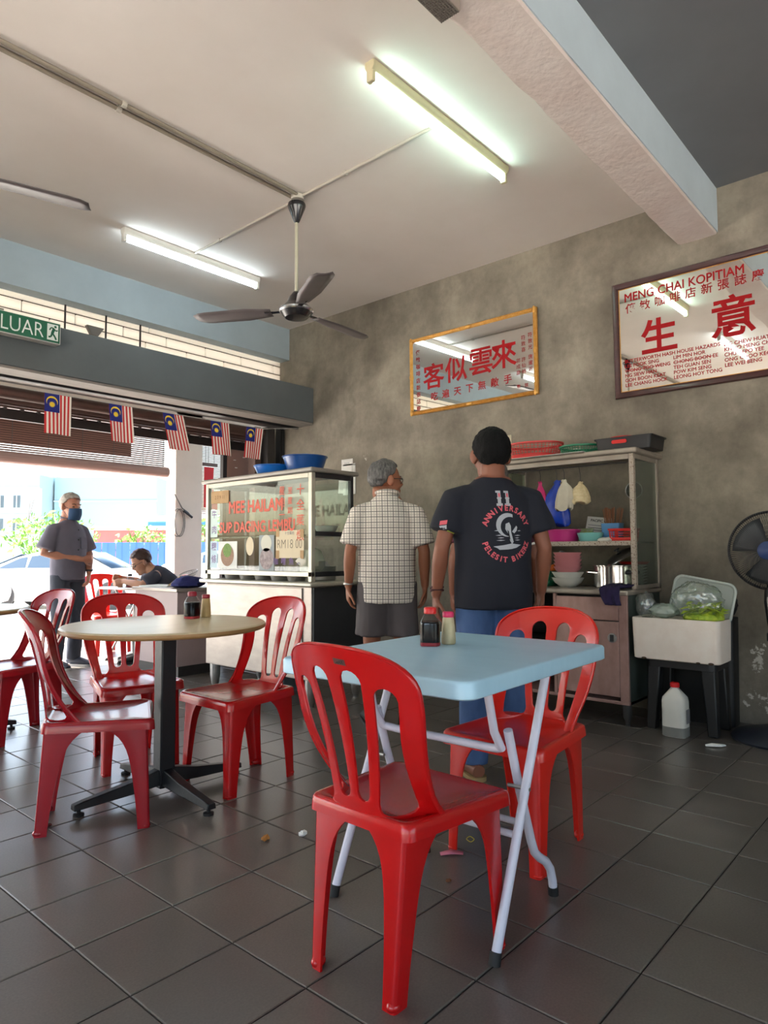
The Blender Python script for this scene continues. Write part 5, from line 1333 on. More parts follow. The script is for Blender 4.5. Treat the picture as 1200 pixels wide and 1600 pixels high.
# ================================================================== outdoors
M_road = mat('sunny_concrete', (212, 208, 200), 0.9, var=0.06, scale=0.8, bump=0.1, bscale=8)
struct('ground_road', MB().box(-40, 80, 8.25, 120, ROAD-0.1, ROAD), M_road, label='pale concrete road outside the shop')
struct('ground_side_unseen', MB().box(-30, XL-0.15, -24, 8.25, -0.2, -0.12), M_road, label='unseen pale concrete ground beside the shop')
struct('ground_back_unseen', MB().box(XL-0.15, 8, -24, YB, -0.2, -0.12), M_road, label='unseen concrete ground behind the shop')
struct('kerb', MB().box(XL, 7.2, 8.25, 8.4, ROAD, -0.004), M_road, label='kerb edge of the covered walkway')
# pillar with a coil of cable
M_pil = mat('pillar_paint', (224, 214, 204), 0.8, var=0.04, scale=3)
pl = struct('pillar', MB().box(4.60, 4.985, 7.45, 7.66, -0.01, 3.4), M_pil, label='cream square pillar at the edge of the walkway', bevel=0.01)
cc = thing('cable_coil', 'loose coil of dark cable hung on the pillar', 'cable', (4.60, 7.44, 1.60))
M_cab = mat('cable_grey', (92, 88, 84), 0.6)
part('strand', MB().tube([(-0.02, 0, 0.20), (0.08, -0.015, 0.03), (0.16, -0.02, -0.02), (0.20, -0.02, -0.06)], 0.007, 6), M_cab, cc)
for k in range(2):
    part('loop', MB().tube([V(0.02+(0.085-0.015*k)*math.cos(a)+0.03*k, -0.012-0.006*k, -0.15+0.17*math.sin(a)) for a in [2*PI*i/20 for i in range(20)]], 0.005, 6, loop=True), M_cab, cc)
part('knot', MB().tube([(0.10, -0.02, 0.0), (0.22, -0.022, -0.08)], 0.015, 8), M_black, cc)
struct('outer_beam', MB().box(XL, 7.2, 7.45, 7.66, 2.72, 3.59), M_pil, label='outer beam of the walkway carrying the blinds')
# bamboo blinds
M_bam = mat('bamboo_brown', (120, 84, 74), 0.7, rgb2=(140, 102, 90), scale=3, stretch=(1, 40, 40))
M_bamg = mat('bamboo_grey', (150, 148, 150), 0.7, rgb2=(172, 170, 170), scale=3, stretch=(1, 40, 40))
def blind(label, x0, x1, y, z0, z1, m, pitch, thick, roll=True, backing=None):
    t = thing('bamboo_blind', label, 'blind', (x0, y, z0))
    w = x1-x0; mb = MB(); z = 0.03
    while z < z1-z0:
        mb.box(0, w, -0.003, 0.003, z, z+thick); z += pitch
    part('slats', mb, m, t, smooth=False)['kind'] = 'stuff'
    for k in range(int(w/0.36)+1):
        x = min(w-0.02, 0.12+k*0.36)
        part('cord', MB().tube([(x, -0.006, 0.0), (x, -0.006, z1-z0)], 0.003, 5), M_cab, t)
    if roll: part('roll', MB().tube([(-0.03, 0, -0.035), (w+0.04, 0, -0.035)], 0.062, 16), mat('blind_roll', (150, 122, 116), 0.7, rgb2=(170, 142, 134), scale=3, stretch=(1, 30, 30)), t)
    if backing:
        bx0, bx1, bz0, bz1 = backing
        part('lining', MB().box(bx0-x0, bx1-x0, 0.012, 0.018, bz0-z0, bz1-z0), mat('blind_lining', (66, 44, 40), 0.8), t)
    return t
blind('brown bamboo blind half rolled up left of the pillar', 0.4, 4.40, 7.38, 2.085, 2.70, M_bam, 0.0235, 0.0165, backing=(0.4, 3.98, 2.20, 2.70))
blind('grey bamboo blind hanging to the right of the pillar', 5.02, 6.4, 7.56, 1.55, 2.70, M_bamg, 0.020, 0.016, roll=False)
# red banner and folded panels behind the stall
rb = thing('red_banner', 'red cloth banner with a curled edge beside the pillar', 'banner', (5.02, 7.47, 1.66))
pts = [(0.0, 0.0), (0.20, -0.02), (0.20, 0.10), (0.15, 0.16), (0.13, 0.30), (0.14, 0.52), (0.0, 0.52)]
part('cloth', MB().prism(pts, 0.01, frame((0, 0, 0), (1, 0, 0), (0, 0, 1))), mat('banner_red', (206, 22, 34), 0.6), rb)
for x_ in (0.02, 0.15): part('cord', MB().tube([(x_, 0.0, 0.56), (x_, 0.0, 1.062)], 0.003, 5), M_cab, rb)
part('top_batten', MB().box(-0.02, 0.19, -0.02, 0.01, 0.53, 0.57), M_brownsteel, rb)
fp = thing('folded_panel', 'brown folded shutter panel standing above the stall', 'panel', (4.30, 5.98, 0))
part('board', MB().box(0.0, 0.36, 0.0, 0.05, 0.0, 2.21), mat('panel_brown', (150, 118, 106), 0.6, var=0.08, scale=4), fp, bevel=0.004)
part('edge_strip', MB().box(-0.05, -0.002, 0.0, 0.05, 0.0, 2.23), mat('panel_black', (40, 36, 38), 0.5), fp)
for k, (x, z) in enumerate(((0.08, 2.06), (0.20, 2.10), (0.31, 2.02), (0.10, 1.98))):
    part('staple', MB().box(x, x+0.03, -0.004, -0.0005, z, z+0.008), M_paper, fp)
fp2 = thing('folded_panel', 'black ribbed shutter panel between brown panel and blue pipe', 'panel', (4.68, 5.99, 0))
for k in range(8): part('rib', MB().box(k*0.045, k*0.045+0.042, 0.0, 0.04+0.012*(k % 2), 0, 2.24), M_black, fp2, bevel=0.004)
solo('rain_pipe', MB().tube([(-0.06, 0, 2.16), (0.0, 0, 2.15), (0.02, 0, 2.10), (0.02, 0, 0.0)], 0.022, 12), mat('pipe_blue', (126, 176, 196), 0.5), 'pale blue drain pipe beside the black ribbed panel', 'pipe', (5.02, 5.90, 0))

# metal framed table outside with its bottles
ot = thing('square_table', 'metal framed square table on the walkway outside', 'table', (3.66, 6.46, 0), math.radians(8))
part('tabletop', MB().box(-0.30, 0.30, -0.33, 0.33, 0.722, 0.738), mat('grey_laminate', (190, 186, 182), 0.35), ot, bevel=0.004)
part('edge_band', MB().tube([V(x, y, 0.728) for x, y in rrect(0.61, 0.67, 0.03, 4)], 0.012, 8, loop=True), M_alu, ot)
for sx, sy in ((1, 1), (1, -1), (-1, 1), (-1, -1)):
    lg = part('leg', MB().tube([(sx*0.16, sy*0.27, 0.72), (-sx*0.02, sy*0.27, 0.36), (-sx*0.20, sy*0.27, 0.08), (-sx*0.25, sy*0.27, 0.0)], 0.011, 10), M_alu, ot)
    part('foot_cap', MB().tube([(-sx*0.24, sy*0.27, 0.02), (-sx*0.252, sy*0.27, 0.0)], 0.014, 10), M_rubber, lg)
soy_bottle('dark sauce bottle with black cap on the outdoor table', (3.50, 6.48, 0.738), 0.2, M_black, 0.083)
pepper_bottle('tan pepper shaker with orange cap on the outdoor table', (3.44, 6.56, 0.738), 0.1, mat('orange_cap', (214, 96, 52), 0.4), M_pepper2)
bowl('white noodle bowl on the outdoor table before the seated man', (3.62, 6.38, 0.738), 0.085, 0.075, M_bowlw, name='noodle_bowl')

# ------------------------------------------------------------------ parked cars
M_carw = mat('car_white_paint', (212, 212, 212), 0.25, coat=0.6)
M_cargl = mat('car_window', (44, 62, 78), 0.12, spec=0.5)
M_tyre = mat('tyre', (40, 40, 42), 0.8); M_hub = mat('wheel_alloy', (150, 152, 156), 0.3, 0.6)
M_light = mat('car_lamp', (150, 150, 150), 0.15)
def car(label, loc, rz, scale=1.0):
    t = thing('parked_car', label, 'car', loc, rz, 'parked white cars')
    S = [(-2.25, .62, .66, .62, .60), (-2.22, .45, .86, .88, .76), (-2.05, .30, .96, 1.00, .83), (-1.75, .26, .99, 1.05, .85), (-1.45, .24, 1.00, 1.13, .86), (-1.05, .22, 1.00, 1.32, .87), (-0.6, .21, .99, 1.44, .875), (-0.1, .2, .98, 1.47, .88), (0.35, .2, .96, 1.45, .88), (0.70, .2, .95, 1.33, .88), (1.05, .2, .94, 1.14, .875), (1.40, .21, .92, .96, .86), (1.75, .22, .86, .89, .84), (2.05, .24, .78, .80, .79), (2.25, .30, .66, .68, .68), (2.32, .42, .58, .59, .58)]
    R = []
    for x, zb, belt, roof, w in S:
        g = max(0, min(1, (roof-belt)/0.45)); wr = w*(0.96-0.26*g)
        R.append([V(x, -w*0.92, zb), V(x, -w, zb+(belt-zb)*0.45), V(x, -w*0.985, belt), V(x, -wr, roof-0.03*g), V(x, -wr*0.75, roof), V(x, wr*0.75, roof), V(x, wr, roof-0.03*g), V(x, w*0.985, belt), V(x, w, zb+(belt-zb)*0.45), V(x, w*0.92, zb)])
    b = part('body', MB().rings(R), M_carw, t, angle=50)
    def gside(x, f, s):   # a point on the greenhouse side at station x, height fraction f
        for (a, b_) in zip(S[:-1], S[1:]):
            if a[0] <= x <= b_[0]:
                k = (x-a[0])/(b_[0]-a[0]); q = [a[i]+(b_[i]-a[i])*k for i in range(5)]; break
        _, zb, belt, roof, w = q; g = max(0, min(1, (roof-belt)/0.45)); wr = w*(0.96-0.26*g)
        z = belt+(roof-0.03*g-belt)*f; y = w*0.985+(wr-w*0.985)*f
        return V(x, s*(y+0.006), z)
    for s in (-1, 1):
        for xa, xb, xc, xd in ((-1.50, -0.78, -0.80, -1.02), (-0.74, -0.02, -0.06, -0.72), (0.04, 0.92, 0.52, 0.02)):
            # bottom-left, bottom-right, top-right, top-left
            P = []
            for (u, f) in ((xa, .10), ((xa+xb)/2, .10), (xb, .10), (xc, .86), ((xc+xd)/2, .88), (xd, .86)): P.append(gside(u, f, s))
            part('side_window', MB().add(P, [(0, 1, 4, 5), (1, 2, 3, 4)]), M_cargl, t)
        part('wing_mirror', MB().ball((0.72, s*0.98, 1.02), (0.09, 0.10, 0.07), 12, 8), M_carw, t)
        for x in (-0.55, 0.30): part('door_handle', MB().box(x, x+0.16, s*0.885-0.01, s*0.885+0.01, 0.86, 0.88), M_carw, t, bevel=0.004)
        part('headlamp', MB().ball((2.02, s*0.64, 0.70), (0.24, 0.13, 0.09), 12, 8), M_light, t)
        part('tail_lamp', MB().ball((-2.12, s*0.66, 0.84), (0.12, 0.14, 0.10), 12, 8), mat('tail_red', (150, 22, 26), 0.2), t)
    for (xa, za, wa), (xb, zb_, wb) in (((0.60, 1.40, .60), (1.30, 1.01, .76)), ((-1.02, 1.36, .58), (-1.62, 1.085, .70))):
        part('windscreen', MB().add([V(xa, -wa, za+.01), V(xa, wa, za+.01), V(xb, wb, zb_+.012), V(xb, -wb, zb_+.012)], [(0, 1, 2, 3)]), M_cargl, t, solid=0.01)
    for x in (-1.38, 1.36):
        for s in (-1, 1):
            wl_ = part('wheel', MB().lathe([(0.20, -0.10), (0.29, -0.10), (0.315, -0.07), (0.315, 0.07), (0.29, 0.10), (0.20, 0.10)], 32, M=T(x, s*0.78, 0.315) @ RX(PI/2)), M_tyre, t)
            part('wheel_arch', MB().lathe([(0.0, 0.0), (0.365, 0.0), (0.365, 0.02), (0, 0.02)], 32, M=T(x, s*0.872 - (0.02 if s > 0 else 0), 0.33) @ RX(PI/2 if s < 0 else PI/2), cap0=False, cap1=False), mat('arch_dark', (52, 52, 54), 0.8), t)
            hb = MB().lathe([(0.0, 0.0), (0.05, 0.006), (0.06, 0.0)], 16, M=T(x, s*0.902, 0.315) @ RX(PI/2 if s < 0 else -PI/2))
            for k in range(5):
                M = T(x, s*0.900, 0.315) @ RX(PI/2 if s < 0 else -PI/2) @ RZ(k*2*PI/5)
                hb.box(0.03, 0.205, -0.030, 0.030, -0.012, 0.0, M)
            hb.lathe([(0.19, -0.01), (0.215, 0.0), (0.225, -0.03)], 28, M=T(x, s*0.900, 0.315) @ RX(PI/2 if s < 0 else -PI/2), cap0=False, cap1=False)
            part('wheel_rim', hb, M_hub, wl_)
            part('tyre_face', MB().lathe([(0.0, 0.0), (0.31, 0.0), (0.31, 0.012), (0.0, 0.012)], 32, M=T(x, s*0.888, 0.315) @ RX(PI/2), cap0=False, cap1=False), M_tyre, wl_)
    t.scale = (scale,)*3
    return t
car1 = car('white sedan parked side on behind the masked man', (8.0, 17.75, ROAD), math.atan2(-0.7513, 0.66)+0.0)
dup(car1, (15.2, 21.2, ROAD), math.atan2(-0.7513, 0.66)+0.15, 'second white car parked farther back beside the pillar')
dup(car1, (6.9, 25.8, ROAD), math.atan2(-0.7513, 0.66)+0.1, 'third white car far off at the left edge')
dup(car1, (4.0, 17.8, ROAD), math.atan2(-0.7513, 0.66)+0.25, 'nearest white car, only its headlamp showing at the left edge')

# ------------------------------------------------------------------ blue hoarding, buildings, trees
def fwd(d, l):   # a place d metres ahead of the camera and l metres to its right
    return V(fx*d + fy*l, fy*d - fx*l, 0)
ang = math.atan2(-0.7513, 0.66)
M_hoard = mat('hoarding_blue', (40, 84, 178), 0.55, var=0.05, scale=0.5)
hd = thing('site_hoarding', 'long blue ribbed site hoarding behind the parked cars', 'fence', (*fwd(30, -13.0)[:2], ROAD), ang)
for k in range(40):
    m = MB().rings([[V(k*0.62+x, y, z) for x, y in ((0.0, 0), (0.05, -0.03), (0.25, -0.03), (0.30, 0), (0.60, 0), (0.60, 0.012), (0, 0.012))] for z in (0, 1.87)])
    part('panel', m, M_hoard, hd, smooth=False)
part('post', MB().box(0, 24.8, 0.02, 0.06, 1.5, 1.56), M_darkgrey, hd)
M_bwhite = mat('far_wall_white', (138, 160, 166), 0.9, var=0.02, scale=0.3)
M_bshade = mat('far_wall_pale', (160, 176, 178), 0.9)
M_bwin = mat('far_window', (62, 76, 84), 0.3)
def building(label, d, l, w, dep, h, m, rot=0.0, windows=None, name='far_building', lines=()):
    p = fwd(d, l); t = thing(name, label, 'building', (p.x, p.y, ROAD), ang+rot)
    part('wall', MB().box(0, w, 0, dep, 0, h), m, t)
    for z in lines: part('ledge', MB().box(-0.05, w+0.05, -0.08, -0.002, z, z+0.12), M_bshade, t)
    if windows:
        x0, dx_, nx, zs, ww, wh = windows
        for z in zs:
            for k in range(nx):
                wn_ = part('window', MB().box(x0+k*dx_, x0+k*dx_+ww, -0.05, -0.004, z, z+wh), M_bwin, t)
                part('pane_bar', MB().box(x0+k*dx_+ww/2-0.04, x0+k*dx_+ww/2+0.04, -0.07, -0.051, z, z+wh), M_bshade, wn_)
    return t
building('white three storey building with rows of small windows, left of the blank block', 62, -45.0, 13.6, 12, 8.6, M_bwhite, 0.0, (0.8, 1.5, 8, (3.5, 5.6), 0.6, 1.1), lines=(4.9, 7.4))
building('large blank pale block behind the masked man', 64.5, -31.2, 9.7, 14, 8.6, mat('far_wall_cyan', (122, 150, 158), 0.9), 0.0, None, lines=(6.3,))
pw_ = building('low red brick coloured wall behind the blue hoarding', 40, -17.0, 8.2, 5, 2.75, mat('far_wall_red', (150, 84, 82), 0.9, var=0.08, scale=1.0), 0.0)
part('parapet', MB().box(-0.1, 8.3, -0.1, 5.1, 2.75, 3.0), M_bshade, pw_)
bw_ = building('small white house with blue eaves left of the pillar', 46, -14.2, 5.6, 6, 3.7, M_bwhite, 0.0, (2.6, 1.0, 2, (2.35,), 0.8, 0.7))
part('eave', MB().box(-1.6, 5.8, -0.3, 0.0, 3.2, 3.5), mat('eave_blue', (60, 120, 196), 0.6), bw_)
part('roof', MB().rings([[V(-1.5, -0.3, 3.72), V(-1.5, 6, 3.72), V(-1.5, 6, 3.8), V(-1.5, -0.3, 3.8)], [V(3.0, -0.3, 3.72), V(3.0, 6, 3.72), V(3.0, 6, 4.8), V(3.0, 2.5, 4.6)]]), mat('roof_grey', (176, 160, 152), 0.8), bw_)
building('distant pale apartment slab seen left of the pillar', 90, -26.6, 6.5, 8, 6.6, M_bwhite, 0.0, (0.4, 1.0, 6, (4.4, 5.5), 0.5, 0.6))
building('distant white tower block far left above the roofs', 95, -53.5, 7.0, 8, 12.4, M_bwhite, 0.0, (0.6, 1.4, 4, (9.3, 10.8), 0.7, 0.8))
def tree(label, d, l, h, r, seed, n=900, m=None):
    random.seed(seed); p = fwd(d, l); t = thing('leafy_tree', label, 'tree', (p.x, p.y, ROAD), 0, 'trees beyond the hoarding')
    part('trunk', MB().tube([(0, 0, 0), (0.1, 0, h*0.4), (0, 0.1, h*0.7)], [0.14, 0.1, 0.05], 8), mat('bark', (110, 92, 74), 0.9), t)
    mb = MB()
    for k in range(n):
        a, b_ = random.uniform(0, 2*PI), math.acos(random.uniform(-1, 1)); rr_ = r*random.uniform(0.45, 1.0)
        c = V(rr_*1.25*math.sin(b_)*math.cos(a), rr_*1.25*math.sin(b_)*math.sin(a), h*0.62+rr_*0.72*math.cos(b_))
        s = random.uniform(0.10, 0.20); u = Vector((random.gauss(0, 1), random.gauss(0, 1), random.gauss(0, 1))).normalized(); w = u.orthogonal().normalized()
        mb.add([c-u*s, c+w*s*0.5, c+u*s, c-w*s*0.5], [(0, 1, 2, 3)])
    part('foliage', mb, m or mat('leaf_green', (92, 134, 36), 0.7, var=0.25, scale=0.6), t, smooth=False)['kind'] = 'stuff'
    return t
tree('bushy light green tree at the left edge behind the hoarding', 34, -16.6, 3.5, 1.9, 3)
tree('small light green tree behind the masked man', 37, -13.0, 3.1, 1.3, 8, 500)
tree('light green tree seen right of the pillar', 34, -8.9, 3.7, 1.5, 5, 700)
tree('pale green tree behind the glass stall', 33, -4.6, 4.2, 1.8, 6, 700)
pp = thing('lamp_post', 'pale utility pole with drooping cables before the white building', 'pole', (*fwd(44, -22.2)[:2], ROAD))
part('pole', MB().tube([(0, 0, 0), (0, 0, 5.6)], [0.12, 0.09], 10), mat('pole_pale', (170, 182, 180), 0.7), pp)
for k in range(2): part('cable', MB().tube([(0, 0, 5.3-0.2*k), (-0.3-0.2*k, 0.3, 4.8), (-0.5, 0.5, 3.4), (-0.55, 0.5, 0.5)], 0.025, 6), M_cab, pp)
# ================================================================== people
def hand(mb, w, d, n, side, curl=0.5, s=1.0):
    """w wrist, d direction of the hand, n palm normal, side +1/-1: which way the thumb leaves"""
    w, d, n = Vector(w), Vector(d).normalized(), Vector(n); n = (n-d*n.dot(d)).normalized(); a = d.cross(n).normalized()*side
    mb.tube([w-d*0.02*s, w+d*0.01*s, w+d*0.05*s, w+d*0.088*s], [(0.024*s, 0.019*s), (0.027*s, 0.018*s), (0.040*s, 0.016*s), (0.038*s, 0.012*s)], 14, ref=a)
    for k, (o, l) in enumerate(((0.029, 0.070), (0.010, 0.078), (-0.009, 0.073), (-0.027, 0.058))):
        p = w+d*0.082*s+a*o*s; pts = [p]; ang_ = 0.15+curl*0.25
        for j, f in enumerate((0.42, 0.32, 0.26)):
            ang_ += curl*(0.55 if j else 0.25)
            p = p+(d*math.cos(ang_)+n*math.sin(ang_))*l*f*s; pts.append(p)
        mb.tube(pts, [0.0098*s, 0.0092*s, 0.0085*s, 0.007*s], 8)
    p = w+d*0.028*s+a*0.026*s
    mb.tube([p, p+(d*0.55+a*0.65+n*0.3)*0.045*s, p+(d*0.9+a*0.75+n*0.55)*0.062*s+d*0.02*s], [0.0125*s, 0.0105*s, 0.008*s], 8)
def head_shapes(mb, M, s=1.0):
    B = lambda c, r, rot=None: mb.ball(M @ (Vector(c)*s), tuple(x*s for x in r), 20, 14, M.to_3x3() @ rot if rot else M.to_3x3())
    B((-0.014, 0, 0.030), (0.096, 0.077, 0.090)); B((0.028, 0, -0.015), (0.062, 0.063, 0.085))
    B((0.030, 0, -0.070), (0.050, 0.054, 0.045)); B((0.066, 0, -0.096), (0.022, 0.026, 0.020)); B((0.070, 0, 0.022), (0.022, 0.050, 0.014))
    for y in (-1, 1):
        B((0.058, y*0.036, -0.030), (0.026, 0.024, 0.024))
        B((-0.012, y*0.086, -0.004), (0.024, 0.011, 0.036), Matrix.Rotation(y*0.6, 3, 'Z'))
        B((-0.002, y*0.077, -0.030), (0.012, 0.008, 0.013))
    mb.tube([M @ (V(0.083, 0, 0.016)*s), M @ (V(0.094, 0, -0.004)*s), M @ (V(0.104, 0, -0.024)*s)], [0.009*s, 0.011*s, 0.014*s], 10)
    for y in (-1, 1): B((0.094, y*0.011, -0.028), (0.011, 0.009, 0.008))
    B((0.084, 0, -0.056), (0.011, 0.024, 0.007)); B((0.081, 0, -0.068), (0.011, 0.021, 0.008))
    mb.tube([M @ (V(-0.035, 0, -0.05)*s), M @ (V(-0.04, 0, -0.10)*s)], [0.055*s, 0.054*s], 16)
def hair_mesh(M, s=1.0, pts=None, off=1.0, seed=0, rough=0.05):
    """cap of hair: kept where the direction lies above the hairline (front..back list of x, zmin)"""
    pts = pts or [(1.0, 0.55), (0.45, 0.42), (0.25, 0.02), (0.05, -0.10), (-0.2, -0.42), (-0.5, -0.72), (-1.0, -0.76)]
    def zmin(x):
        for (a, za), (b, zb) in zip(pts[:-1], pts[1:]):
            if b <= x <= a: return za+(zb-za)*(a-x)/(a-b)
        return pts[-1][1]
    nu, nv = 72, 48; mb = MB(); idx = {}
    for j in range(1, nv):
        for i in range(nu):
            b = PI*j/nv-PI/2; a = 2*PI*i/nu
            d = V(math.cos(b)*math.cos(a), math.cos(b)*math.sin(a), math.sin(b))
            k = off+rough*mnoise.noise(d*4+V(seed, 0, 0))+0.5*rough*mnoise.noise(V(d.x*9, d.y*22, d.z*9)+V(0, seed, 0))
            edge = d.z-zmin(d.x); k -= 0.06*max(0, 1-edge/0.12)
            p = V(-0.014+0.103*d.x*k, 0.083*d.y*k, 0.030+0.100*d.z*k)
            if d.z < -0.3: p.x += 0.010*(d.z+0.3)*-1
            idx[(i, j)] = len(mb.v); mb.v.append(tuple(M @ (p*s)))
    mb.v.append(tuple(M @ (V(-0.014, 0, 0.030+0.100*off)*s))); tip = len(mb.v)-1
    for j in range(1, nv-1):
        for i in range(nu):
            b = PI*(j+0.5)/nv-PI/2; a = 2*PI*(i+0.5)/nu
            if math.sin(b) > zmin(math.cos(b)*math.cos(a)):
                mb.f.append((idx[(i, j)], idx[((i+1) % nu, j)], idx[((i+1) % nu, j+1)], idx[(i, j+1)]))
    for i in range(nu): mb.f.append((idx[(i, nv-1)], idx[((i+1) % nu, nv-1)], tip))
    used = sorted({q for f in mb.f for q in f}); mp = {q: k for k, q in enumerate(used)}
    mb.v = [mb.v[q] for q in used]; mb.f = [tuple(mp[q] for q in f) for f in mb.f]
    return mb
def wrinkle(me, amp=0.004, sc=(9, 9, 3), seed=0):
    cos = [v.co.copy() for v in me.vertices]; nos = [v.normal.copy() for v in me.vertices]; flat_ = []
    for q, no in zip(cos, nos):
        k = mnoise.noise(V(q.x*sc[0], q.y*sc[1], q.z*sc[2])+V(seed, seed, 0))+0.6*mnoise.noise(V(q.x*sc[0]*2.3+q.z*6, q.y*sc[1]*2.3, q.z*sc[2]*2.5)+V(0, seed, 0))
        flat_ += list(q+no*amp*k)
    me.vertices.foreach_set('co', flat_); me.update()
    return me
def person(label, loc, rz, P, skin, shirt, trousers, hair, shoes, voxel=0.0065):
    t = thing('person', label, 'person', loc, rz)
    g = lambda k: Vector(P[k])
    head = Matrix.Translation(g('head')) @ Matrix.Rotation(P.get('yaw', 0), 4, 'Z') @ Matrix.Rotation(P.get('nod', 0), 4, 'Y')
    hs = P.get('hs', 1.0)
    spine = [Vector(p) for p in P['spine']]      # pelvis .. neck base
    ks = P.get('girth', 1.0)
    b = MB(); head_shapes(b, head, hs)
    b.tube([spine[-1]-(spine[-1]-spine[-2])*0.35, spine[-1], g('head')+head.to_3x3() @ V(-0.035, 0, -0.075)*hs], [0.064*ks, 0.057, 0.054], 16)
    rad = [(0.135, 0.095), (0.150, 0.105), (0.135, 0.095), (0.150, 0.105), (0.150, 0.095), (0.080, 0.060)]
    b.tube(spine, [(a*ks, c*ks) for a, c in rad], 20, ref=(0, 1, 0))
    for s, S in ((1, 'L'), (-1, 'R')):
        sh, el, wr, hip, kn, an, toe = (g(k+S) for k in ('sh', 'el', 'wr', 'hip', 'kn', 'an', 'toe'))
        b.tube([sh.lerp(spine[-2], 0.4), sh, sh.lerp(el, 0.5), el, el.lerp(wr, 0.3), el.lerp(wr, 0.7), wr], [0.05, 0.050, 0.043, 0.037, 0.040, 0.031, 0.025], 14)
        hd = P['hand'+S]; hand(b, wr, hd[0], hd[1], hd[2], hd[3])
        b.tube([hip, hip.lerp(kn, 0.3), kn, kn.lerp(an, 0.3), kn.lerp(an, 0.75), an, an-V(0, 0, 0.03)], [0.078, 0.078, 0.052, 0.054, 0.038, 0.034, 0.036], 16)
        b.tube([an+(an-toe).normalized()*0.045-V(0, 0, 0.045), an.lerp(toe, 0.4)-V(0, 0, 0.02), toe], [0.030, (0.038, 0.030), (0.036, 0.016)], 12, ref=(0, 0, 1) if False else None)
    body = part('body', fuse(b, voxel, 5), skin, t)
    out = dict(root=t, head=head, hs=hs)
    # shirt
    sb = MB(); sp = P['shirt']
    sb.tube([Vector(p) for p, r in sp], [r for p, r in sp], 28, ref=(0, 1, 0))
    for S in 'LR':
        sh, el = g('sh'+S), g('el'+S); f = P.get('sleeve', 0.62); r0, r1 = P.get('sleeve_r', (0.078, 0.074))
        d = (el-sh).normalized()
        nk = spine[-1]; up_ = (spine[-1]-spine[-2]).normalized()
        p1 = nk.lerp(sh, 0.42)-up_*0.030; p2 = nk.lerp(sh, 0.74)-up_*0.022
        sb.tube([p1, p2, sh+d*0.020, sh.lerp(el, f*0.40), sh.lerp(el, f*0.7), sh.lerp(el, f)], [r0*0.48, r0*0.68, r0*0.86, r0*0.95, (r0+r1)/2, r1], 20)
    sm = wrinkle(fuse(sb, 0.010, 6), P.get('wrinkle', 0.005), (8, 8, 3.5), len(label))
    out['shirt'] = part('shirt', sm, shirt, t, label=P.get('shirt_label')); out['shirt_mesh'] = sm
    # trousers
    tb_ = MB()
    tb_.tube([spine[0]-V(0, 0, 0.03), spine[0]+V(0, 0, 0.05), spine[1]+(spine[2]-spine[1])*0.3], [(0.150*ks, 0.118*ks), (0.162*ks, 0.125*ks), (0.150*ks, 0.112*ks)], 24, ref=(0, 1, 0))
    for S in 'LR':
        hip, kn, an = g('hip'+S), g('kn'+S), g('an'+S); f = P.get('trouser', 1.0)
        path = [hip+V(0, 0, 0.02), hip.lerp(kn, 0.35), kn, kn.lerp(an, 0.5), an-V(0, 0, 0.02)]
        rr_ = [0.098*ks, 0.094*ks, 0.078, 0.070, 0.064]
        if f < 0.7: path = [hip+V(0, 0, 0.02), hip.lerp(kn, 0.4), hip.lerp(kn, f*1.35)]; rr_ = [0.102*ks, 0.105*ks, 0.108]
        tb_.tube(path, rr_, 18)
    part('trousers', wrinkle(fuse(tb_, 0.010, 5), 0.005, (10, 10, 5), 3), trousers, t)
    for S in 'LR':
        an, toe = g('an'+S), g('toe'+S); d = V(toe.x-an.x, toe.y-an.y, 0).normalized(); z0 = toe.z-0.022
        base = V(an.x, an.y, z0)
        up = MB().tube([base-d*0.06+V(0, 0, 0.045), base+V(0, 0, 0.052), base+d*0.08+V(0, 0, 0.045), base+d*0.155+V(0, 0, 0.034), base+d*0.20+V(0, 0, 0.026)], [(0.030, 0.030), (0.042, 0.040), (0.036, 0.046), (0.026, 0.046), (0.012, 0.026)], 16, ref=(0, 0, 1))
        so_ = part('shoe', up, shoes[0], t)
        sole = MB().rings([[base+d*x+d.cross(V(0, 0, 1))*y+V(0, 0, z) for x, y in rrect(0.285, 0.088, 0.042, 6, 0.065)] for z in (0.0, 0.02)])
        part('sole', sole, shoes[1], so_)
    return out
def stand(h=1.70, lean=0.0, w=0.175):
    """standing joints for a figure h tall (x forward, y left)"""
    k = h/1.70
    P = dict(head=(0.022+lean, 0, 1.566), spine=[(0, 0, 0.86), (0, 0, 0.95), (0.0, 0, 1.08), (0.0+lean*0.4, 0, 1.22), (-0.005+lean*0.6, 0, 1.345), (-0.02+lean*0.7, 0, 1.445)],
             shL=(-0.01+lean*0.6, w, 1.352), shR=(-0.01+lean*0.6, -w, 1.352), elL=(-0.03, w+0.065, 1.09), elR=(-0.03, -w-0.065, 1.09), wrL=(0.03, w+0.075, 0.86), wrR=(0.03, -w-0.075, 0.86),
             hipL=(0, 0.088, 0.88), hipR=(0, -0.088, 0.88), knL=(0.02, 0.10, 0.48), knR=(0.02, -0.10, 0.48), anL=(-0.02, 0.11, 0.085), anR=(-0.02, -0.11, 0.085), toeL=(0.17, 0.13, 0.022), toeR=(0.17, -0.13, 0.022),
             handL=((0.1, 0, -1), (0.1, -1, 0), 1, 0.6), handR=((0.1, 0, -1), (0.1, 1, 0), -1, 0.6))
    for q, v in P.items():
        if q == 'spine': P[q] = [tuple(c*k for c in p) for p in v]
        elif not q.startswith('hand'): P[q] = tuple(c*k for c in v)
    return P
M_skin = mat('skin_brown', (150, 96, 70), 0.55, var=0.06, scale=10, sss=0.05)
M_skin2 = mat('skin_dark_tan', (128, 78, 58), 0.55, var=0.06, scale=10, sss=0.05)
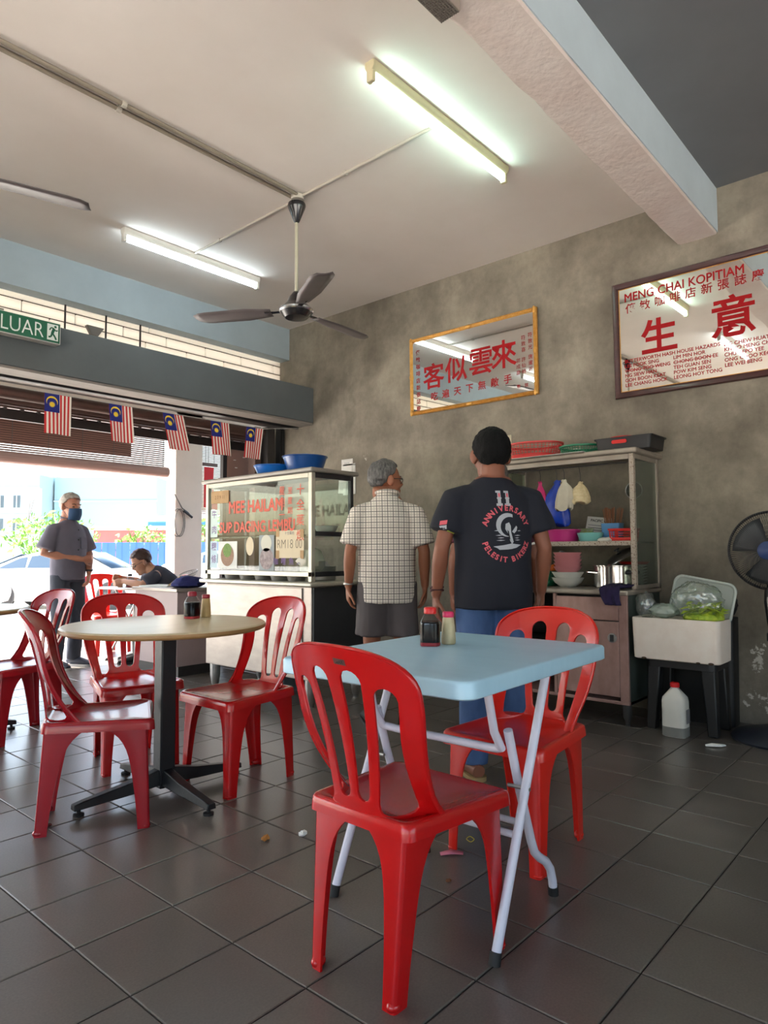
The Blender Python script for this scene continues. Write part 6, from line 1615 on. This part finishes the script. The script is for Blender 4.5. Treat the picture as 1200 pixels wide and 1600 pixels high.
M_skin3 = mat('skin_light_tan', (196, 148, 122), 0.55, var=0.05, scale=10, sss=0.05)
M_hblack = mat('hair_black', (10, 10, 11), 0.8, spec=0.2, bump=0.5, bscale=120, stretch=(1, 1, 0.3))
M_hgrey = mat('hair_iron_grey', (50, 49, 50), 0.5, rgb2=(112, 110, 108), scale=30, stretch=(3, 3, 0.4), bump=0.4, bscale=90)
M_hlight = mat('hair_silver', (150, 142, 132), 0.5, rgb2=(190, 182, 172), scale=24, stretch=(3, 3, 0.5), bump=0.4, bscale=90)
M_hbrown = mat('hair_dark_brown', (72, 52, 46), 0.5, bump=0.4, bscale=90)

# --- man in the black printed t-shirt
M_tee = mat('navy_black_cotton', (17, 21, 34), 0.85, var=0.08, scale=6)
M_jeans = mat('blue_denim', (46, 74, 118), 0.8, rgb2=(70, 100, 146), scale=7, stretch=(1, 1, 0.5))
P = stand(1.695, w=0.185); P['yaw'] = 0.05; P['girth'] = 1.02; P['hs'] = 1.05; P['head'] = (0.02, 0, 1.548)
P['shirt'] = [((0, 0, 0.80), (0.192, 0.138)), ((0, 0, 0.90), (0.194, 0.140)), ((0, 0, 1.05), (0.190, 0.132)), ((0, 0, 1.20), (0.198, 0.135)), ((-0.005, 0, 1.30), (0.192, 0.124)), ((-0.008, 0, 1.350), (0.168, 0.108)), ((-0.012, 0, 1.392), (0.128, 0.090)), ((-0.018, 0, 1.440), (0.076, 0.068))]
P['sleeve'] = 0.70; P['sleeve_r'] = (0.078, 0.086); P['wrinkle'] = 0.004
P['shirt_label'] = 'black t-shirt with anniversary print on the back'
P['elL'] = (-0.03, 0.262, 1.09); P['wrL'] = (0.05, 0.275, 0.86); P['elR'] = (-0.02, -0.255, 1.09); P['wrR'] = (0.06, -0.262, 0.87)
pb = person('man in black printed t-shirt and jeans, seen from behind the blue table', (2.875, 1.815, 0), math.radians(48), P, M_skin2, M_tee, M_jeans, None, (M_skin2, mat('sandal_tan', (150, 126, 84), 0.7)))
part('hair', hair_mesh(pb['head'], 1.05, [(1.0, 0.55), (0.45, 0.42), (0.25, 0.02), (0.05, -0.12), (-0.2, -0.50), (-0.45, -0.86), (-1.0, -0.90)], seed=3, off=1.02), M_hblack, pb['root'], solid=0.012, angle=60)
for z in (0.885, 0.90): part('bracelet', MB().tube([V(0.045+0.030*math.cos(a), 0.272+0.030*math.sin(a), z-0.006*math.cos(a)) for a in [2*PI*i/18 for i in range(18)]], 0.006, 6, loop=True), mat('bracelet_dark', (62, 22, 26), 0.5), pb['root'])
bvh = BVHTree.FromPolygons([v.co for v in pb['shirt_mesh'].vertices], [tuple(p.vertices) for p in pb['shirt_mesh'].polygons])
def print_on(name, me, m, d=(1, 0, 0), cut=0.012, off=0.0028):
    """press a flat mesh (x = to the viewer's right, y = up) on to the back of the shirt"""
    bm = bmesh.new(); bm.from_mesh(me)
    xs = [v.co.x for v in bm.verts]; ys = [v.co.y for v in bm.verts]
    for ax, lo, hi in ((0, min(xs), max(xs)), (1, min(ys), max(ys))):
        c = lo+cut
        while c < hi:
            no = (1, 0, 0) if ax == 0 else (0, 1, 0); co = (c, 0, 0) if ax == 0 else (0, c, 0)
            bmesh.ops.bisect_plane(bm, geom=bm.verts[:]+bm.edges[:]+bm.faces[:], plane_co=co, plane_no=no, dist=1e-6); c += cut
    D = Vector(d).normalized(); R_ = D.cross(V(0, 0, 1)).normalized()
    for v in bm.verts:
        o = R_*v.co.x+V(0, 0, v.co.y)-D*1.0
        h = bvh.ray_cast(o, D)
        v.co = (h[0]-D*(off+v.co.z)) if h[0] else o+D*0.87
    bm.to_mesh(me); bm.free(); finish(me)
    return part(name, me, m, pb['shirt'])
M_prw = mat('print_grey', (168, 172, 180), 0.8); M_prr = mat('print_red', (206, 92, 104), 0.8); M_prk = mat('print_black', (10, 11, 14), 0.8)
PX = 0.035
def flat(mb):
    me = bpy.data.meshes.new('flat'); me.from_pydata(mb.v, [], mb.f); me.update(); return me
def slab(mb, x0, x1, y0, y1): mb.add([(x0+PX, y0, 0), (x1+PX, y0, 0), (x1+PX, y1, 0), (x0+PX, y1, 0)], [(0, 1, 2, 3)])
for k in (0, 1):       # the numeral 11 with slab serifs
    o = -0.036+k*0.040; m = MB()
    for a in ((o-0.014, o+0.016, 1.290, 1.302), (o-0.007, o+0.009, 1.302, 1.324), (o-0.010, o+0.012, 1.324, 1.331), (o-0.007, o+0.009, 1.331, 1.354), (o-0.015, o+0.009, 1.354, 1.364)): slab(m, *a)
    print_on('numeral', flat(m), M_prw)
    m = MB(); slab(m, o-0.003, o+0.006, 1.333, 1.352); print_on('numeral_inlay', flat(m), M_prr, off=0.0034)
def arc_text(body, r, cy, a0, a1, size, flip, m):
    for k, ch in enumerate(body):
        if ch == ' ': continue
        a = a0+(a1-a0)*k/(len(body)-1)
        me = text_mesh(ch, size, 0.0012)
        q = Vector((PX-0.002+r*math.cos(a), cy+r*math.sin(a), 0))
        me.transform(Matrix.Translation(q) @ RZ(a-PI/2 if not flip else a+PI/2) @ Matrix.Diagonal((1.05, 1.1, 1, 1)))
        print_on('print_letter', me, m, cut=0.02)
arc_text('ANNIVERSARY', 0.098, 1.170, math.radians(160), math.radians(22), 0.034, False, M_prr)
arc_text('PELESIT BIKERZ', 0.122, 1.146, math.radians(199), math.radians(341), 0.032, True, M_prr)
m = MB(); cr_ = []
for i in range(25):      # crescent moon
    a = math.radians(62)+math.radians(215)*i/24
    cr_.append(((0.056*math.cos(a), 0.056*math.sin(a)), (0.012+0.046*math.cos(a), -0.008+0.046*math.sin(a)) if 0 < i < 24 else (0.056*math.cos(a), 0.056*math.sin(a))))
for (a, b_), (c, d) in zip(cr_[:-1], cr_[1:]):
    m.add([(PX+p[0], 1.200+p[1], 0) for p in (a, b_, d, c)], [(0, 1, 2, 3)])
print_on('moon', flat(m), M_prw)
def poly_print(name, pts, mt, off=0.003): 
    mm = MB(); mm.add([(PX+x, y, 0) for x, y in pts], [tuple(range(len(pts)))]); return print_on(name, flat(mm), mt, off=off)
poly_print('leaping_figure', [(-0.010, 1.205), (0.008, 1.212), (0.016, 1.195), (0.018, 1.165), (0.030, 1.120), (0.022, 1.108), (0.012, 1.125), (0.002, 1.160), (-0.012, 1.180)], M_prw)
poly_print('figure_shade', [(-0.002, 1.176), (0.006, 1.170), (0.014, 1.130), (0.008, 1.135)], M_prk, 0.0036)
poly_print('wing', [(0.022, 1.168), (0.044, 1.196), (0.050, 1.190), (0.046, 1.172), (0.034, 1.160)], M_prw)
for x0, x1, y in ((-0.060, -0.022, 1.150), (-0.050, -0.016, 1.138), (-0.056, -0.012, 1.126), (0.034, 0.068, 1.150), (0.036, 0.060, 1.138), (0.036, 0.066, 1.128), (-0.066, -0.040, 1.172), (0.050, 0.070, 1.172)):
    poly_print('water_line', [(x0, y), ((x0+x1)/2, y-0.002), (x1, y+0.001), ((x0+x1)/2, y+0.003)], M_prw)
poly_print('water_base', [(-0.070, 1.098), (-0.02, 1.104), (0.0, 1.108), (0.02, 1.112), (0.070, 1.106), (0.045, 1.092), (0.02, 1.086), (0.0, 1.084), (-0.04, 1.082), (-0.05, 1.090)], M_prw)
for z0, z1, mm_ in ((1.200, 1.220, M_prr), (1.178, 1.196, M_prw), (1.158, 1.172, mat('print_lime', (176, 206, 80), 0.8))):
    q = MB().add([(0.215, z0, 0), (0.245, z0+0.004, 0), (0.245, z1+0.004, 0), (0.215, z1, 0)], [(0, 1, 2, 3)])
    dd = Vector((0.55, -0.83, 0)); rr2 = dd.cross(V(0, 0, 1))
    me = flat(q)
    for v in me.vertices: v.co.x = v.co.x-0.215+rr2.dot(V(-0.075, 0.262, 0))
    print_on('sleeve_print', me, mm_, d=dd, off=0.003)

# --- older man in the checked shirt
def check_material():
    m = bpy.data.materials.new('checked_shirt_cotton'); m.use_nodes = True
    nt = m.node_tree; N = nt.nodes; L = nt.links; b = N['Principled BSDF']
    tc = N.new('ShaderNodeTexCoord'); sp = N.new('ShaderNodeSeparateXYZ'); L.new(tc.outputs['Object'], sp.inputs[0])
    def lines(sock, period, width, ph=0.0):
        a = N.new('ShaderNodeMath'); a.operation = 'MULTIPLY_ADD'; a.inputs[1].default_value = 1/period; a.inputs[2].default_value = ph; L.new(sock, a.inputs[0])
        f = N.new('ShaderNodeMath'); f.operation = 'FRACT'; L.new(a.outputs[0], f.inputs[0])
        g = N.new('ShaderNodeMath'); g.operation = 'LESS_THAN'; g.inputs[1].default_value = width; L.new(f.outputs[0], g.inputs[0]); return g.outputs[0]
    def mx(a, b_):
        q = N.new('ShaderNodeMath'); q.operation = 'MAXIMUM'; L.new(a, q.inputs[0]); L.new(b_, q.inputs[1]); return q.outputs[0]
    def mul(a, k):
        q = N.new('ShaderNodeMath'); q.operation = 'MULTIPLY'; L.new(a, q.inputs[0]); q.inputs[1].default_value = k; return q.outputs[0]
    dark = mx(lines(sp.outputs[1], 0.034, 0.13), lines(sp.outputs[2], 0.034, 0.13))
    pale = mx(lines(sp.outputs[1], 0.034, 0.10, 0.5), lines(sp.outputs[2], 0.034, 0.10, 0.5))
    f = mx(mul(dark, 0.85), mul(pale, 0.38))
    x = N.new('ShaderNodeMix'); x.data_type = 'RGBA'; L.new(f, x.inputs[0])
    x.inputs[6].default_value = (*lin((224, 216, 206)), 1); x.inputs[7].default_value = (*lin((44, 46, 50)), 1)
    L.new(x.outputs[2], b.inputs['Base Color']); b.inputs['Roughness'].default_value = 0.85
    return m
P = stand(1.685, w=0.172); P['yaw'] = -1.2; P['girth'] = 1.0; P['head'] = (0.02, 0, 1.532); P['hs'] = 1.04
P['shirt'] = [((0, 0, 0.755), (0.185, 0.140)), ((0, 0, 0.90), (0.186, 0.142)), ((0, 0, 1.05), (0.182, 0.136)), ((0, 0, 1.20), (0.186, 0.132)), ((-0.005, 0, 1.29), (0.182, 0.122)), ((-0.008, 0, 1.342), (0.158, 0.106)), ((-0.012, 0, 1.386), (0.118, 0.088)), ((-0.018, 0, 1.44), (0.070, 0.066)), ((-0.018, 0, 1.458), (0.064, 0.062))]
P['sleeve'] = 0.86; P['sleeve_r'] = (0.076, 0.082); P['wrinkle'] = 0.005; P['trouser'] = 0.60; P['shirt_label'] = 'white short sleeved shirt with dark checks'
pc = person('older man in checked shirt and grey shorts beside the food stall', (3.29, 2.865, 0), math.radians(45), P, M_skin, check_material(), mat('grey_shorts', (84, 78, 80), 0.85, var=0.06), None, (M_rubber, M_rubber))
part('hair', hair_mesh(pc['head'], 1.04, [(1.0, 0.70), (0.5, 0.55), (0.3, 0.10), (0.05, -0.02), (-0.2, -0.40), (-0.5, -0.66), (-1.0, -0.72)], 1.01, 7, 0.07), M_hgrey, pc['root'], solid=0.012, angle=60)
col = part('collar', MB().tube([V(-0.018+0.068*math.cos(a), 0.074*math.sin(a), 1.447-0.012*math.cos(a)) for a in [2*PI*i/28 for i in range(28)]], [(0.012, 0.006)]*28, 8, loop=True, ref=(0, 0, 1)), pc['shirt'].data.materials[0], pc['shirt'])
def spectacles(pp, rim):
    M = pp['head']; mb = MB()
    for y in (-1, 1):
        mb.tube([M @ V(0.090, y*0.033+0.022*math.cos(a), 0.004+0.017*math.sin(a)) for a in [2*PI*i/16 for i in range(16)]], 0.0022, 6, loop=True)
        mb.tube([M @ V(0.088, y*0.056, 0.010), M @ V(0.05, y*0.072, 0.010), M @ V(-0.015, y*0.082, 0.008)], 0.0024, 6)
    mb.tube([M @ V(0.092, -0.011, 0.008), M @ V(0.096, 0, 0.010), M @ V(0.092, 0.011, 0.008)], 0.002, 6)
    part('spectacles', mb, rim, pp['root'])['kind'] = 'stuff'
def eyes(pp):
    M = pp['head']
    for y in (-1, 1):
        part('eye', MB().ball(M @ V(0.076, y*0.033, 0.002), (0.010, 0.014, 0.006), 12, 8, M.to_3x3()), mat('eye_dark', (46, 34, 30), 0.3), pp['root'])
        part('eyebrow', MB().tube([M @ V(0.088, y*0.016, 0.026), M @ V(0.087, y*0.034, 0.031), M @ V(0.074, y*0.052, 0.026)], [(0.004, 0.003)]*3, 6), M_hbrown, pp['root'])
spectacles(pc, M_black); eyes(pc)
part('watch', MB().tube([V(0.03+0.030*math.cos(a), 0.245+0.030*math.sin(a), 0.875) for a in [2*PI*i/18 for i in range(18)]], [(0.008, 0.005)]*18, 6, loop=True, ref=(0, 0, 1)), M_alu, pc['root'])

# --- man in the maroon shirt, mostly hidden
M_maroon = mat('maroon_polo', (76, 20, 40), 0.85, var=0.08)
P = stand(1.63, w=0.18); P['girth'] = 1.02
P['shirt'] = [((0, 0, 0.80), (0.188, 0.142)), ((0, 0, 0.92), (0.190, 0.144)), ((0, 0, 1.05), (0.184, 0.136)), ((0, 0, 1.16), (0.188, 0.134)), ((-0.005, 0, 1.24), (0.184, 0.122)), ((-0.008, 0, 1.292), (0.160, 0.106)), ((-0.012, 0, 1.336), (0.118, 0.088)), ((-0.018, 0, 1.385), (0.072, 0.066))]
P['sleeve'] = 0.72; P['sleeve_r'] = (0.076, 0.080); P['wrR'] = (0.07, -0.27, 0.83)
pm = person('man in maroon polo shirt half hidden behind the black shirt man', (3.50, 2.20, 0), math.radians(42), P, M_skin2, M_maroon, M_black, None, (M_rubber, M_rubber))
part('hair', hair_mesh(pm['head'], 1.0, [(1.0, 0.6), (0.5, 0.5), (0.25, 0.1), (0.0, -0.05), (-0.3, -0.45), (-0.6, -0.68), (-1.0, -0.7)], 1.01, 12, 0.06), M_hgrey, pm['root'], solid=0.012, angle=60)
shR, elR = Vector(P['shR']), Vector(P['elR']); dd = (elR-shR).normalized(); q = shR.lerp(elR, 0.715); ax = dd.orthogonal().normalized(); bx_ = dd.cross(ax)
part('cuff', MB().tube([q+ax*0.0805*math.cos(a)+bx_*0.0805*math.sin(a) for a in [2*PI*i/28 for i in range(28)]], [(0.004, 0.007)]*28, 6, loop=True, ref=tuple(ax)), M_paper, pm['shirt'])

# --- masked old man standing outside
P = stand(1.655, w=0.165); P['yaw'] = -0.05; P['nod'] = 0.12; P['girth'] = 0.95
P['shirt'] = [((0, 0, 0.83), (0.172, 0.128)), ((0.004, 0, 0.92), (0.176, 0.132)), ((0.008, 0, 1.04), (0.172, 0.130)), ((0, 0, 1.18), (0.178, 0.126)), ((-0.005, 0, 1.265), (0.174, 0.116)), ((-0.008, 0, 1.315), (0.152, 0.102)), ((-0.012, 0, 1.36), (0.112, 0.084)), ((-0.018, 0, 1.405), (0.066, 0.062))]
P['sleeve'] = 0.84; P['sleeve_r'] = (0.072, 0.084); P['wrinkle'] = 0.007
P['elR'] = (-0.03, -0.255, 1.075); P['wrR'] = (0.165, 0.02, 1.02); P['handR'] = ((0.25, 1, 0.05), (-1, 0.2, 0), -1, 0.9)
P['elL'] = (0.02, 0.235, 1.06); P['wrL'] = (0.15, 0.115, 0.89); P['handL'] = ((0.15, -0.25, -1), (-0.8, -0.5, 0), 1, 0.7)
M_greysh = mat('grey_shirt_cotton', (106, 104, 118), 0.85, var=0.06, scale=8)
po = person('grey haired man in grey shirt and blue face mask standing outside', (2.93, 6.60, 0), math.radians(-72), P, mat('skin_rosy', (184, 128, 104), 0.55, var=0.05, scale=10, sss=0.05), M_greysh, mat('slate_trousers', (62, 66, 78), 0.85, var=0.05), None, (mat('shoe_navy', (34, 40, 56), 0.6), mat('sole_white', (206, 206, 206), 0.6)))
part('hair', hair_mesh(po['head'], 1.0, [(1.0, 0.66), (0.5, 0.52), (0.28, 0.10), (0.05, -0.05), (-0.2, -0.42), (-0.5, -0.66), (-1.0, -0.72)], 1.02, 17, 0.07), M_hlight, po['root'], solid=0.012, angle=60)
eyes(po)
M_mask = mat('mask_blue', (40, 72, 108), 0.8, bump=0.3, bscale=40, stretch=(0.1, 0.1, 1))
mk = []; nu, nv = 16, 12
for j in range(nv+1):
    for i in range(nu+1):
        u, v_ = (i/nu-0.5)*2, j/nv
        a = u*1.12; z = -0.006-0.118*v_*(1-0.12*abs(u)) - 0.010*abs(u)
        r = 0.076+0.036*math.cos(u*1.4)*math.sin(PI*(0.25+0.6*v_))
        mk.append(po['head'] @ V(0.022+r*math.cos(a)*0.92, r*math.sin(a)*0.86, z))
mko = part('face_mask', MB().add(mk, [(j*(nu+1)+i, j*(nu+1)+i+1, (j+1)*(nu+1)+i+1, (j+1)*(nu+1)+i) for j in range(nv) for i in range(nu)]), M_mask, po['root'], solid=0.003, label='dark blue surgical face mask')
for y in (-1, 1): part('ear_loop', MB().tube([po['head'] @ V(0.045, y*0.068, -0.015), po['head'] @ V(0.0, y*0.082, 0.004), po['head'] @ V(-0.012, y*0.086, -0.03), po['head'] @ V(0.04, y*0.066, -0.085)], 0.0018, 5), M_mask, mko)
for k in range(5): part('button', MB().ball((0.128+0.004*math.sin(k), 0.0, 1.30-k*0.095), 0.007, 8, 6), M_black, po['shirt'])
part('collar', MB().tube([V(-0.015+0.064*math.cos(a), 0.066*math.sin(a), 1.402-0.016*math.cos(a)) for a in [2*PI*i/28 for i in range(28)]], [(0.022, 0.005)]*28, 8, loop=True, ref=(0, 0, 1)), M_greysh, po['shirt'])
part('chest_pocket', MB().rings([[V(0.118, 0.03, 1.12), V(0.098, 0.12, 1.12), V(0.098, 0.12, 1.23), V(0.122, 0.03, 1.23)], [V(0.136, 0.03, 1.12), V(0.112, 0.12, 1.12), V(0.106, 0.12, 1.23), V(0.130, 0.03, 1.23)]]), M_greysh, po['shirt'], bevel=0.003)
part('watch', MB().tube([V(0.145+0.028*math.cos(a), 0.122+0.028*math.sin(a), 0.912) for a in [2*PI*i/18 for i in range(18)]], [(0.010, 0.005)]*18, 6, loop=True, ref=(0, 0, 1)), M_black, po['root'])

# --- man seated outside, bent over his bowl
P = dict(head=(0.40, 0, 0.985), nod=0.55, yaw=0.25, girth=0.98,
         spine=[(0.0, 0, 0.50), (0.03, 0, 0.58), (0.09, 0, 0.68), (0.17, 0, 0.78), (0.25, 0, 0.86), (0.31, 0, 0.915)],
         shL=(0.255, 0.17, 0.855), shR=(0.255, -0.17, 0.855), elL=(0.40, 0.22, 0.765), elR=(0.38, -0.25, 0.775), wrL=(0.56, 0.06, 0.80), wrR=(0.57, -0.10, 0.825),
         hipL=(0.02, 0.09, 0.50), hipR=(0.02, -0.09, 0.50), knL=(0.42, 0.13, 0.50), knR=(0.42, -0.13, 0.50), anL=(0.40, 0.13, 0.085), anR=(0.40, -0.13, 0.085), toeL=(0.58, 0.15, 0.022), toeR=(0.58, -0.15, 0.022),
         handL=((0.8, -0.4, -0.2), (0.2, -1, 0.0), 1, 0.8), handR=((0.85, 0.4, 0.1), (0.2, 1, 0), -1, 0.9))
P['shirt'] = [((-0.01, 0, 0.46), (0.165, 0.125)), ((0.03, 0, 0.58), (0.172, 0.132)), ((0.09, 0, 0.68), (0.174, 0.132)), ((0.17, 0, 0.78), (0.180, 0.126)), ((0.245, 0, 0.855), (0.172, 0.108)), ((0.285, 0, 0.893), (0.115, 0.084)), ((0.305, 0, 0.912), (0.070, 0.064))]
P['sleeve'] = 0.8; P['sleeve_r'] = (0.072, 0.072)
ps = person('man in dark t-shirt and glasses seated outside, bent over a bowl', (3.93, 6.22, 0), math.radians(152), P, M_skin3, mat('charcoal_tee', (64, 68, 82), 0.85, var=0.06), M_black, None, (M_rubber, M_rubber))
part('hair', hair_mesh(ps['head'], 1.0, [(1.0, 0.60), (0.5, 0.48), (0.3, 0.08), (0.05, -0.06), (-0.2, -0.42), (-0.5, -0.66), (-1.0, -0.72)], 1.02, 23, 0.06), M_hbrown, ps['root'], solid=0.012, angle=60)
spectacles(ps, mat('thin_grey_rim', (110, 106, 104), 0.4)); eyes(ps)

# ------------------------------------------------------------------ tidy up
bpy.data.scenes.remove(WORK)
